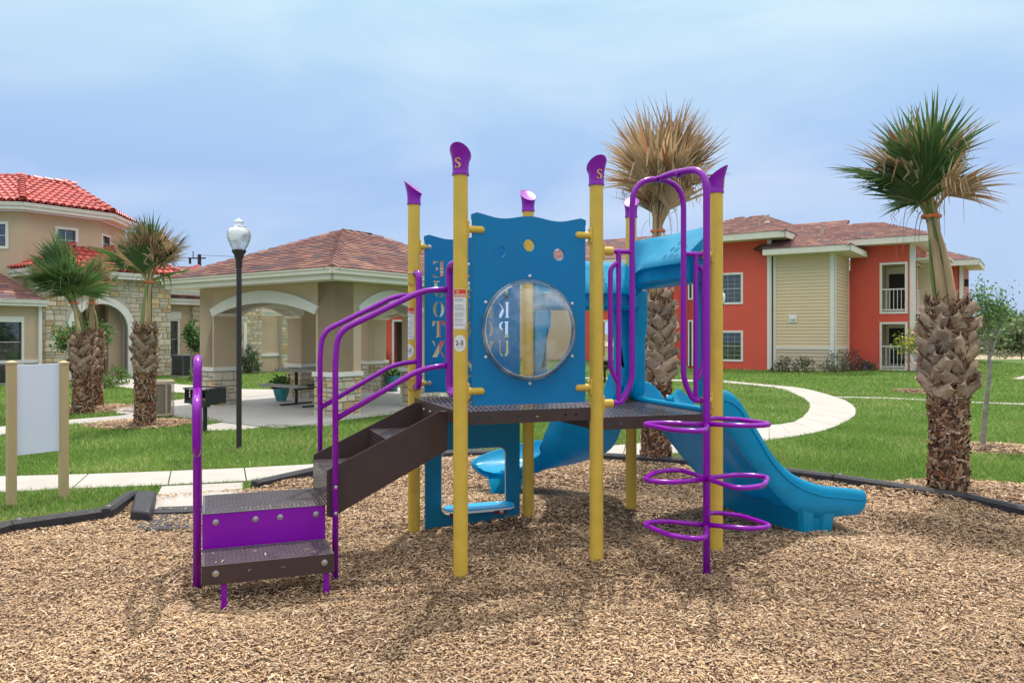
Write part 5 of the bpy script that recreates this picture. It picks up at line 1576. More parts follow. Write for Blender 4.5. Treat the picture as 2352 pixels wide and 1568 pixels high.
# left wing
LWn = KC - nb * .35 - bx * .25
LWs = LWn - bx * 3.6
def lx(px): r = (px - CX) / F; return (r * LWs.y - LWs.x) / (bx.x - r * bx.y)
LWs = P(92, 760, 1) * 0 + V2(0, 0)
# plane parallel to bx, standing a little in front of the stone return
base_pt = P(60, 766, 23.2); LWs = V2(base_pt.x, base_pt.y) - bx * 3.2
xw1 = lx(49); xw0 = xw1 - 1.35; Le = lx(94)
wall(cl, LWs, bx, nb, Le, -.05, 2.42, [rect(xw0, .64, xw1, 1.86)], 'stucco_tan')
window(cl, LWs, bx, nb, xw0, .64, xw1, 1.86, 2, 2, .07, False, 'blind', head=.1, sill=.05)
mb = MB(); bar(mb, LWs, bx, nb, xw0 - .3, .60, Le, .70, .002, .05); mb.build('trim_band', 'trim_white', cl)
mb = MB(); bar(mb, LWs, bx, nb, Le - .10, 0, Le, 2.42, .002, .10); mb.build('downspout', 'trim_white', cl)
a_ = LWs - bx * .5 + nb * .35; b_ = LWs + bx * (Le + .05) + nb * .35; zg = 2.55
fascia(cl, [a_ + Z * zg, b_ + Z * zg], .2, m='trim_white'); soffit(cl, [a_, b_, b_ - nb * .5, a_ - nb * .5], zg - .19, 'trim_white')
roof_plane(cl, [a_ + Z * zg, b_ + Z * zg, b_ - nb * 2.2 + Z * (zg + 1.15) - bx * .9, a_ - nb * 2.2 + Z * (zg + 1.15)], seed=13, e=.2, tw=.36)
# clubhouse rear wing seen through the pavilion arches
RR = V2(*P(556, 766, 28.6)[:2]); zR = 3.2
def rx(px): r = (px - CX) / F; return (r * RR.y - RR.x) / (bx.x - r * bx.y)
Lr = rx(700)
wall(cl, RR - bx * 1.2, bx, nb, Lr + 1.2, -.05, zR, [], 'stucco_tan')
for pa_, pb_, sd_ in ((520, 593, 41), (640, 657, 42)):
    q0, q1 = rx(pa_), rx(pb_); mb = MB(); bar(mb, RR, bx, nb, q0, 0, q1, zR, .01, .2); s1 = mb.build('stone_wall', 'mortar', cl)
    stones(s1, RR + bx * q0 + nb * .2, bx, nb, q1 - q0, .0, min(zR, 2.6), .13, .14, .34, sd_)
mb = MB(); bar(mb, RR, bx, nb, rx(593) + .02, .62, rx(640) - .02, .74, .002, .06); mb.build('trim_band', 'trim_white', cl)
a_, b_ = RR + bx * (rx(585)) + nb * .5, RR + bx * rx(650) + nb * .5
fascia(cl, [a_ + Z * 2.42, b_ + Z * 2.42], .2, m='trim_white')
mb = MB(); bar(mb, RR, bx, nb, rx(551), 0.1, rx(558), 1.9, .21, .26); mb.build('arch_surround', 'trim_white', cl)
print('tiles', NT)
# ---------------------------------------------------------------- orange apartment building
O1 = V2(10.65, 30.9); nf = -bx                     # faces run along cx_, facing nf (towards the camera)
apt = thing('apartment_building', 'two storey orange apartment building with tan siding bay and red brown hipped roofs', 'building', O1)
def ox(px, p0, u=cx_): r = (px - CX) / F; return (r * p0.y - p0.x) / (u.x - r * u.y)
def siding(parent, o, u, n, w, z0, z1, m, name='siding_board', e=.135, t0=.032, t1=.006):
    """lap siding: each board a wedge of its own"""
    k = 0; z = z0
    prof = MB(); prof.add([(0, 0, 0), (1, 0, 0), (1, 0, 1), (0, 0, 1), (0, 1, 0), (1, 1, 0), (1, .25, 1), (0, .25, 1)], [(0, 1, 2, 3)[::-1], (4, 5, 6, 7), (0, 4, 5, 1)[::-1], (3, 2, 6, 7), (0, 3, 7, 4), (1, 5, 6, 2)[::-1]])
    me = mesh_of(prof, name, m)
    while z < z1 - .01:
        h = min(e, z1 - z)
        inst(me, name, parent, frame(o + Z * z + n * .002, u * w, n * t0, Z * h * 1.0)); z += e
WL = 3.6; W1 = O1 - cx_ * WL
zE1 = 5.40
def wz(y, d): return EYE + (HY - y) / F * d
wA, wB = ox(1640, W1), ox(1702, W1)
up0, up1, lo0, lo1 = 2.84, 4.0, .42, 1.55
wl1 = wall(apt, W1, cx_, nf, WL, -.05, zE1, [rect(wA, up0, wB, up1), rect(wA, lo0, wB, lo1)], 'stucco_orange')
window(apt, W1, cx_, nf, wA, up0, wB, up1, 4, 6, .09, True, 'teal_blind', mw=.006); window(apt, W1, cx_, nf, wA, lo0, wB, lo1, 4, 6, .09, True, 'teal_blind', mw=.006)
mb = MB(); bar(mb, W1, cx_, nf, WL - .13, 0, WL, zE1, .002, .03); mb.obox(O1 + nf * .003, -nf * .12, cx_ * .03, Z * zE1); mb.build('corner_trim', 'trim_white', apt)
# opening further left on the same face, at the pole
gA, gB = ox(1581, W1), ox(1592, W1)
mb = MB(); bar(mb, W1, cx_, nf, gA, 3.0, gB, 3.9, .003, .03); bar(mb, W1, cx_, nf, gA, .1, gB, 2.1, .003, .03); fr_ = mb.build('door_frame', 'trim_white', apt)
mb = MB(); bar(mb, W1, cx_, nf, gA + .06, 3.06, gB - .06, 3.84, .031, .04); bar(mb, W1, cx_, nf, gA + .06, .1, gB - .06, 2.04, .031, .04); mb.build('door', 'dark_room', fr_)
wall(apt, W1, bx, -cx_, 6, -.05, zE1, [], 'stucco_orange')
wall(apt, O1, bx, cx_, 5, -.05, zE1, [], 'stucco_orange', t=.1)
E1 = O1 + cx_ * .8 - bx * .8; wE = WL + 1.6; zf = 5.62
eL_ = E1 - cx_ * wE
fascia(apt, [eL_ + Z * zf, E1 + Z * zf, E1 + bx * 5 + Z * zf], .26, gutter=False); fascia(apt, [eL_ + bx * 6 + Z * zf, eL_ + Z * zf], .26, gutter=False)
soffit(apt, [eL_, E1, E1 + bx * 5, eL_ + bx * 5], zf - .25)
hh = wE / 2; a1 = E1 + (bx - cx_) * hh + Z * (zf + hh * .415); a1b = a1 + bx * 4
roof_plane(apt, [eL_ + Z * zf, E1 + Z * zf, a1], seed=21, e=.15, tw=.26)
roof_plane(apt, [E1 + Z * zf, E1 + bx * 7 + Z * zf, a1b, a1], seed=22, e=.15, tw=.26)
roof_plane(apt, [eL_ + bx * 7 + Z * zf, eL_ + Z * zf, a1, a1b], seed=23, e=.15, tw=.26)
ridge_caps(apt, E1 + Z * zf, a1); ridge_caps(apt, eL_ + Z * zf, a1)
# siding bay
S1 = V2(12.72, 29.62); zS = 4.72
sw = -ox(1778, S1)
S0 = S1 - cx_ * sw
wb_ = wall(apt, S0, cx_, nf, sw, -.05, zS, [], 'siding_beige')
siding(wb_, S0, cx_, nf, sw - .0, .98, zS, 'siding_tan'); siding(wb_, S0, cx_, nf, sw, 0.0, .88, 'siding_beige', e=.148)
wr = wall(apt, S1, bx, cx_, 2.6, -.05, zS, [], 'siding_beige')
siding(wr, S1 + cx_ * .0, bx, cx_, 2.6, .98, zS, 'siding_tan'); siding(wr, S1, bx, cx_, 2.6, 0, .88, 'siding_beige', e=.148)
mb = MB(); bar(mb, S0, cx_, nf, 0, .87, sw, .985, .004, .045); bar(mb, S1, bx, cx_, 0, .87, 2.6, .985, .004, .045); mb.build('trim_band', 'trim_cream', apt)
mb = MB(); bar(mb, S0, cx_, nf, sw - .15, 0, sw + .03, zS, .046, .06); bar(mb, S1, bx, cx_, -.06, 0, .10, zS, .046, .06); mb.build('corner_trim', 'trim_white', apt)
mb = MB(); bar(mb, S0, cx_, nf, -.02, 0, .08, zS, .030, .05); bar(mb, S1, bx, cx_, 2.5, 0, 2.62, zS, .03, .05); mb.build('corner_trim', 'trim_cream', apt)
vx = ox(1822, S0); vz = wz(731, 30.4)
mb = MB(); bar(mb, S0, cx_, nf, vx - .17, vz - .17, vx + .17, vz + .17, .02, .06); vt = mb.build('wall_vent', 'trim_white', apt)
mb = MB(); mb.obox(S0 + cx_ * (vx - .09) + Z * (vz - .06) + nf * .06, cx_ * .18, nf * .07, Z * .12); mb.build('vent_hood', 'trim_white', vt, bevel=.02)
zf2 = 4.93; SE = S1 + cx_ * .75 - bx * .75; SL = S0 - cx_ * .25 - bx * .75
fascia(apt, [SL + Z * zf2, SE + Z * zf2, SE + bx * 3.4 + Z * zf2], .24, gutter=False); soffit(apt, [SL, SE, SE + bx * 3.4, SL + bx * 3.4], zf2 - .23)
h2_ = 4.8; a2 = SE + (bx - cx_) * h2_ + Z * (zf2 + h2_ * .447)
tL = .93
roof_plane(apt, [SL + Z * zf2, SE + Z * zf2, a2, a2 - cx_ * .5], seed=24, e=.15, tw=.26)
roof_plane(apt, [SE + Z * zf2, SE + bx * 7 + Z * zf2, a2 + bx * 2, a2], seed=25, e=.15, tw=.26)
roof_plane(apt, [SL + Z * zf2, a2 - cx_ * .5, a2 - cx_ * 4 + bx * 1 - Z * 1.0], seed=26, e=.3, tw=.5)
ridge_caps(apt, SE + Z * zf2, a2)
# right orange block with balconies
B0 = S1 + bx * 2.6; B1 = V2(16.38, 30.56); B0 = B1 - cx_ * (-ox(1953, B1)); BL = (B1 - B0).length; zB = 5.22
oA, oB = ox(2026, B0), ox(2079, B0)
ops = [rect(oA, 2.42, oB, 4.36), rect(oA, .06, oB, 1.90)]
wall(apt, B0, cx_, nf, BL, -.05, zB, ops, 'stucco_orange', t=.18)
sA, sB = .9, 3.0
ws_ = wall(apt, B1, bx, cx_, 9.0, -.05, zB, [rect(sA, 2.42, sB, 4.36), rect(sA, .06, sB, 1.90)], 'siding_beige', t=.18)
siding(ws_, B1, bx, cx_, .85, 0, zB, 'siding_pink', e=.17)
siding(ws_, B1 + bx * 3.05, bx, cx_, 5.9, 0, zB, 'siding_pink', e=.17)
siding(ws_, B1 + bx * .86, bx, cx_, 2.18, 4.50, zB, 'siding_pink', e=.17); siding(ws_, B1 + bx * .86, bx, cx_, 2.18, 2.0, 2.32, 'siding_pink', e=.16)
mb = MB(); bar(mb, B0, cx_, nf, BL - .14, 0, BL + .03, zB, .002, .04); bar(mb, B1, bx, cx_, -.03, 0, .13, zB, .024, .045); mb.build('corner_trim', 'trim_white', apt)
def railing(o, u, n, x0, x1, z0, z1, d=-.03):
    mb = MB(); bar(mb, o, u, n, x0, z1 - .05, x1, z1, d - .03, d + .02); bar(mb, o, u, n, x0, z0 + .05, x1, z0 + .10, d - .02, d + .01)
    r = mb.build('railing', 'trim_white', apt)
    me = mesh_of(MB().obox((0, 0, 0), V2(1, 0), V2(0, 1), Z), 'baluster', 'trim_white')
    k = int((x1 - x0) / .13)
    for i in range(1, k):
        x = x0 + (x1 - x0) * i / k
        inst(me, 'baluster', r, frame(o + u * (x - .011) + Z * (z0 + .1) + n * (d - .015), u * .022, n * .022, Z * (z1 - .05 - z0 - .1)))
for (o, u, n, xa, xb) in ((B0, cx_, nf, oA, oB), (B1, bx, cx_, sA, sB)):
    for z0, z1 in ((2.42, 4.36), (.06, 1.90)):
        T = .09; mb = MB()
        for q in ((xa - T, z1, xb + T, z1 + T), (xa - T, z0 - T, xb + T, z0), (xa - T, z0, xa, z1), (xb, z0, xb + T, z1)): bar(mb, o, u, n, *q, -.18, .035)
        mb.build('opening_trim', 'trim_white', apt); railing(o, u, n, xa, xb, z0, z0 + .95)
# balcony interiors
for z0, z1 in ((2.36, 4.6), (0.0, 2.1)):
    mb = MB(); q = B0 + cx_ * (oA - .5) + bx * .2
    mb.obox(q + bx * 1.9 + Z * z0, cx_ * 2.6, bx * .1, Z * (z1 - z0)); mb.obox(q + Z * z0, cx_ * .1, bx * 1.9, Z * (z1 - z0))
    bw = mb.build('balcony_wall', 'siding_tan', apt)
    mb = MB(); mb.obox(q + Z * (z1 - .08), cx_ * 2.9, bx * 2.4, Z * .08); mb.obox(q + Z * (z0 - .05), cx_ * 2.9, bx * 2.4, Z * .08); mb.build('balcony_slab', 'trim_cream', apt)
    mb = MB(); mb.obox(q + bx * 1.88 + cx_ * .35 + Z * (z0 + .05), cx_ * .85, -bx * .04, Z * 2.0 if z0 > 1 else Z * 1.85); d_ = mb.build('door', 'trim_white', apt)
    mb = MB(); mb.obox(q + bx * 1.835 + cx_ * .47 + Z * (z0 + .2), cx_ * .6, -bx * .01, Z * 1.55); mb.build('door_pane', 'dark_room', d_)
ch = thing('balcony_chair', 'small dark folding chair standing on the upper balcony', 'chair', B0 + cx_ * (oB - .35) + bx * 1.0 + Z * 2.45)
for k in (0, 1):
    c2 = ch if k == 0 else thing('balcony_chair', 'dark chair behind the railing of the ground floor patio', 'chair', B0 + cx_ * (oA + .35) + bx * .9 + Z * .04)
    q = ORG[c2.name]; 
    mb = MB(); mb.obox(q + Z * .42 - cx_ * .2 - bx * .2, cx_ * .4, bx * .4, Z * .03); mb.build('seat', 'dark_metal', c2)
    mb = MB(); mb.obox(q + Z * .45 + bx * .2 - cx_ * .2, cx_ * .4, bx * .03, Z * .42); mb.build('backrest', 'dark_metal', c2)
    for sx_ in (-1, 1):
        for sy in (-1, 1): mb = MB(); mb.tube([q + cx_ * .18 * sx_ + bx * .18 * sy, q + cx_ * .18 * sx_ - bx * .05 * sy + Z * .42], .012, 6); mb.build('leg', 'dark_metal', c2)
zf3 = 5.42; E2 = B1 + cx_ * .8 - bx * .8; E0 = B0 - cx_ * .35 - bx * .8
fascia(apt, [E0 + Z * zf3, E2 + Z * zf3, E2 + bx * 4.6 + Z * zf3], .26, gutter=False); soffit(apt, [E0, E2, E2 + bx * 4.6, E0 + bx * 4.6], zf3 - .25)
h3 = 2.3; r3 = E2 + (bx - cx_) * h3 + Z * (zf3 + h3 * .40); r3L = r3 - cx_ * 4.6
roof_plane(apt, [E0 - cx_ * 2 + Z * zf3, E2 + Z * zf3, r3, r3L], seed=27, e=.15, tw=.26)
roof_plane(apt, [E2 + Z * zf3, E2 + bx * 4.6 + Z * zf3, r3], seed=28, e=.15, tw=.26)
ridge_caps(apt, E2 + Z * zf3, r3); ridge_caps(apt, r3L, r3)
# rearmost corner seen past the palm
B3 = V2(24.4, 40.6)
wall(apt, B3 - cx_ * 6, cx_, nf, 6, -.05, 5.2, [], 'stucco_orange'); wr3 = wall(apt, B3, bx, cx_, 4, -.05, 5.2, [], 'siding_beige')
siding(wr3, B3, bx, cx_, 4, 0, 5.2, 'siding_pink', e=.2)
mb = MB(); bar(mb, B3 - cx_ * 6, cx_, nf, 5.85, 0, 6.03, 5.2, .002, .04); mb.build('corner_trim', 'trim_white', apt)
E3 = B3 + cx_ * .8 - bx * .8; E3l = E3 - cx_ * 7
fascia(apt, [E3l + Z * 5.45, E3 + Z * 5.45, E3 + bx * 5 + Z * 5.45], .3, gutter=False)
soffit(apt, [E3l, E3, E3 + bx * 5, E3l + bx * 5], 5.2)
r4 = E3 + (bx - cx_) * 2.6 + Z * (5.45 + 1.04)
roof_plane(apt, [E3l + Z * 5.45, E3 + Z * 5.45, r4, r4 - cx_ * 3], seed=29, e=.25, tw=.45); roof_plane(apt, [E3 + Z * 5.45, E3 + bx * 5.2 + Z * 5.45, r4], seed=30, e=.25, tw=.45)
mb = MB(); q = B3 + bx * .7 + cx_ * .02 + Z * 4.1
mb.obox(q, bx * .25, cx_ * .2, Z * .4); mb.build('wall_lamp', 'black_metal', apt)
# flue pipes on the roof
for px, py, d in ((1764, 508, 34.0), (1888, 538, 32.8)):
    q = P(px, py + 2, d); mb = MB(); mb.tube([q - Z * .15, q + Z * .32], .07, 12); fp = mb.build('flue_pipe', 'tan_metal', apt, smooth=40)
    mb = MB(); mb.lathe([(.2, -.04), (.19, -.02), (.075, .02)], 12, q); mb.build('flashing', 'trim_white', fp)

# ---------------------------------------------------------------- orange wing behind the structure
C0 = V2(5.15, 41.5) - cx_ * 6; CL = 18
ab = thing('rear_apartment_building', 'long orange apartment building with white balconies behind the playground structure', 'building', C0)
def mx_(px): return ox(px, C0)
bals = []
for p0, p1 in ((1386, 1411), (1500, 1528)):
    for z0, z1 in ((2.9, 4.9), (.15, 2.15)): bals.append((mx_(p0), mx_(p1), z0, z1))
xs0 = mx_(1328)
wall(ab, C0 + cx_ * xs0, cx_, nf, CL - xs0, -.05, 5.3, [rect(a - xs0, b, c - xs0, d) for a, c, b, d in bals], 'stucco_orange', t=.15)
wall(ab, C0, cx_, nf, xs0, -.05, 5.3, [], 'stucco_tan', t=.15)
mb = MB(); bar(mb, C0, cx_, nf, xs0 - .1, 0, xs0 + .1, 5.2, .002, .05); mb.build('corner_trim', 'trim_white', ab)
_apt = apt; apt = ab
for a, c, b, d in bals:
    T = .12; mb = MB()
    for q in ((a - T, d, c + T, d + T), (a - T, b - T, c + T, b), (a - T, b, a, d), (c, b, c + T, d)): bar(mb, C0, cx_, nf, *q, -.15, .04)
    mb.build('opening_trim', 'trim_white', ab); railing(C0, cx_, nf, a, c, b, b + .95)
    mb = MB(); bar(mb, C0, cx_, nf, a, b, c, d, -1.4, -1.35); mb.build('balcony_wall', 'siding_tan', ab)
apt = _apt
Ea = C0 - bx * .7; Eb = C0 + cx_ * CL - bx * .7
fascia(ab, [Ea + Z * 5.55, Eb + Z * 5.55], .34, gutter=False); soffit(ab, [Ea, Eb, Eb + bx * .8, Ea + bx * .8], 5.22)
roof_plane(ab, [Ea + Z * 5.55, Eb + Z * 5.55, Eb + bx * 3.6 + Z * 7.1, Ea + bx * 3.6 + Z * 7.1 + cx_ * 3], seed=31, e=.25, tw=.45)
mb = MB(); mb.obox(C0 + bx * .2, bx * 6, cx_ * .1, Z * 5.3); mb.build('wall', 'stucco_orange', ab)
# low orange and tan block through the pavilion's right arch
D0 = V2(*P(852, 766, 38)[:2])
lo = thing('far_orange_block', 'orange stucco block with white trimmed doorway seen through the right pavilion arch', 'building', D0)
def dx(px): return ox(px, D0)
dx0, dx1, dx2, dx3 = dx(852), dx(877), dx(900), dx(1040)
wall(lo, D0, cx_, nf, dx(1085), -.05, 4.2, [rect(dx(856), 0, dx(878), 2.1), rect(dx(906), 0, dx(925), 2.1)], 'stucco_orange', t=.15)
mb = MB()
for p0, p1 in ((856, 878), (906, 925)):
    a, b = dx(p0), dx(p1)
    for q in ((a - .1, 2.1, b + .22, 2.2), (a - .12, 0, a, 2.1), (b, 0, b + .22, 2.1)): bar(mb, D0, cx_, nf, *q, -.1, .05)
mb.build('door_trim', 'trim_white', lo)
mb = MB(); bar(mb, D0, cx_, nf, 0, 0, dx(1085), 3, -1.6, -1.5); mb.build('passage_wall', 'door_brown', lo)
D1 = D0 - cx_ * 3.2 + nf * .6
wl_ = wall(lo, D1, cx_, nf, 3.3, -.05, 3.3, [rect(.5, .75, 1.9, 2.1)], 'stucco_tan', t=.15)
window(lo, D1, cx_, nf, .5, .75, 1.9, 2.1, 2, 2, .14, False, 'blind')
mb = MB(); bar(mb, D1, cx_, nf, 0, .62, 3.3, .74, .002, .05); mb.build('trim_band', 'trim_white', lo)
mb = MB(); mb.obox(D1 - bx * .3 - cx_ * .4 + Z * 3.3, cx_ * 9, bx * 6, Z * .2); mb.build('roof', 'roof_under', lo)
# ---------------------------------------------------------------- palms
def boot_mesh(seed, m):
    """old leaf base: curved tapering slab, broad at the trunk, cut off with a notch at the outer end"""
    rr = random.Random(seed); rows = []
    for t, w, h, th in ((0, .060, 0, .012), (.3, .052, .012, .016), (.65, .041, .03, .017), (.92, .036, .045, .014), (1.0, .038, .05, .011)):
        row = []
        for k in range(5):
            s = -1 + k * .5
            row.append((s * w + rr.uniform(-.002, .002), t * .21 - (.030 * (1 - abs(s)) ** 1 if t == 1 else 0) + rr.uniform(-.003, .003), h + .020 * (1 - s * s) - .010))
        rows.append((row, th))
    mb = MB(); vs = []
    for row, th in rows: vs += row + [(x, y, z - th) for x, y, z in row]
    fs = []; n = 10
    for i in range(len(rows) - 1):
        a = i * n; b = a + n
        for k in range(4):
            fs.append((a + k, a + k + 1, b + k + 1, b + k)); fs.append((a + 5 + k, b + 5 + k, b + 6 + k, a + 6 + k))
        fs.append((a, b, b + 5, a + 5)); fs.append((a + 4, a + 9, b + 9, b + 4))
    e = (len(rows) - 1) * n
    for k in range(4): fs.append((e + k, e + k + 1, e + k + 6, e + k + 5))
    mb.add(vs, fs); return mesh_of(mb, 'leaf_base', m, 50)
BOOTS = [boot_mesh(1, 'leaf_base'), boot_mesh(2, 'leaf_base'), boot_mesh(3, 'leaf_base_pale')]

def fan_blade(mb, c, axis, side, L, green, rr, spread=1.35, nseg=17, droop=.25, fused=.56):
    """palmate blade: pleated segments joined for the inner half, then free, tapering and frayed"""
    nrm = axis.cross(side).normalized()
    kb = rr.uniform(.8, 1.2)
    for i in range(-nseg, nseg + 1):
        f = i / nseg; ph = f * spread + rr.uniform(-.012, .012)
        d = (axis * math.cos(ph) + side * math.sin(ph)).normalized()
        sd = (side * math.cos(ph) - axis * math.sin(ph)).normalized()
        Ls = L * (1 - .20 * f * f) * rr.uniform(.74, 1.08); dphi = spread / nseg
        cup = nrm * rr.uniform(-.04, .04) + nrm * (.16 * abs(f))
        if green > .5:
            k = kb * rr.uniform(.8, 1.2); cc = (.10 * k, .19 * k, .06 * k) if rr.random() > .07 else (.34, .30, .13)
            tip = (.30, .25, .14)
        else:
            k = kb * rr.uniform(.78, 1.15); cc = (.50 * k, .36 * k, .215 * k)
            if rr.random() < .12: cc = (.42 * k, .20 * k, .09 * k)
            tip = (cc[0] * .75, cc[1] * .62, cc[2] * .55)
        pts = []; N = 8
        o0 = c + axis * (.12 * L * (1 - abs(f)))
        dr = droop * rr.uniform(.3, 1.6); wv = rr.uniform(-.05, .05)
        fold = rr.random() < (.10 if green > .5 else .30)
        wm = max(.008, L * fused * dphi * .56)
        for j in range(N + 1):
            t = j / N; r = Ls * t
            p = o0 + d * r + cup * (r * t) + sd * (wv * r * t) + Z * (-dr * Ls * max(0, t - .4) ** 2 * 1.6)
            if fold and t > .5: p = o0 + d * (Ls * .5) + (d * .35 + nrm * rr.choice((-.3, .3)) - Z * 1.0).normalized() * (Ls * (t - .5) * .8)
            q = 0 if t < fused else (t - fused) / (1.0 - fused)
            w = min(r * dphi * .56 + .003, wm) * (1 - q) ** 1.15 + .0008
            pts.append((p, w, t))
        tw = rr.uniform(-.5, .5); vs = []
        for p, w, t in pts:
            a_ = tw * max(0, t - .5); s2 = (sd * math.cos(a_) + nrm * math.sin(a_))
            vs += [p - s2 * w - nrm * w * .4, p + nrm * w * .4, p + s2 * w - nrm * w * .4]
        b = len(mb.v)
        for j in range(N):
            t = pts[j][2]; q = 0 if t < .8 else (t - .8) / .2
            mb.col = tuple(x * (1 - q) + e * q for x, e in zip(cc, tip))
            a = j * 3
            if j == 0: mb.add(vs, [])
            for k in (0, 1):
                mb.f.append((b + a + k, b + a + k + 1, b + a + k + 4, b + a + k + 3)); mb.mi.append(0); mb.c.append(mb.col)

def palm(label, base, rt, z_shag, z_boot, tie, ztie, crown, R, nf_, green, seed, group=None, boot_scale=1.0, tmax=62, spr=(.85, 1.3), lobe=None, tan_side=None, front_fans=True):
    """base: ground point; tie: (dx, dy) offset of the tied bundle; crown: (dx, dy) offset of the crown centre"""
    rr = random.Random(seed); b = Vector((base.x, base.y, 0))
    t = thing('palm_tree', label, 'palm tree', b, group)
    # trunk
    prof = []; n = 28; rows = 34; vs = []
    H_ = z_boot
    for j in range(rows + 1):
        z = -.08 + (H_ + .08) * j / rows
        r0 = rt * (1.10 - .12 * min(1, max(z, 0) / .3)) if z < z_shag * .9 else rt * (.98 + .12 * math.sin(PI * (z - z_shag) / (z_boot - z_shag + .01)))
        if z > z_boot - .25: r0 *= max(.25, (z_boot - z) / .25) * .75 + .25
        for k in range(n):
            a = 2 * PI * k / n
            q = 1 + .10 * noise.noise(Vector((math.cos(a) * 4, math.sin(a) * 4, z * 14 + seed))) + .04 * math.sin(z * 60 + 3 * math.sin(a * 2))
            vs.append(b + V2(math.cos(a) * r0 * q, math.sin(a) * r0 * q, z))
    fs = [(j * n + k, j * n + (k + 1) % n, (j + 1) * n + (k + 1) % n, (j + 1) * n + k) for j in range(rows) for k in range(n)]
    fs.append(tuple(range(rows * n, rows * n + n)))
    mb = MB(); mb.add(vs, fs); tr = mb.build('trunk', 'bark', t, smooth=30)
    # ragged fibre and bark flakes over the lower trunk, torn fibre between the leaf bases
    mb = MB(); pal = [(.23, .13, .08), (.34, .20, .12), (.16, .085, .055), (.42, .28, .18), (.28, .12, .065), (.46, .35, .27), (.10, .055, .04)]
    nfl = int(1500 * (z_shag / 1.0))
    for k in range(nfl + 1300):
        up = k >= nfl
        z = rr.uniform(-.0, z_shag + .05) if not up else rr.uniform(z_shag, z_boot)
        a = rr.uniform(0, 2 * PI); r = rt * (1.12 - .12 * min(1, z / .3)) * rr.uniform(.97, 1.06)
        if up: r = rt * rr.uniform(1.0, 1.12)
        if z > z_shag * .75: r *= 1 + .10 * rr.random()
        o = b + V2(math.cos(a) * r, math.sin(a) * r, z); rad = V2(math.cos(a), math.sin(a)); tg = V2(-math.sin(a), math.cos(a))
        ang = rr.choice((rr.gauss(.45, .35), rr.gauss(-.45, .35), rr.gauss(1.4, .5) * rr.choice((1, -1))))
        d = (Z * math.cos(ang) + tg * math.sin(ang) + rad * rr.uniform(-.05, .22)).normalized(); s = d.cross(rad).normalized()
        L = rr.uniform(.03, .085) * (1.7 if up else 1); w = rr.uniform(.007, .021) * (.5 if up else 1)
        c = rr.choice(pal); q = rr.uniform(.7, 1.3); mb.col = (c[0] * q, c[1] * q, c[2] * q)
        cv = rad * rr.uniform(.006, .016)
        mb.add([o - s * w, o + cv, o + s * w, o + d * L - s * w * .5, o + d * L + cv * .6, o + d * L + s * w * .5], [(0, 1, 4, 3), (1, 2, 5, 4)])
    fo = mb.build('bark_flakes', 'bark_fibre', t); fo['kind'] = 'stuff'
    # criss-cross leaf bases
    nb_ = 0; z = z_shag - .04; row = 0
    while z < z_boot - .12:
        cnt = 8
        for k in range(cnt):
            a = 2 * PI * (k + .5 * (row % 2)) / cnt + rr.uniform(-.12, .12)
            sgn = 1 if (k + row) % 2 else -1
            rad = V2(math.cos(a), math.sin(a)); tg = V2(-math.sin(a), math.cos(a))
            k_ = rt * (1.02 if z < z_boot - .3 else 1.02 - .5 * (z - z_boot + .3) / .3)
            ang = sgn * rr.uniform(.55, .95); outw = rr.uniform(.12, .32)
            d = (Z * math.cos(ang) + tg * math.sin(ang) + rad * outw).normalized()
            nr = (rad - d * rad.dot(d)).normalized(); s = d.cross(nr)
            o = b + rad * k_ + Z * (z + rr.uniform(-.02, .02)) - tg * (sgn * .05)
            sc = boot_scale * rr.uniform(.85, 1.15) * (rt / .18)
            me = BOOTS[rr.choice((0, 0, 1, 2))] if z < z_boot - .35 else BOOTS[rr.choice((1, 2))]
            inst(me, 'leaf_base', t, frame(o, s * sc * 1.12, d * sc * rr.uniform(.8, 1.05), nr * sc)); nb_ += 1
        z += .098; row += 1
    # upright stubs at the top
    for k in range(12):
        a = 2 * PI * k / 12 + rr.uniform(-.2, .2); rad = V2(math.cos(a), math.sin(a))
        d = (Z + rad * rr.uniform(.1, .5)).normalized(); nr = (rad - d * rad.dot(d)).normalized(); s = d.cross(nr)
        o = b + rad * rt * .55 + Z * (z_boot - .18 + rr.uniform(-.06, .04))
        inst(BOOTS[rr.choice((1, 2))], 'leaf_base', t, frame(o, s * .75, d * rr.uniform(.6, 1.1), nr * .8))
    # fronds: petiole through the tie, then the blade
    T = b + V2(*tie, ztie); Cc = b + V2(crown[0], crown[1], crown[2])
    for k in range(nf_):
        a = 2 * PI * k * .618 + rr.uniform(-.2, .2); rad = V2(math.cos(a), math.sin(a))
        g = 1 if rr.random() < green else 0
        if tan_side is not None and rad.dot(V2(*tan_side)) > .45 and rr.random() < .75: g = 0
        pr = rt * rr.uniform(.25, .62); rtie = rr.uniform(.015, .06)
        p0 = b + rad * pr + Z * (z_boot - .14); p1 = b * .5 + T * .5 + rad * (pr * .85); p1.z = z_boot * .5 + ztie * .5
        p2 = T + rad * rtie
        lv = k / nf_                                   # inner fronds stand highest
        up = rr.uniform(.25, .95) * (1 - .45 * lv)
        p3 = T + (Cc - T) * min(1, up) + rad * (rtie + .10 * lv + rr.uniform(0, .06))
        path = smoothpath([p0, p1, p2, p3], 5); m = len(path)
        th_ = math.radians(min(tmax + 12, max(0, lv * tmax + rr.gauss(0, 9)))); cd = (Cc - T).normalized()
        axis = (cd * math.cos(th_) + rad * math.sin(th_)).normalized()
        if lobe and k % 3 == 1: axis = (axis * .25 + V2(*lobe)).normalized()
        if lobe and k % 3 != 1: axis = (axis + V2(-.22, 0, 0)).normalized()
        gath = (not g) and green > .2 and rr.random() < .6
        side = axis.cross(Z if abs(axis.z) < .9 else V2(0, 1)).normalized()
        roll = rr.uniform(-.45, .45); side = (side * math.cos(roll) + axis.cross(side) * math.sin(roll)).normalized()
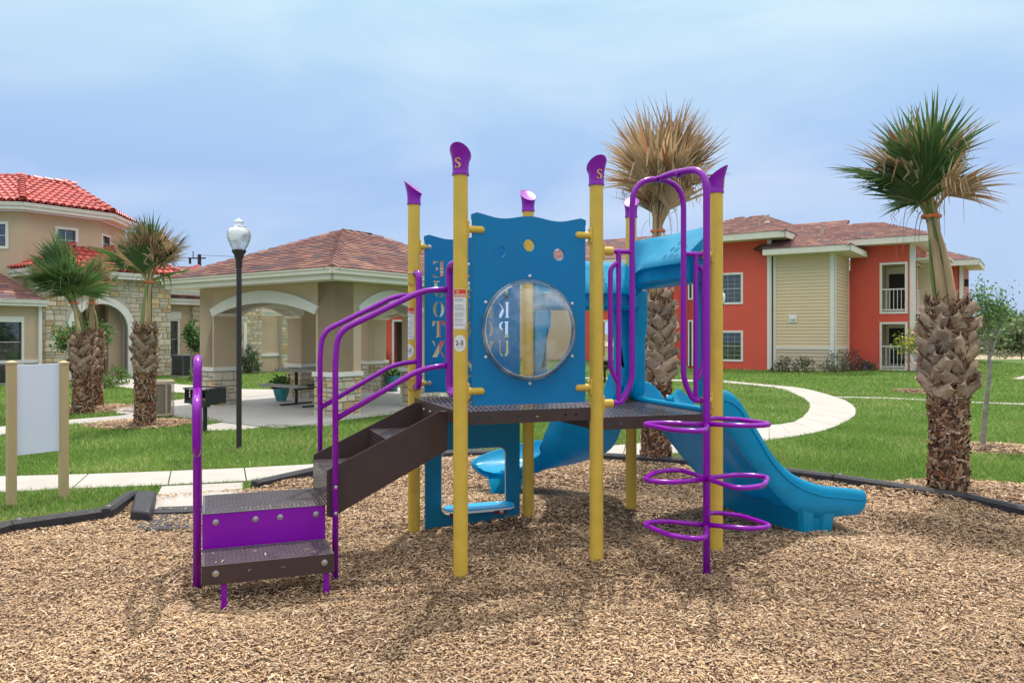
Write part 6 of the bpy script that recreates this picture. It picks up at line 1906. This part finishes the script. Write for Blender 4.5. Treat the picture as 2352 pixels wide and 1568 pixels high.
        # open the fans a little towards the viewer side and away, never all edge-on
        mb = MB(); fan_blade(mb, path[-1], axis, side, R * rr.uniform(.74, 1.0), g, rr, spread=rr.uniform(.3, .5) if gath else rr.uniform(*spr), nseg=9 if gath else 17, droop=.10 if g else .16)
        fr = mb.build('frond', 'frond', t)
        mb = MB(); rws = []
        for j, p in enumerate(path):
            w = (.020 if j < m * .3 else .015) * (1.3 - .6 * j / m)
            rws.append(w)
        # flattened petiole
        vs = []; 
        for j, p in enumerate(path):
            tg = (path[min(j + 1, m - 1)] - path[max(j - 1, 0)]).normalized(); s = tg.cross(rad); s = s.normalized() if s.length > .01 else V2(1, 0)
            nn_ = s.cross(tg); w = rws[j] * 1.25
            for x, y in ((-1, .1), (-.4, .5), (.4, .5), (1, .1), (.4, -.25), (-.4, -.25)): vs.append(p + s * (x * w) + nn_ * (y * w))
        mb.add(vs, [(j * 6 + q, j * 6 + (q + 1) % 6, (j + 1) * 6 + (q + 1) % 6, (j + 1) * 6 + q) for j in range(m - 1) for q in range(6)])
        mb.build('petiole', 'petiole_green' if (g and rr.random() < .8) else 'petiole_tan', fr, smooth=45)
    # tie band
    mb = MB(); mb.tube([T + V2(math.cos(2 * PI * k / 20) * .082, math.sin(2 * PI * k / 20) * .082, .004 * math.sin(k)) for k in range(20)], .0075, 6, closed=True)
    for s_ in (-.01, .008): mb.tube([T + V2(math.cos(2 * PI * k / 20) * .083, math.sin(2 * PI * k / 20) * .083, s_) for k in range(20)], .006, 6, closed=True)
    mb.build('tie_band', 'tie_band', t, smooth=True)
    # loose dead strips hanging from the bundle
    mb = MB()
    for k in range(16):
        a = rr.uniform(0, 2 * PI); rad = V2(math.cos(a), math.sin(a)); o = T + rad * .05 + Z * rr.uniform(-.1, .35)
        L = rr.uniform(.2, .55); pts = [o, o + rad * L * .3 + Z * L * rr.uniform(0, .3), o + rad * L * .55 - Z * L * .2, o + rad * L * .6 - Z * L * .9]
        pp = smoothpath(pts, 4); c = rr.uniform(.7, 1.2); mb.col = (.42 * c, .28 * c, .15 * c); tg = V2(-math.sin(a), math.cos(a)); w = rr.uniform(.004, .011); vs = []
        for j, p in enumerate(pp): vs += [p - tg * w * (1 - j / len(pp) * .8), p + tg * w * (1 - j / len(pp) * .8)]
        mb.add(vs, [(2 * j, 2 * j + 1, 2 * j + 3, 2 * j + 2) for j in range(len(pp) - 1)])
    s = mb.build('dead_strips', 'frond', t); s['kind'] = 'stuff'
    return t
Pg = 'bundled palms planted round the play area'
palm('large palm with green fan leaves and shaggy trunk, right of the blue slide', G(2178, 1134), .150, .96, 1.80, (-.16, 0), 2.60, (-.29, 0, 3.24), .69, 26, .84, 5, Pg, 1.30, tmax=66, tan_side=(.85, -.5))
palm('tall palm with an all dead brown crown behind the purple climbing arch', G(1507, 1057), .155, 1.00, 1.98, (.02, 0), 2.72, (.15, 0, 3.62), .98, 34, 0.0, 8, Pg, 1.35, tmax=44, spr=(.5, .95), lobe=(.62, .0, .9))
palm('small green palm in a chip bed between the twin palms and the lamp post', G(333, 979), .140, .92, 1.62, (.06, 0), 2.34, (.07, 0, 2.92), .78, 24, .68, 12, Pg, 1.25, tmax=70, tan_side=(.85, -.4))
palm('front palm of the twin pair at left, leaning left with a dense green crown', G(190, 950), .155, .80, 1.50, (-.17, 0), 2.08, (-.38, -.1, 2.78), .82, 28, .95, 15, Pg, 1.25, tmax=78)
palm('rear palm of the twin pair at left with mostly dead hanging leaves', G(216, 936), .140, .95, 1.55, (-.04, 0), 2.12, (.14, 0, 2.86), .60, 14, .5, 19, Pg, 1.2, tmax=35, spr=(.5, .9))

# ---------------------------------------------------------------- broadleaf trees and shrubs
def leafcloud(mb, pts, size, pal, rr, n):
    for k in range(n):
        p = rr.choice(pts); c = p[0] + Vector((rr.gauss(0, 1), rr.gauss(0, 1), rr.gauss(0, 1))) * p[1]
        d = Vector((rr.gauss(0, 1), rr.gauss(0, 1), rr.gauss(.2, .8))).normalized(); s = d.orthogonal().normalized()
        a = rr.uniform(0, PI); s = s * math.cos(a) + d.cross(s) * math.sin(a)
        L = size * rr.uniform(.6, 1.3); w = L * .32; col = rr.choice(pal); q = rr.uniform(.7, 1.3); mb.col = tuple(x * q for x in col)
        mb.add([c, c + d * L * .5 + s * w, c + d * L, c + d * L * .5 - s * w], [(0, 1, 2, 3)])
def grow(mb, tips, o, d, L, r, depth, rr, spread=.6, up=.25, kids=(2, 3), seg=4, wander=.18):
    pts = [o]; p = o; dd = d.normalized()
    for k in range(seg):
        dd = (dd + Vector((rr.gauss(0, wander), rr.gauss(0, wander), rr.gauss(0, wander) + up * .2))).normalized()
        p = p + dd * (L / seg); pts.append(p)
        if depth <= 1: tips.append((p.copy(), r))
    mb.tube(pts, [r * (1 - .5 * k / seg) for k in range(seg + 1)], 6 if r > .01 else 4)
    if depth > 0:
        for k in range(rr.randint(*kids)):
            b = pts[rr.randint(max(1, seg - 2), seg)]
            nd = (dd + Vector((rr.gauss(0, spread), rr.gauss(0, spread), rr.gauss(0, spread) * .5 + up))).normalized()
            grow(mb, tips, b, nd, L * rr.uniform(.6, .85), r * .55, depth - 1, rr, spread, up, kids, seg, wander)
def tree(name, label, cat, base, h_trunk, Lb, r, depth, leaf, nleaf, pal, seed, bark='grey_bark', jit=.05, group=None, spread=.5, up=.35, stems=1, kids=(2, 3), lean=(0, 0), flowers=None):
    rr = random.Random(seed); t = thing(name, label, cat, base, group)
    mb = MB(); tips = []; b = Vector((base.x, base.y, -.03))
    for k in range(stems):
        d = Z + V2(lean[0] + (rr.uniform(-.35, .35) if stems > 1 else 0), lean[1] + (rr.uniform(-.35, .35) if stems > 1 else 0)); d.normalize()
        top = b + d * h_trunk
        if h_trunk > .02: mb.tube([b, b + d * h_trunk * .5 + V2(rr.uniform(-.02, .02), 0), top], [r, r * .85, r * .7], 8, cap=False)
        for q in range(rr.randint(*kids) + (1 if stems == 1 else 0)):
            nd = (d + Vector((rr.gauss(0, spread), rr.gauss(0, spread), rr.uniform(.1, .5)))).normalized()
            grow(mb, tips, top - d * rr.uniform(0, h_trunk * .25), nd, Lb * rr.uniform(.7, 1.1), r * .55, depth, rr, spread, up, kids)
    mb.build('trunk', bark, t, smooth=40)
    mb = MB(); pp = [(p, jit) for p, _ in tips]
    leafcloud(mb, pp, leaf, pal, rr, nleaf); mb.build('crown', 'leaf_small', t)
    if flowers:
        fcol, fn, fs_ = flowers; mb = MB(); leafcloud(mb, [(p, jit) for p, _ in tips[::3]], fs_, [fcol], rr, fn); mb.build('flowers', 'leaf_small', t)
    return t
GR = [(.12, .24, .06), (.17, .30, .08), (.08, .17, .045), (.22, .34, .10)]
tree('young_tree', 'slender young tree with thin mottled trunk and sparse green leaves, right of the large palm', 'tree', G(2256, 1030), 1.15, .50, .036, 3, .040, 1250, GR, 3, lean=(.10, 0), jit=.06, spread=.36, up=.75, kids=(2, 3))
tree('young_tree', 'thin tree with airy leaves cut off by the right edge of the photograph', 'tree', V2(10.45, 14.1), .9, .36, .03, 3, .05, 1200, GR, 9, jit=.06, spread=.45, up=.35)
tree('flowering_shrub', 'spindly multi stemmed shrub with tiny yellow flowers before the ground floor balcony', 'shrub', G(2128, 897), .55, .55, .02, 3, .055, 1300, [(.13, .22, .04), (.20, .27, .05)], 4, stems=4, jit=.07, spread=.4, up=.4, flowers=((.75, .6, .05), 260, .06))
bbp = [(.10, .21, .05), (.15, .27, .09), (.07, .15, .04)]
tree('bottlebrush_shrub', 'sparse bottlebrush shrub with red flowers before the stone wall, far left', 'shrub', V2(-12.6, 21.6), .9, .50, .03, 3, .10, 2600, bbp, 6, stems=3, jit=.09, spread=.42, up=.35, flowers=((.6, .05, .10), 90, .09))
tree('bottlebrush_shrub', 'upright bottlebrush with red flowers beside the dark air conditioner', 'shrub', V2(-10.65, 24.9), .9, .42, .03, 3, .10, 2600, bbp, 7, stems=1, jit=.09, spread=.35, up=.55, flowers=((.6, .05, .10), 110, .09))
def bush(label, base, rx_, rz, n, leaf, pal, seed, cat='bush', name='bush', flat_=.0, group=None):
    rr = random.Random(seed); t = thing(name, label, cat, base, group); mb = MB(); st_ = MB()
    pts = []
    for k in range(60):
        a = rr.uniform(0, 2 * PI); e = math.acos(rr.uniform(0, 1)); q = rr.uniform(.55, 1)
        pts.append((Vector((base.x + math.cos(a) * math.sin(e) * rx_ * q, base.y + math.sin(a) * math.sin(e) * rx_ * q, max(.02, math.cos(e) * rz * q + .1 * rz))), rx_ * .11))
    for p, _ in pts[:16]: st_.tube([Vector((base.x, base.y, -.02)), Vector((base.x, base.y, 0)) * .4 + p * .6 - Z * .03, p], [.014, .01, .004], 5)
    st_.build('stems', 'brown_bark', t)
    leafcloud(mb, pts, leaf, pal, rr, n); mb.build('crown', 'leaf_small', t); return t
bush('rounded dusty green bush by the stone wall seen through the left arch', V2(-9.85, 28.2), .42, .95, 1700, .07, [(.10, .16, .08), (.15, .22, .12), (.07, .12, .06)], 2)
gb = [(.12, .22, .05), (.08, .16, .03), (.17, .27, .07)]
for k, (px, py, r_, h_, lb) in enumerate(((450, 876, .35, .35, 'small light green clump on the lawn edge below the bottlebrush'), (238, 892, .4, .35, 'low leafy plant right behind the twin palms'), (267, 884, .45, .5, 'loose leafy plant between the two left palm trunks'),
        (846, 838, .5, .8, 'green bush below the far window in the right pavilion arch'), (875, 836, .45, .7, 'green bush before the white doorway in the right pavilion arch'))):
    bush(lb, G(px, py), r_, h_, 500, .07, gb, 20 + k)
dk = [(.09, .15, .05), (.13, .19, .08), (.16, .12, .09), (.07, .10, .05)]
for k, (px, r_, h_, lb, fl) in enumerate(((1800, .45, .62, 'dark shrub at the left end of the siding bay', 0), (1846, .5, .55, 'low dark shrub under the wall vent of the siding bay', 0), (1918, .6, .75, 'largest shrub, at the corner of the siding bay', 0), (1962, .55, .8, 'reddish shrub right of the siding bay corner', 0), (1992, .4, .35, 'low shrub with violet flowers against the orange wall', 1))):
    q = V2((px - CX) / F * 29.2, 29.2) if px < 1930 else V2((px - CX) / F * 30.6, 30.6)
    b_ = bush(lb, q, r_, h_, 620, .07, dk if k != 3 else [(.16, .10, .08), (.10, .12, .06), (.20, .12, .10)], 40 + k)
    rr = random.Random(k); mb = MB(); leafcloud(mb, [(q + V2(rr.uniform(-r_, r_), rr.uniform(-.4, -.2), rr.uniform(.1, h_)), .1) for _ in range(8)], .06, [(.35, .28, .75)], rr, 14 if not fl else 40); mb.build('flowers', 'leaf_small', b_)
# distant scrub beyond the field
fb = [(.13, .21, .08), (.17, .26, .10), (.10, .16, .07), (.22, .27, .13)]
for k, (px, d, r_, h_, lb) in enumerate(((2285, 58, 3.2, 2.9, 'rounded green scrub tree beyond the field, right of the slender tree'), (2322, 66, 3.4, 3.0, 'distant scrub tree standing before the hazy blue tower'), (2372, 52, 3.0, 2.4, 'low green scrub at the right edge beyond the fence'), (2240, 62, 2.8, 2.6, 'distant scrub half hidden behind the large palm'))):
    bush(lb, V2((px - CX) / F * d, d), r_, h_, 2200, .42, fb, 60 + k, 'tree', 'scrub_tree')
rr = random.Random(77); mb = MB()
for k in range(70):
    d = rr.uniform(95, 170); x = (rr.uniform(2180, 2500) - CX) / F * d; leafcloud(mb, [(V2(x, d, .8), 1.1)], .9, [(.12, .17, .09), (.16, .20, .12)], rr, 90)
o = mb.build('far_woodland', 'leaf_small'); o['kind'] = 'stuff'; tag(o, 'strip of hazy green woodland on the far horizon at right', 'woodland')
mb = MB(); 
for k in range(260):
    d = rr.uniform(45, 75); x = (rr.uniform(2200, 2480) - CX) / F * d; leafcloud(mb, [(V2(x, d, .12), .16)], .2, [(.16, .19, .10), (.26, .24, .14)], rr, 10)
o = mb.build('field_weeds', 'leaf_small'); o['kind'] = 'stuff'; tag(o, 'dry weeds scattered over the sandy field behind the fence', 'weeds')
# ---------------------------------------------------------------- lamp posts
def lamp_post(label, base, hpole, s=1.0, vis=1):
    t = thing('lamp_post', label, 'lamp post', base, 'globe lamp posts')
    b = Vector((base.x, base.y, 0)); mb = MB()
    mb.lathe([(.036 * s, -.1), (.036 * s, .01), (.034 * s, .1), (.033 * s, hpole), (.0, hpole)], 20, b); mb.build('pole', 'dark_metal', t, smooth=40)
    mb = MB(); mb.lathe([(.037 * s, hpole - .10), (.040 * s, hpole - .09), (.040 * s, hpole + .0), (.055 * s, hpole + .03), (.062 * s, hpole + .07), (.085 * s, hpole + .10), (.09 * s, hpole + .115), (.09 * s, hpole + .13), (.06 * s, hpole + .135), (0, hpole + .135)], 24, b)
    mb.build('fitter', 'dark_metal', t, smooth=35)
    z0 = hpole + .13; k = s
    mb = MB(); mb.lathe([(.078 * k, z0), (.105 * k, z0 + .05), (.135 * k, z0 + .12), (.150 * k, z0 + .19), (.148 * k, z0 + .235), (.128 * k, z0 + .272), (.098 * k, z0 + .288), (.088 * k, z0 + .292), (.088 * k, z0 + .305), (.062 * k, z0 + .318), (.047 * k, z0 + .33), (.052 * k, z0 + .362), (.058 * k, z0 + .372), (.052 * k, z0 + .385), (.022 * k, z0 + .398), (.018 * k, z0 + .412), (0, z0 + .418)], 32, b)
    mb.build('globe', 'globe_glass', t, smooth=45)
    mb = MB(); mb.lathe([(.03, z0), (.03, z0 + .04), (.018, z0 + .045), (.016, z0 + .12), (0, z0 + .13)], 12, b); mb.build('bulb', 'white_plastic', t, smooth=40)
    return t
lamp_post('dark metal lamp post with a clear acorn globe on the left lawn', G(549, 1031), 2.46)
mat_w = mat('globe_white', (0.85, 0.86, 0.9), 0.4)
t = lamp_post('distant lamp post with a white globe, just right of the front right yellow post', V2(6.22, 22.2), 2.27, .62)
for c in t.children:
    if c.name.startswith('globe'): c.data.materials[0] = mat_w

# ---------------------------------------------------------------- charcoal grills
def grill(label, base, yaw=0., s=1.0):
    t = thing('charcoal_grill', label, 'grill', base, 'park grills on posts')
    R_ = Matrix.Translation(Vector((base.x, base.y, 0))) @ Matrix.Rotation(yaw, 4, 'Z') @ Matrix.Scale(s, 4)
    def put(mb, n, m, **k):
        mb.v = [tuple(R_ @ Vector(v)) for v in mb.v]; return mb.build(n, m, t, **k)
    mb = MB(); mb.tube([V2(0, 0, -.1), V2(0, 0, .40)], .03, 12); put(mb, 'post', 'black_metal', smooth=40)
    mb = MB(); mb.box(-.17, -.12, .40, .17, .12, .415); mb.box(-.05, -.05, .36, .05, .05, .40); put(mb, 'base_plate', 'grey_metal')
    mb = MB(); w, d, z0, z1, e = .24, .17, .42, .645, .008
    mb.box(-w, -d, z0, w, d, z0 + e)
    mb.box(-w, d - e, z0 + e, w, d, z1)
    mb.box(-w, -d, z0 + e, w, -d + e, z0 + .05)
    hl = [[(x + dx_ * .022, z + dz) for dx_, dz in ((-.3, .0), (.5, .0), (1, .012), (.4, .022), (.6, .03), (1, .04), (.4, .055), (-.3, .055), (-.1, .046), (.3, .042), (.1, .032), (.3, .022), (.2, .012), (-.2, .010))] for x in (-.10, .05) for z in (.08, .145)]
    for sx_ in (-1, 1):
        m2 = MB(); m2.plate([(-d, 0), (d, 0), (d, z1 - z0), (-d, z1 - z0)], hl, (sx_ * w - (0 if sx_ > 0 else -e) * 1, 0, z0), V2(0, 1), Z, V2(1, 0), e)
        mb.add(m2.v, m2.f)
    f = put(mb, 'fire_box', 'black_metal')
    mb = MB()
    for k in range(14): x = -w + .025 + k * .034; mb.tube([V2(x, -d, z1 - .02), V2(x, d, z1 - .02)], .004, 6)
    mb.tube([V2(-w - .04, -d + .02, z1 - .025), V2(w + .04, -d + .02, z1 - .025)], .006, 6); mb.tube([V2(-w - .04, d - .02, z1 - .025), V2(w + .04, d - .02, z1 - .025)], .006, 6)
    g = put(mb, 'grate', 'grey_metal')
    mb = MB(); rr = random.Random(2)
    for k in range(40):
        c = V2(rr.uniform(-.2, .22), rr.uniform(-.13, .13), z0 + .02 + rr.uniform(0, .04)); a = V2(rr.uniform(-1, 1), rr.uniform(-1, 1), rr.uniform(-.3, .3)).normalized() * .04; b_ = a.orthogonal().normalized() * .012
        mb.obox(c, a, b_, a.cross(b_).normalized() * .01)
    q = put(mb, 'embers', 'rust'); q['kind'] = 'stuff'
    mb = MB()
    for sx_ in (-1, 1): mb.tube([V2(sx_ * (w + .01), -d + .02, z1 - .02), V2(sx_ * (w + .05), -d + .02, z1 - .015)], .012, 8)
    put(mb, 'handle', 'grey_metal')
    return t
grill('black charcoal grill on a post, behind the left purple handrail', G(471, 992), math.radians(-32), 1.06)
grill('distant black charcoal grill on the lawn, seen between post and arch', G(1389, 880), math.radians(-30), 1.1)

# ---------------------------------------------------------------- litter bin of expanded metal
def litter_bin(label, base, r=.21, h=.70):
    t = thing('litter_bin', label, 'litter bin', base); b = Vector((base.x, base.y, 0))
    n = 30; mb = MB()
    for s_ in (-1, 1):
        for k in range(n):
            pts = []
            for j in range(13):
                a = 2 * PI * (k / n + s_ * j / 12 * .42); pts.append((math.cos(a) * r, math.sin(a) * r, .06 + (h - .1) * j / 12, a))
            vs = []
            for x, y, z, a in pts:
                tx, ty = -math.sin(a) * .0045, math.cos(a) * .0045
                vs += [b + V2(x - tx, y - ty, z), b + V2(x + tx, y + ty, z)]
            mb.add(vs, [(2 * j, 2 * j + 1, 2 * j + 3, 2 * j + 2) for j in range(12)])
    o = mb.build('mesh_side', 'tan_metal', t)
    for k in range(6):
        a = 2 * PI * k / 6 + .35; mb = MB(); tg = V2(-math.sin(a), math.cos(a)); rd = V2(math.cos(a), math.sin(a))
        mb.obox(b + rd * r - tg * .014 + Z * .02, tg * .028, rd * .008, Z * (h - .04)); mb.build('upright', 'tan_metal', t)
    mb = MB(); mb.lathe([(r - .02, h - .05), (r + .012, h - .05), (r + .016, h - .02), (r + .006, h), (r - .03, h + .006), (r - .05, h), (r - .05, h - .05)], 32, b); mb.build('rim', 'tan_metal', t, smooth=40)
    mb = MB(); mb.lathe([(r - .03, .03), (r + .006, .03), (r + .01, .05), (r + .006, .07), (r - .03, .07)], 32, b); mb.build('base_ring', 'tan_metal', t, smooth=40)
    mb = MB(); mb.lathe([(r - .05, .06), (r - .035, h - .08)], 24, b); mb.build('liner', 'grey_metal', t, smooth=40)
litter_bin('tan expanded metal litter bin right behind the small left palm', G(369, 957), .215, .66)

# ---------------------------------------------------------------- air conditioners
def condenser(label, base, w=.72, h=.78):
    t = thing('air_conditioner', label, 'air conditioner', base, 'outdoor air conditioning units'); q = Vector((base.x, base.y, 0)); u, v = bx, -cx_
    mb = MB(); mb.obox(q - u * w / 2 - v * w / 2 + Z * .0, u * w, v * w, Z * .08); mb.build('pad', 'bench_concrete', t)
    o = q - u * (w / 2 - .02) - v * (w / 2 - .02) + Z * .08; ww = w - .04
    mb = MB(); mb.obox(o + u * .012 + v * .012, u * (ww - .024), v * (ww - .024), Z * (h - .1)); mb.build('cabinet', 'dark_room', t)
    k = 0; z = .06
    mb = MB()
    while z < h - .16:
        for (p, a, n) in ((o, u, -v), (o, v, -u), (o + v * ww, u, v)):
            mb.obox(p + a * .05 + Z * z, a * (ww - .1), n * .012, Z * .016 + n * .0)
        z += .038
    l_ = mb.build('louvres', 'grey_metal', t); l_['kind'] = 'stuff'
    for a, b_ in ((0, 0), (1, 0), (0, 1), (1, 1)):
        mb = MB(); mb.obox(o + u * (ww - .05) * a + v * (ww - .05) * b_ - Z * .0, u * .05, v * .05, Z * (h - .1)); mb.build('corner_post', 'grey_metal', t)
    mb = MB(); mb.obox(o + Z * (h - .15) - u * .005 - v * .005, u * (ww + .01), v * (ww + .01), Z * .07); mb.build('top_cover', 'grey_metal', t, bevel=.015)
    mb = MB(); mb.lathe([(.26, 0), (.27, .02), (.05, .04), (0, .04)], 20, q + Z * (h - .08)); mb.build('fan_guard', 'black_metal', t, smooth=40)
    mb = MB(); mb.obox(o - v * 0 - (-v) * 0 + u * (ww * .5) + Z * (h - .22) + (-v) * .013, u * .17, -v * .004, Z * .05); mb.build('badge', 'print_red', t)
    return t
condenser('dark grey air conditioner beside the bottlebrush at the clubhouse wall', G(428, 866) * 1)
condenser('air conditioner half cut off at the far left behind the sign', G(-2, 884), .7, .62)

# ---------------------------------------------------------------- planters
def planter(label, base, r=.2, h=.34, seed=1):
    t = thing('planter', label, 'planter', base, 'teal glazed planters'); b = Vector((base.x, base.y, .018))
    mb = MB(); mb.lathe([(r * .55, 0), (r * .72, h * .25), (r * .93, h * .6), (r, h * .85), (r * 1.0, h * .93), (r * 1.08, h * .95), (r * 1.08, h), (r * .9, h), (r * .88, h * .9), (0, h * .9)], 28, b); mb.build('pot', 'teal_glaze', t, smooth=40)
    rr = random.Random(seed); mb = MB(); leafcloud(mb, [(b + V2(rr.uniform(-r, r) * .8, rr.uniform(-r, r) * .8, h + rr.uniform(0, .12)), .05) for _ in range(14)], .09, [(.07, .16, .04), (.11, .2, .06)], rr, 260); q = mb.build('foliage', 'leaf_small', t); q['kind'] = 'stuff'
planter('teal planter with greenery left of the rear pavilion pier', G(646, 922), .185, .36, 1)
planter('teal planter with an upright plant seen through the right pavilion arch', G(903, 899), .19, .40, 2)

# ---------------------------------------------------------------- utility pole with wires
up = thing('utility_pole', 'distant dark utility pole with a transformer above the far roof', 'utility pole', V2((458 - CX) / F * 60, 60))
b = ORG[up.name]
mb = MB(); mb.tube([b - Z * .5, b + Z * 7.85], .14, 10); mb.build('pole', 'pole_wood', up)
mb = MB(); mb.box(b.x - .9, b.y - .05, 7.5, b.x + .5, b.y + .05, 7.6); mb.tube([b + V2(-.75, 0, 7.1), b + V2(-.75, 0, 7.5)], .1, 8); mb.tube([b + V2(-.5, 0, 7.55), b + V2(-.5, 0, 8.1)], .04, 6); mb.build('crossarm', 'pole_wood', up)
mb = MB(); mb.tube([b + V2(0, 0, 7.8), b + V2(12, -2, 7.1), b + V2(30, -6, 7.4)], .015, 4); mb.tube([b + V2(-.9, 0, 7.6), b + V2(-14, 0, 6.9), b + V2(-40, 0, 7.3)], .015, 4); mb.build('wire', 'pole_wood', up)

# ---------------------------------------------------------------- field fence, far building
fe = thing('field_fence', 'thin wire fence with dark posts along the sandy field at far right', 'fence', V2(29, 44))
fp = [V2(24.5, 44.4), V2(27.2, 44.2), V2(29.9, 44.0), V2(32.6, 43.7), V2(35.4, 43.3)]
for p in fp: mb = MB(); mb.tube([p - Z * .1, p + Z * 1.62], .035, 6); mb.build('post', 'pole_wood', fe)
mb = MB()
for z in (.4, 1.0, 1.58):
    mb.tube([p + Z * z for p in fp], .012, 4)
mb.build('wire', 'grey_metal', fe)
tw = thing('distant_tower', 'faint blue office building on the horizon at far right', 'building', V2((2340 - CX) / F * 420, 420))
q = ORG[tw.name]
mb = MB(); mb.box(q.x - 3.5, q.y, 0, q.x + 3.5, q.y + 8, 5.2); mb.box(q.x - 9, q.y + 4, 0, q.x + 9, q.y + 10, 2.0); mb.build('wall', 'far_haze_blue', tw)
for k in range(4): mb = MB(); mb.box(q.x - 3.6, q.y - .1, .9 + k * 1.15, q.x + 3.6, q.y, 1.2 + k * 1.15); mb.build('window_band', 'window_glass', tw)
mb = MB(); mb.box(q.x - 3.7, q.y - .1, 5.2, q.x + 3.7, q.y + 8, 5.5); mb.build('roof', 'far_haze_blue', tw)

# loose chips kicked onto the slabs by the play area and onto the steps
xx = []; yy = []; zz_ = []
for (px0, px1, py0, py1, n, z) in ((345, 560, 1120, 1172, 90, .016), (372, 720, 1090, 1118, 25, .018)):
    for k in range(n):
        q = G(random.uniform(px0, px1), py1 - (py1 - py0) * abs(random.gauss(0, .3)) % 1); xx.append(q.x); yy.append(q.y); zz_.append(z)
for k in range(16): q = sfl + u_ * random.uniform(.05, .68) + v_ * random.uniform(.02, .34); xx.append(q.x); yy.append(q.y); zz_.append(.228)
for k in range(6): q = lfl + u_ * random.uniform(.05, .68) + v_ * random.uniform(.02, .5); xx.append(q.x); yy.append(q.y); zz_.append(.436)
o = chips(np.array(xx), np.array(yy), np.array(zz_), .022, 'loose_chips')
tag(o, 'single wood chips scattered on the path slab and on the perforated steps', 'wood chips')
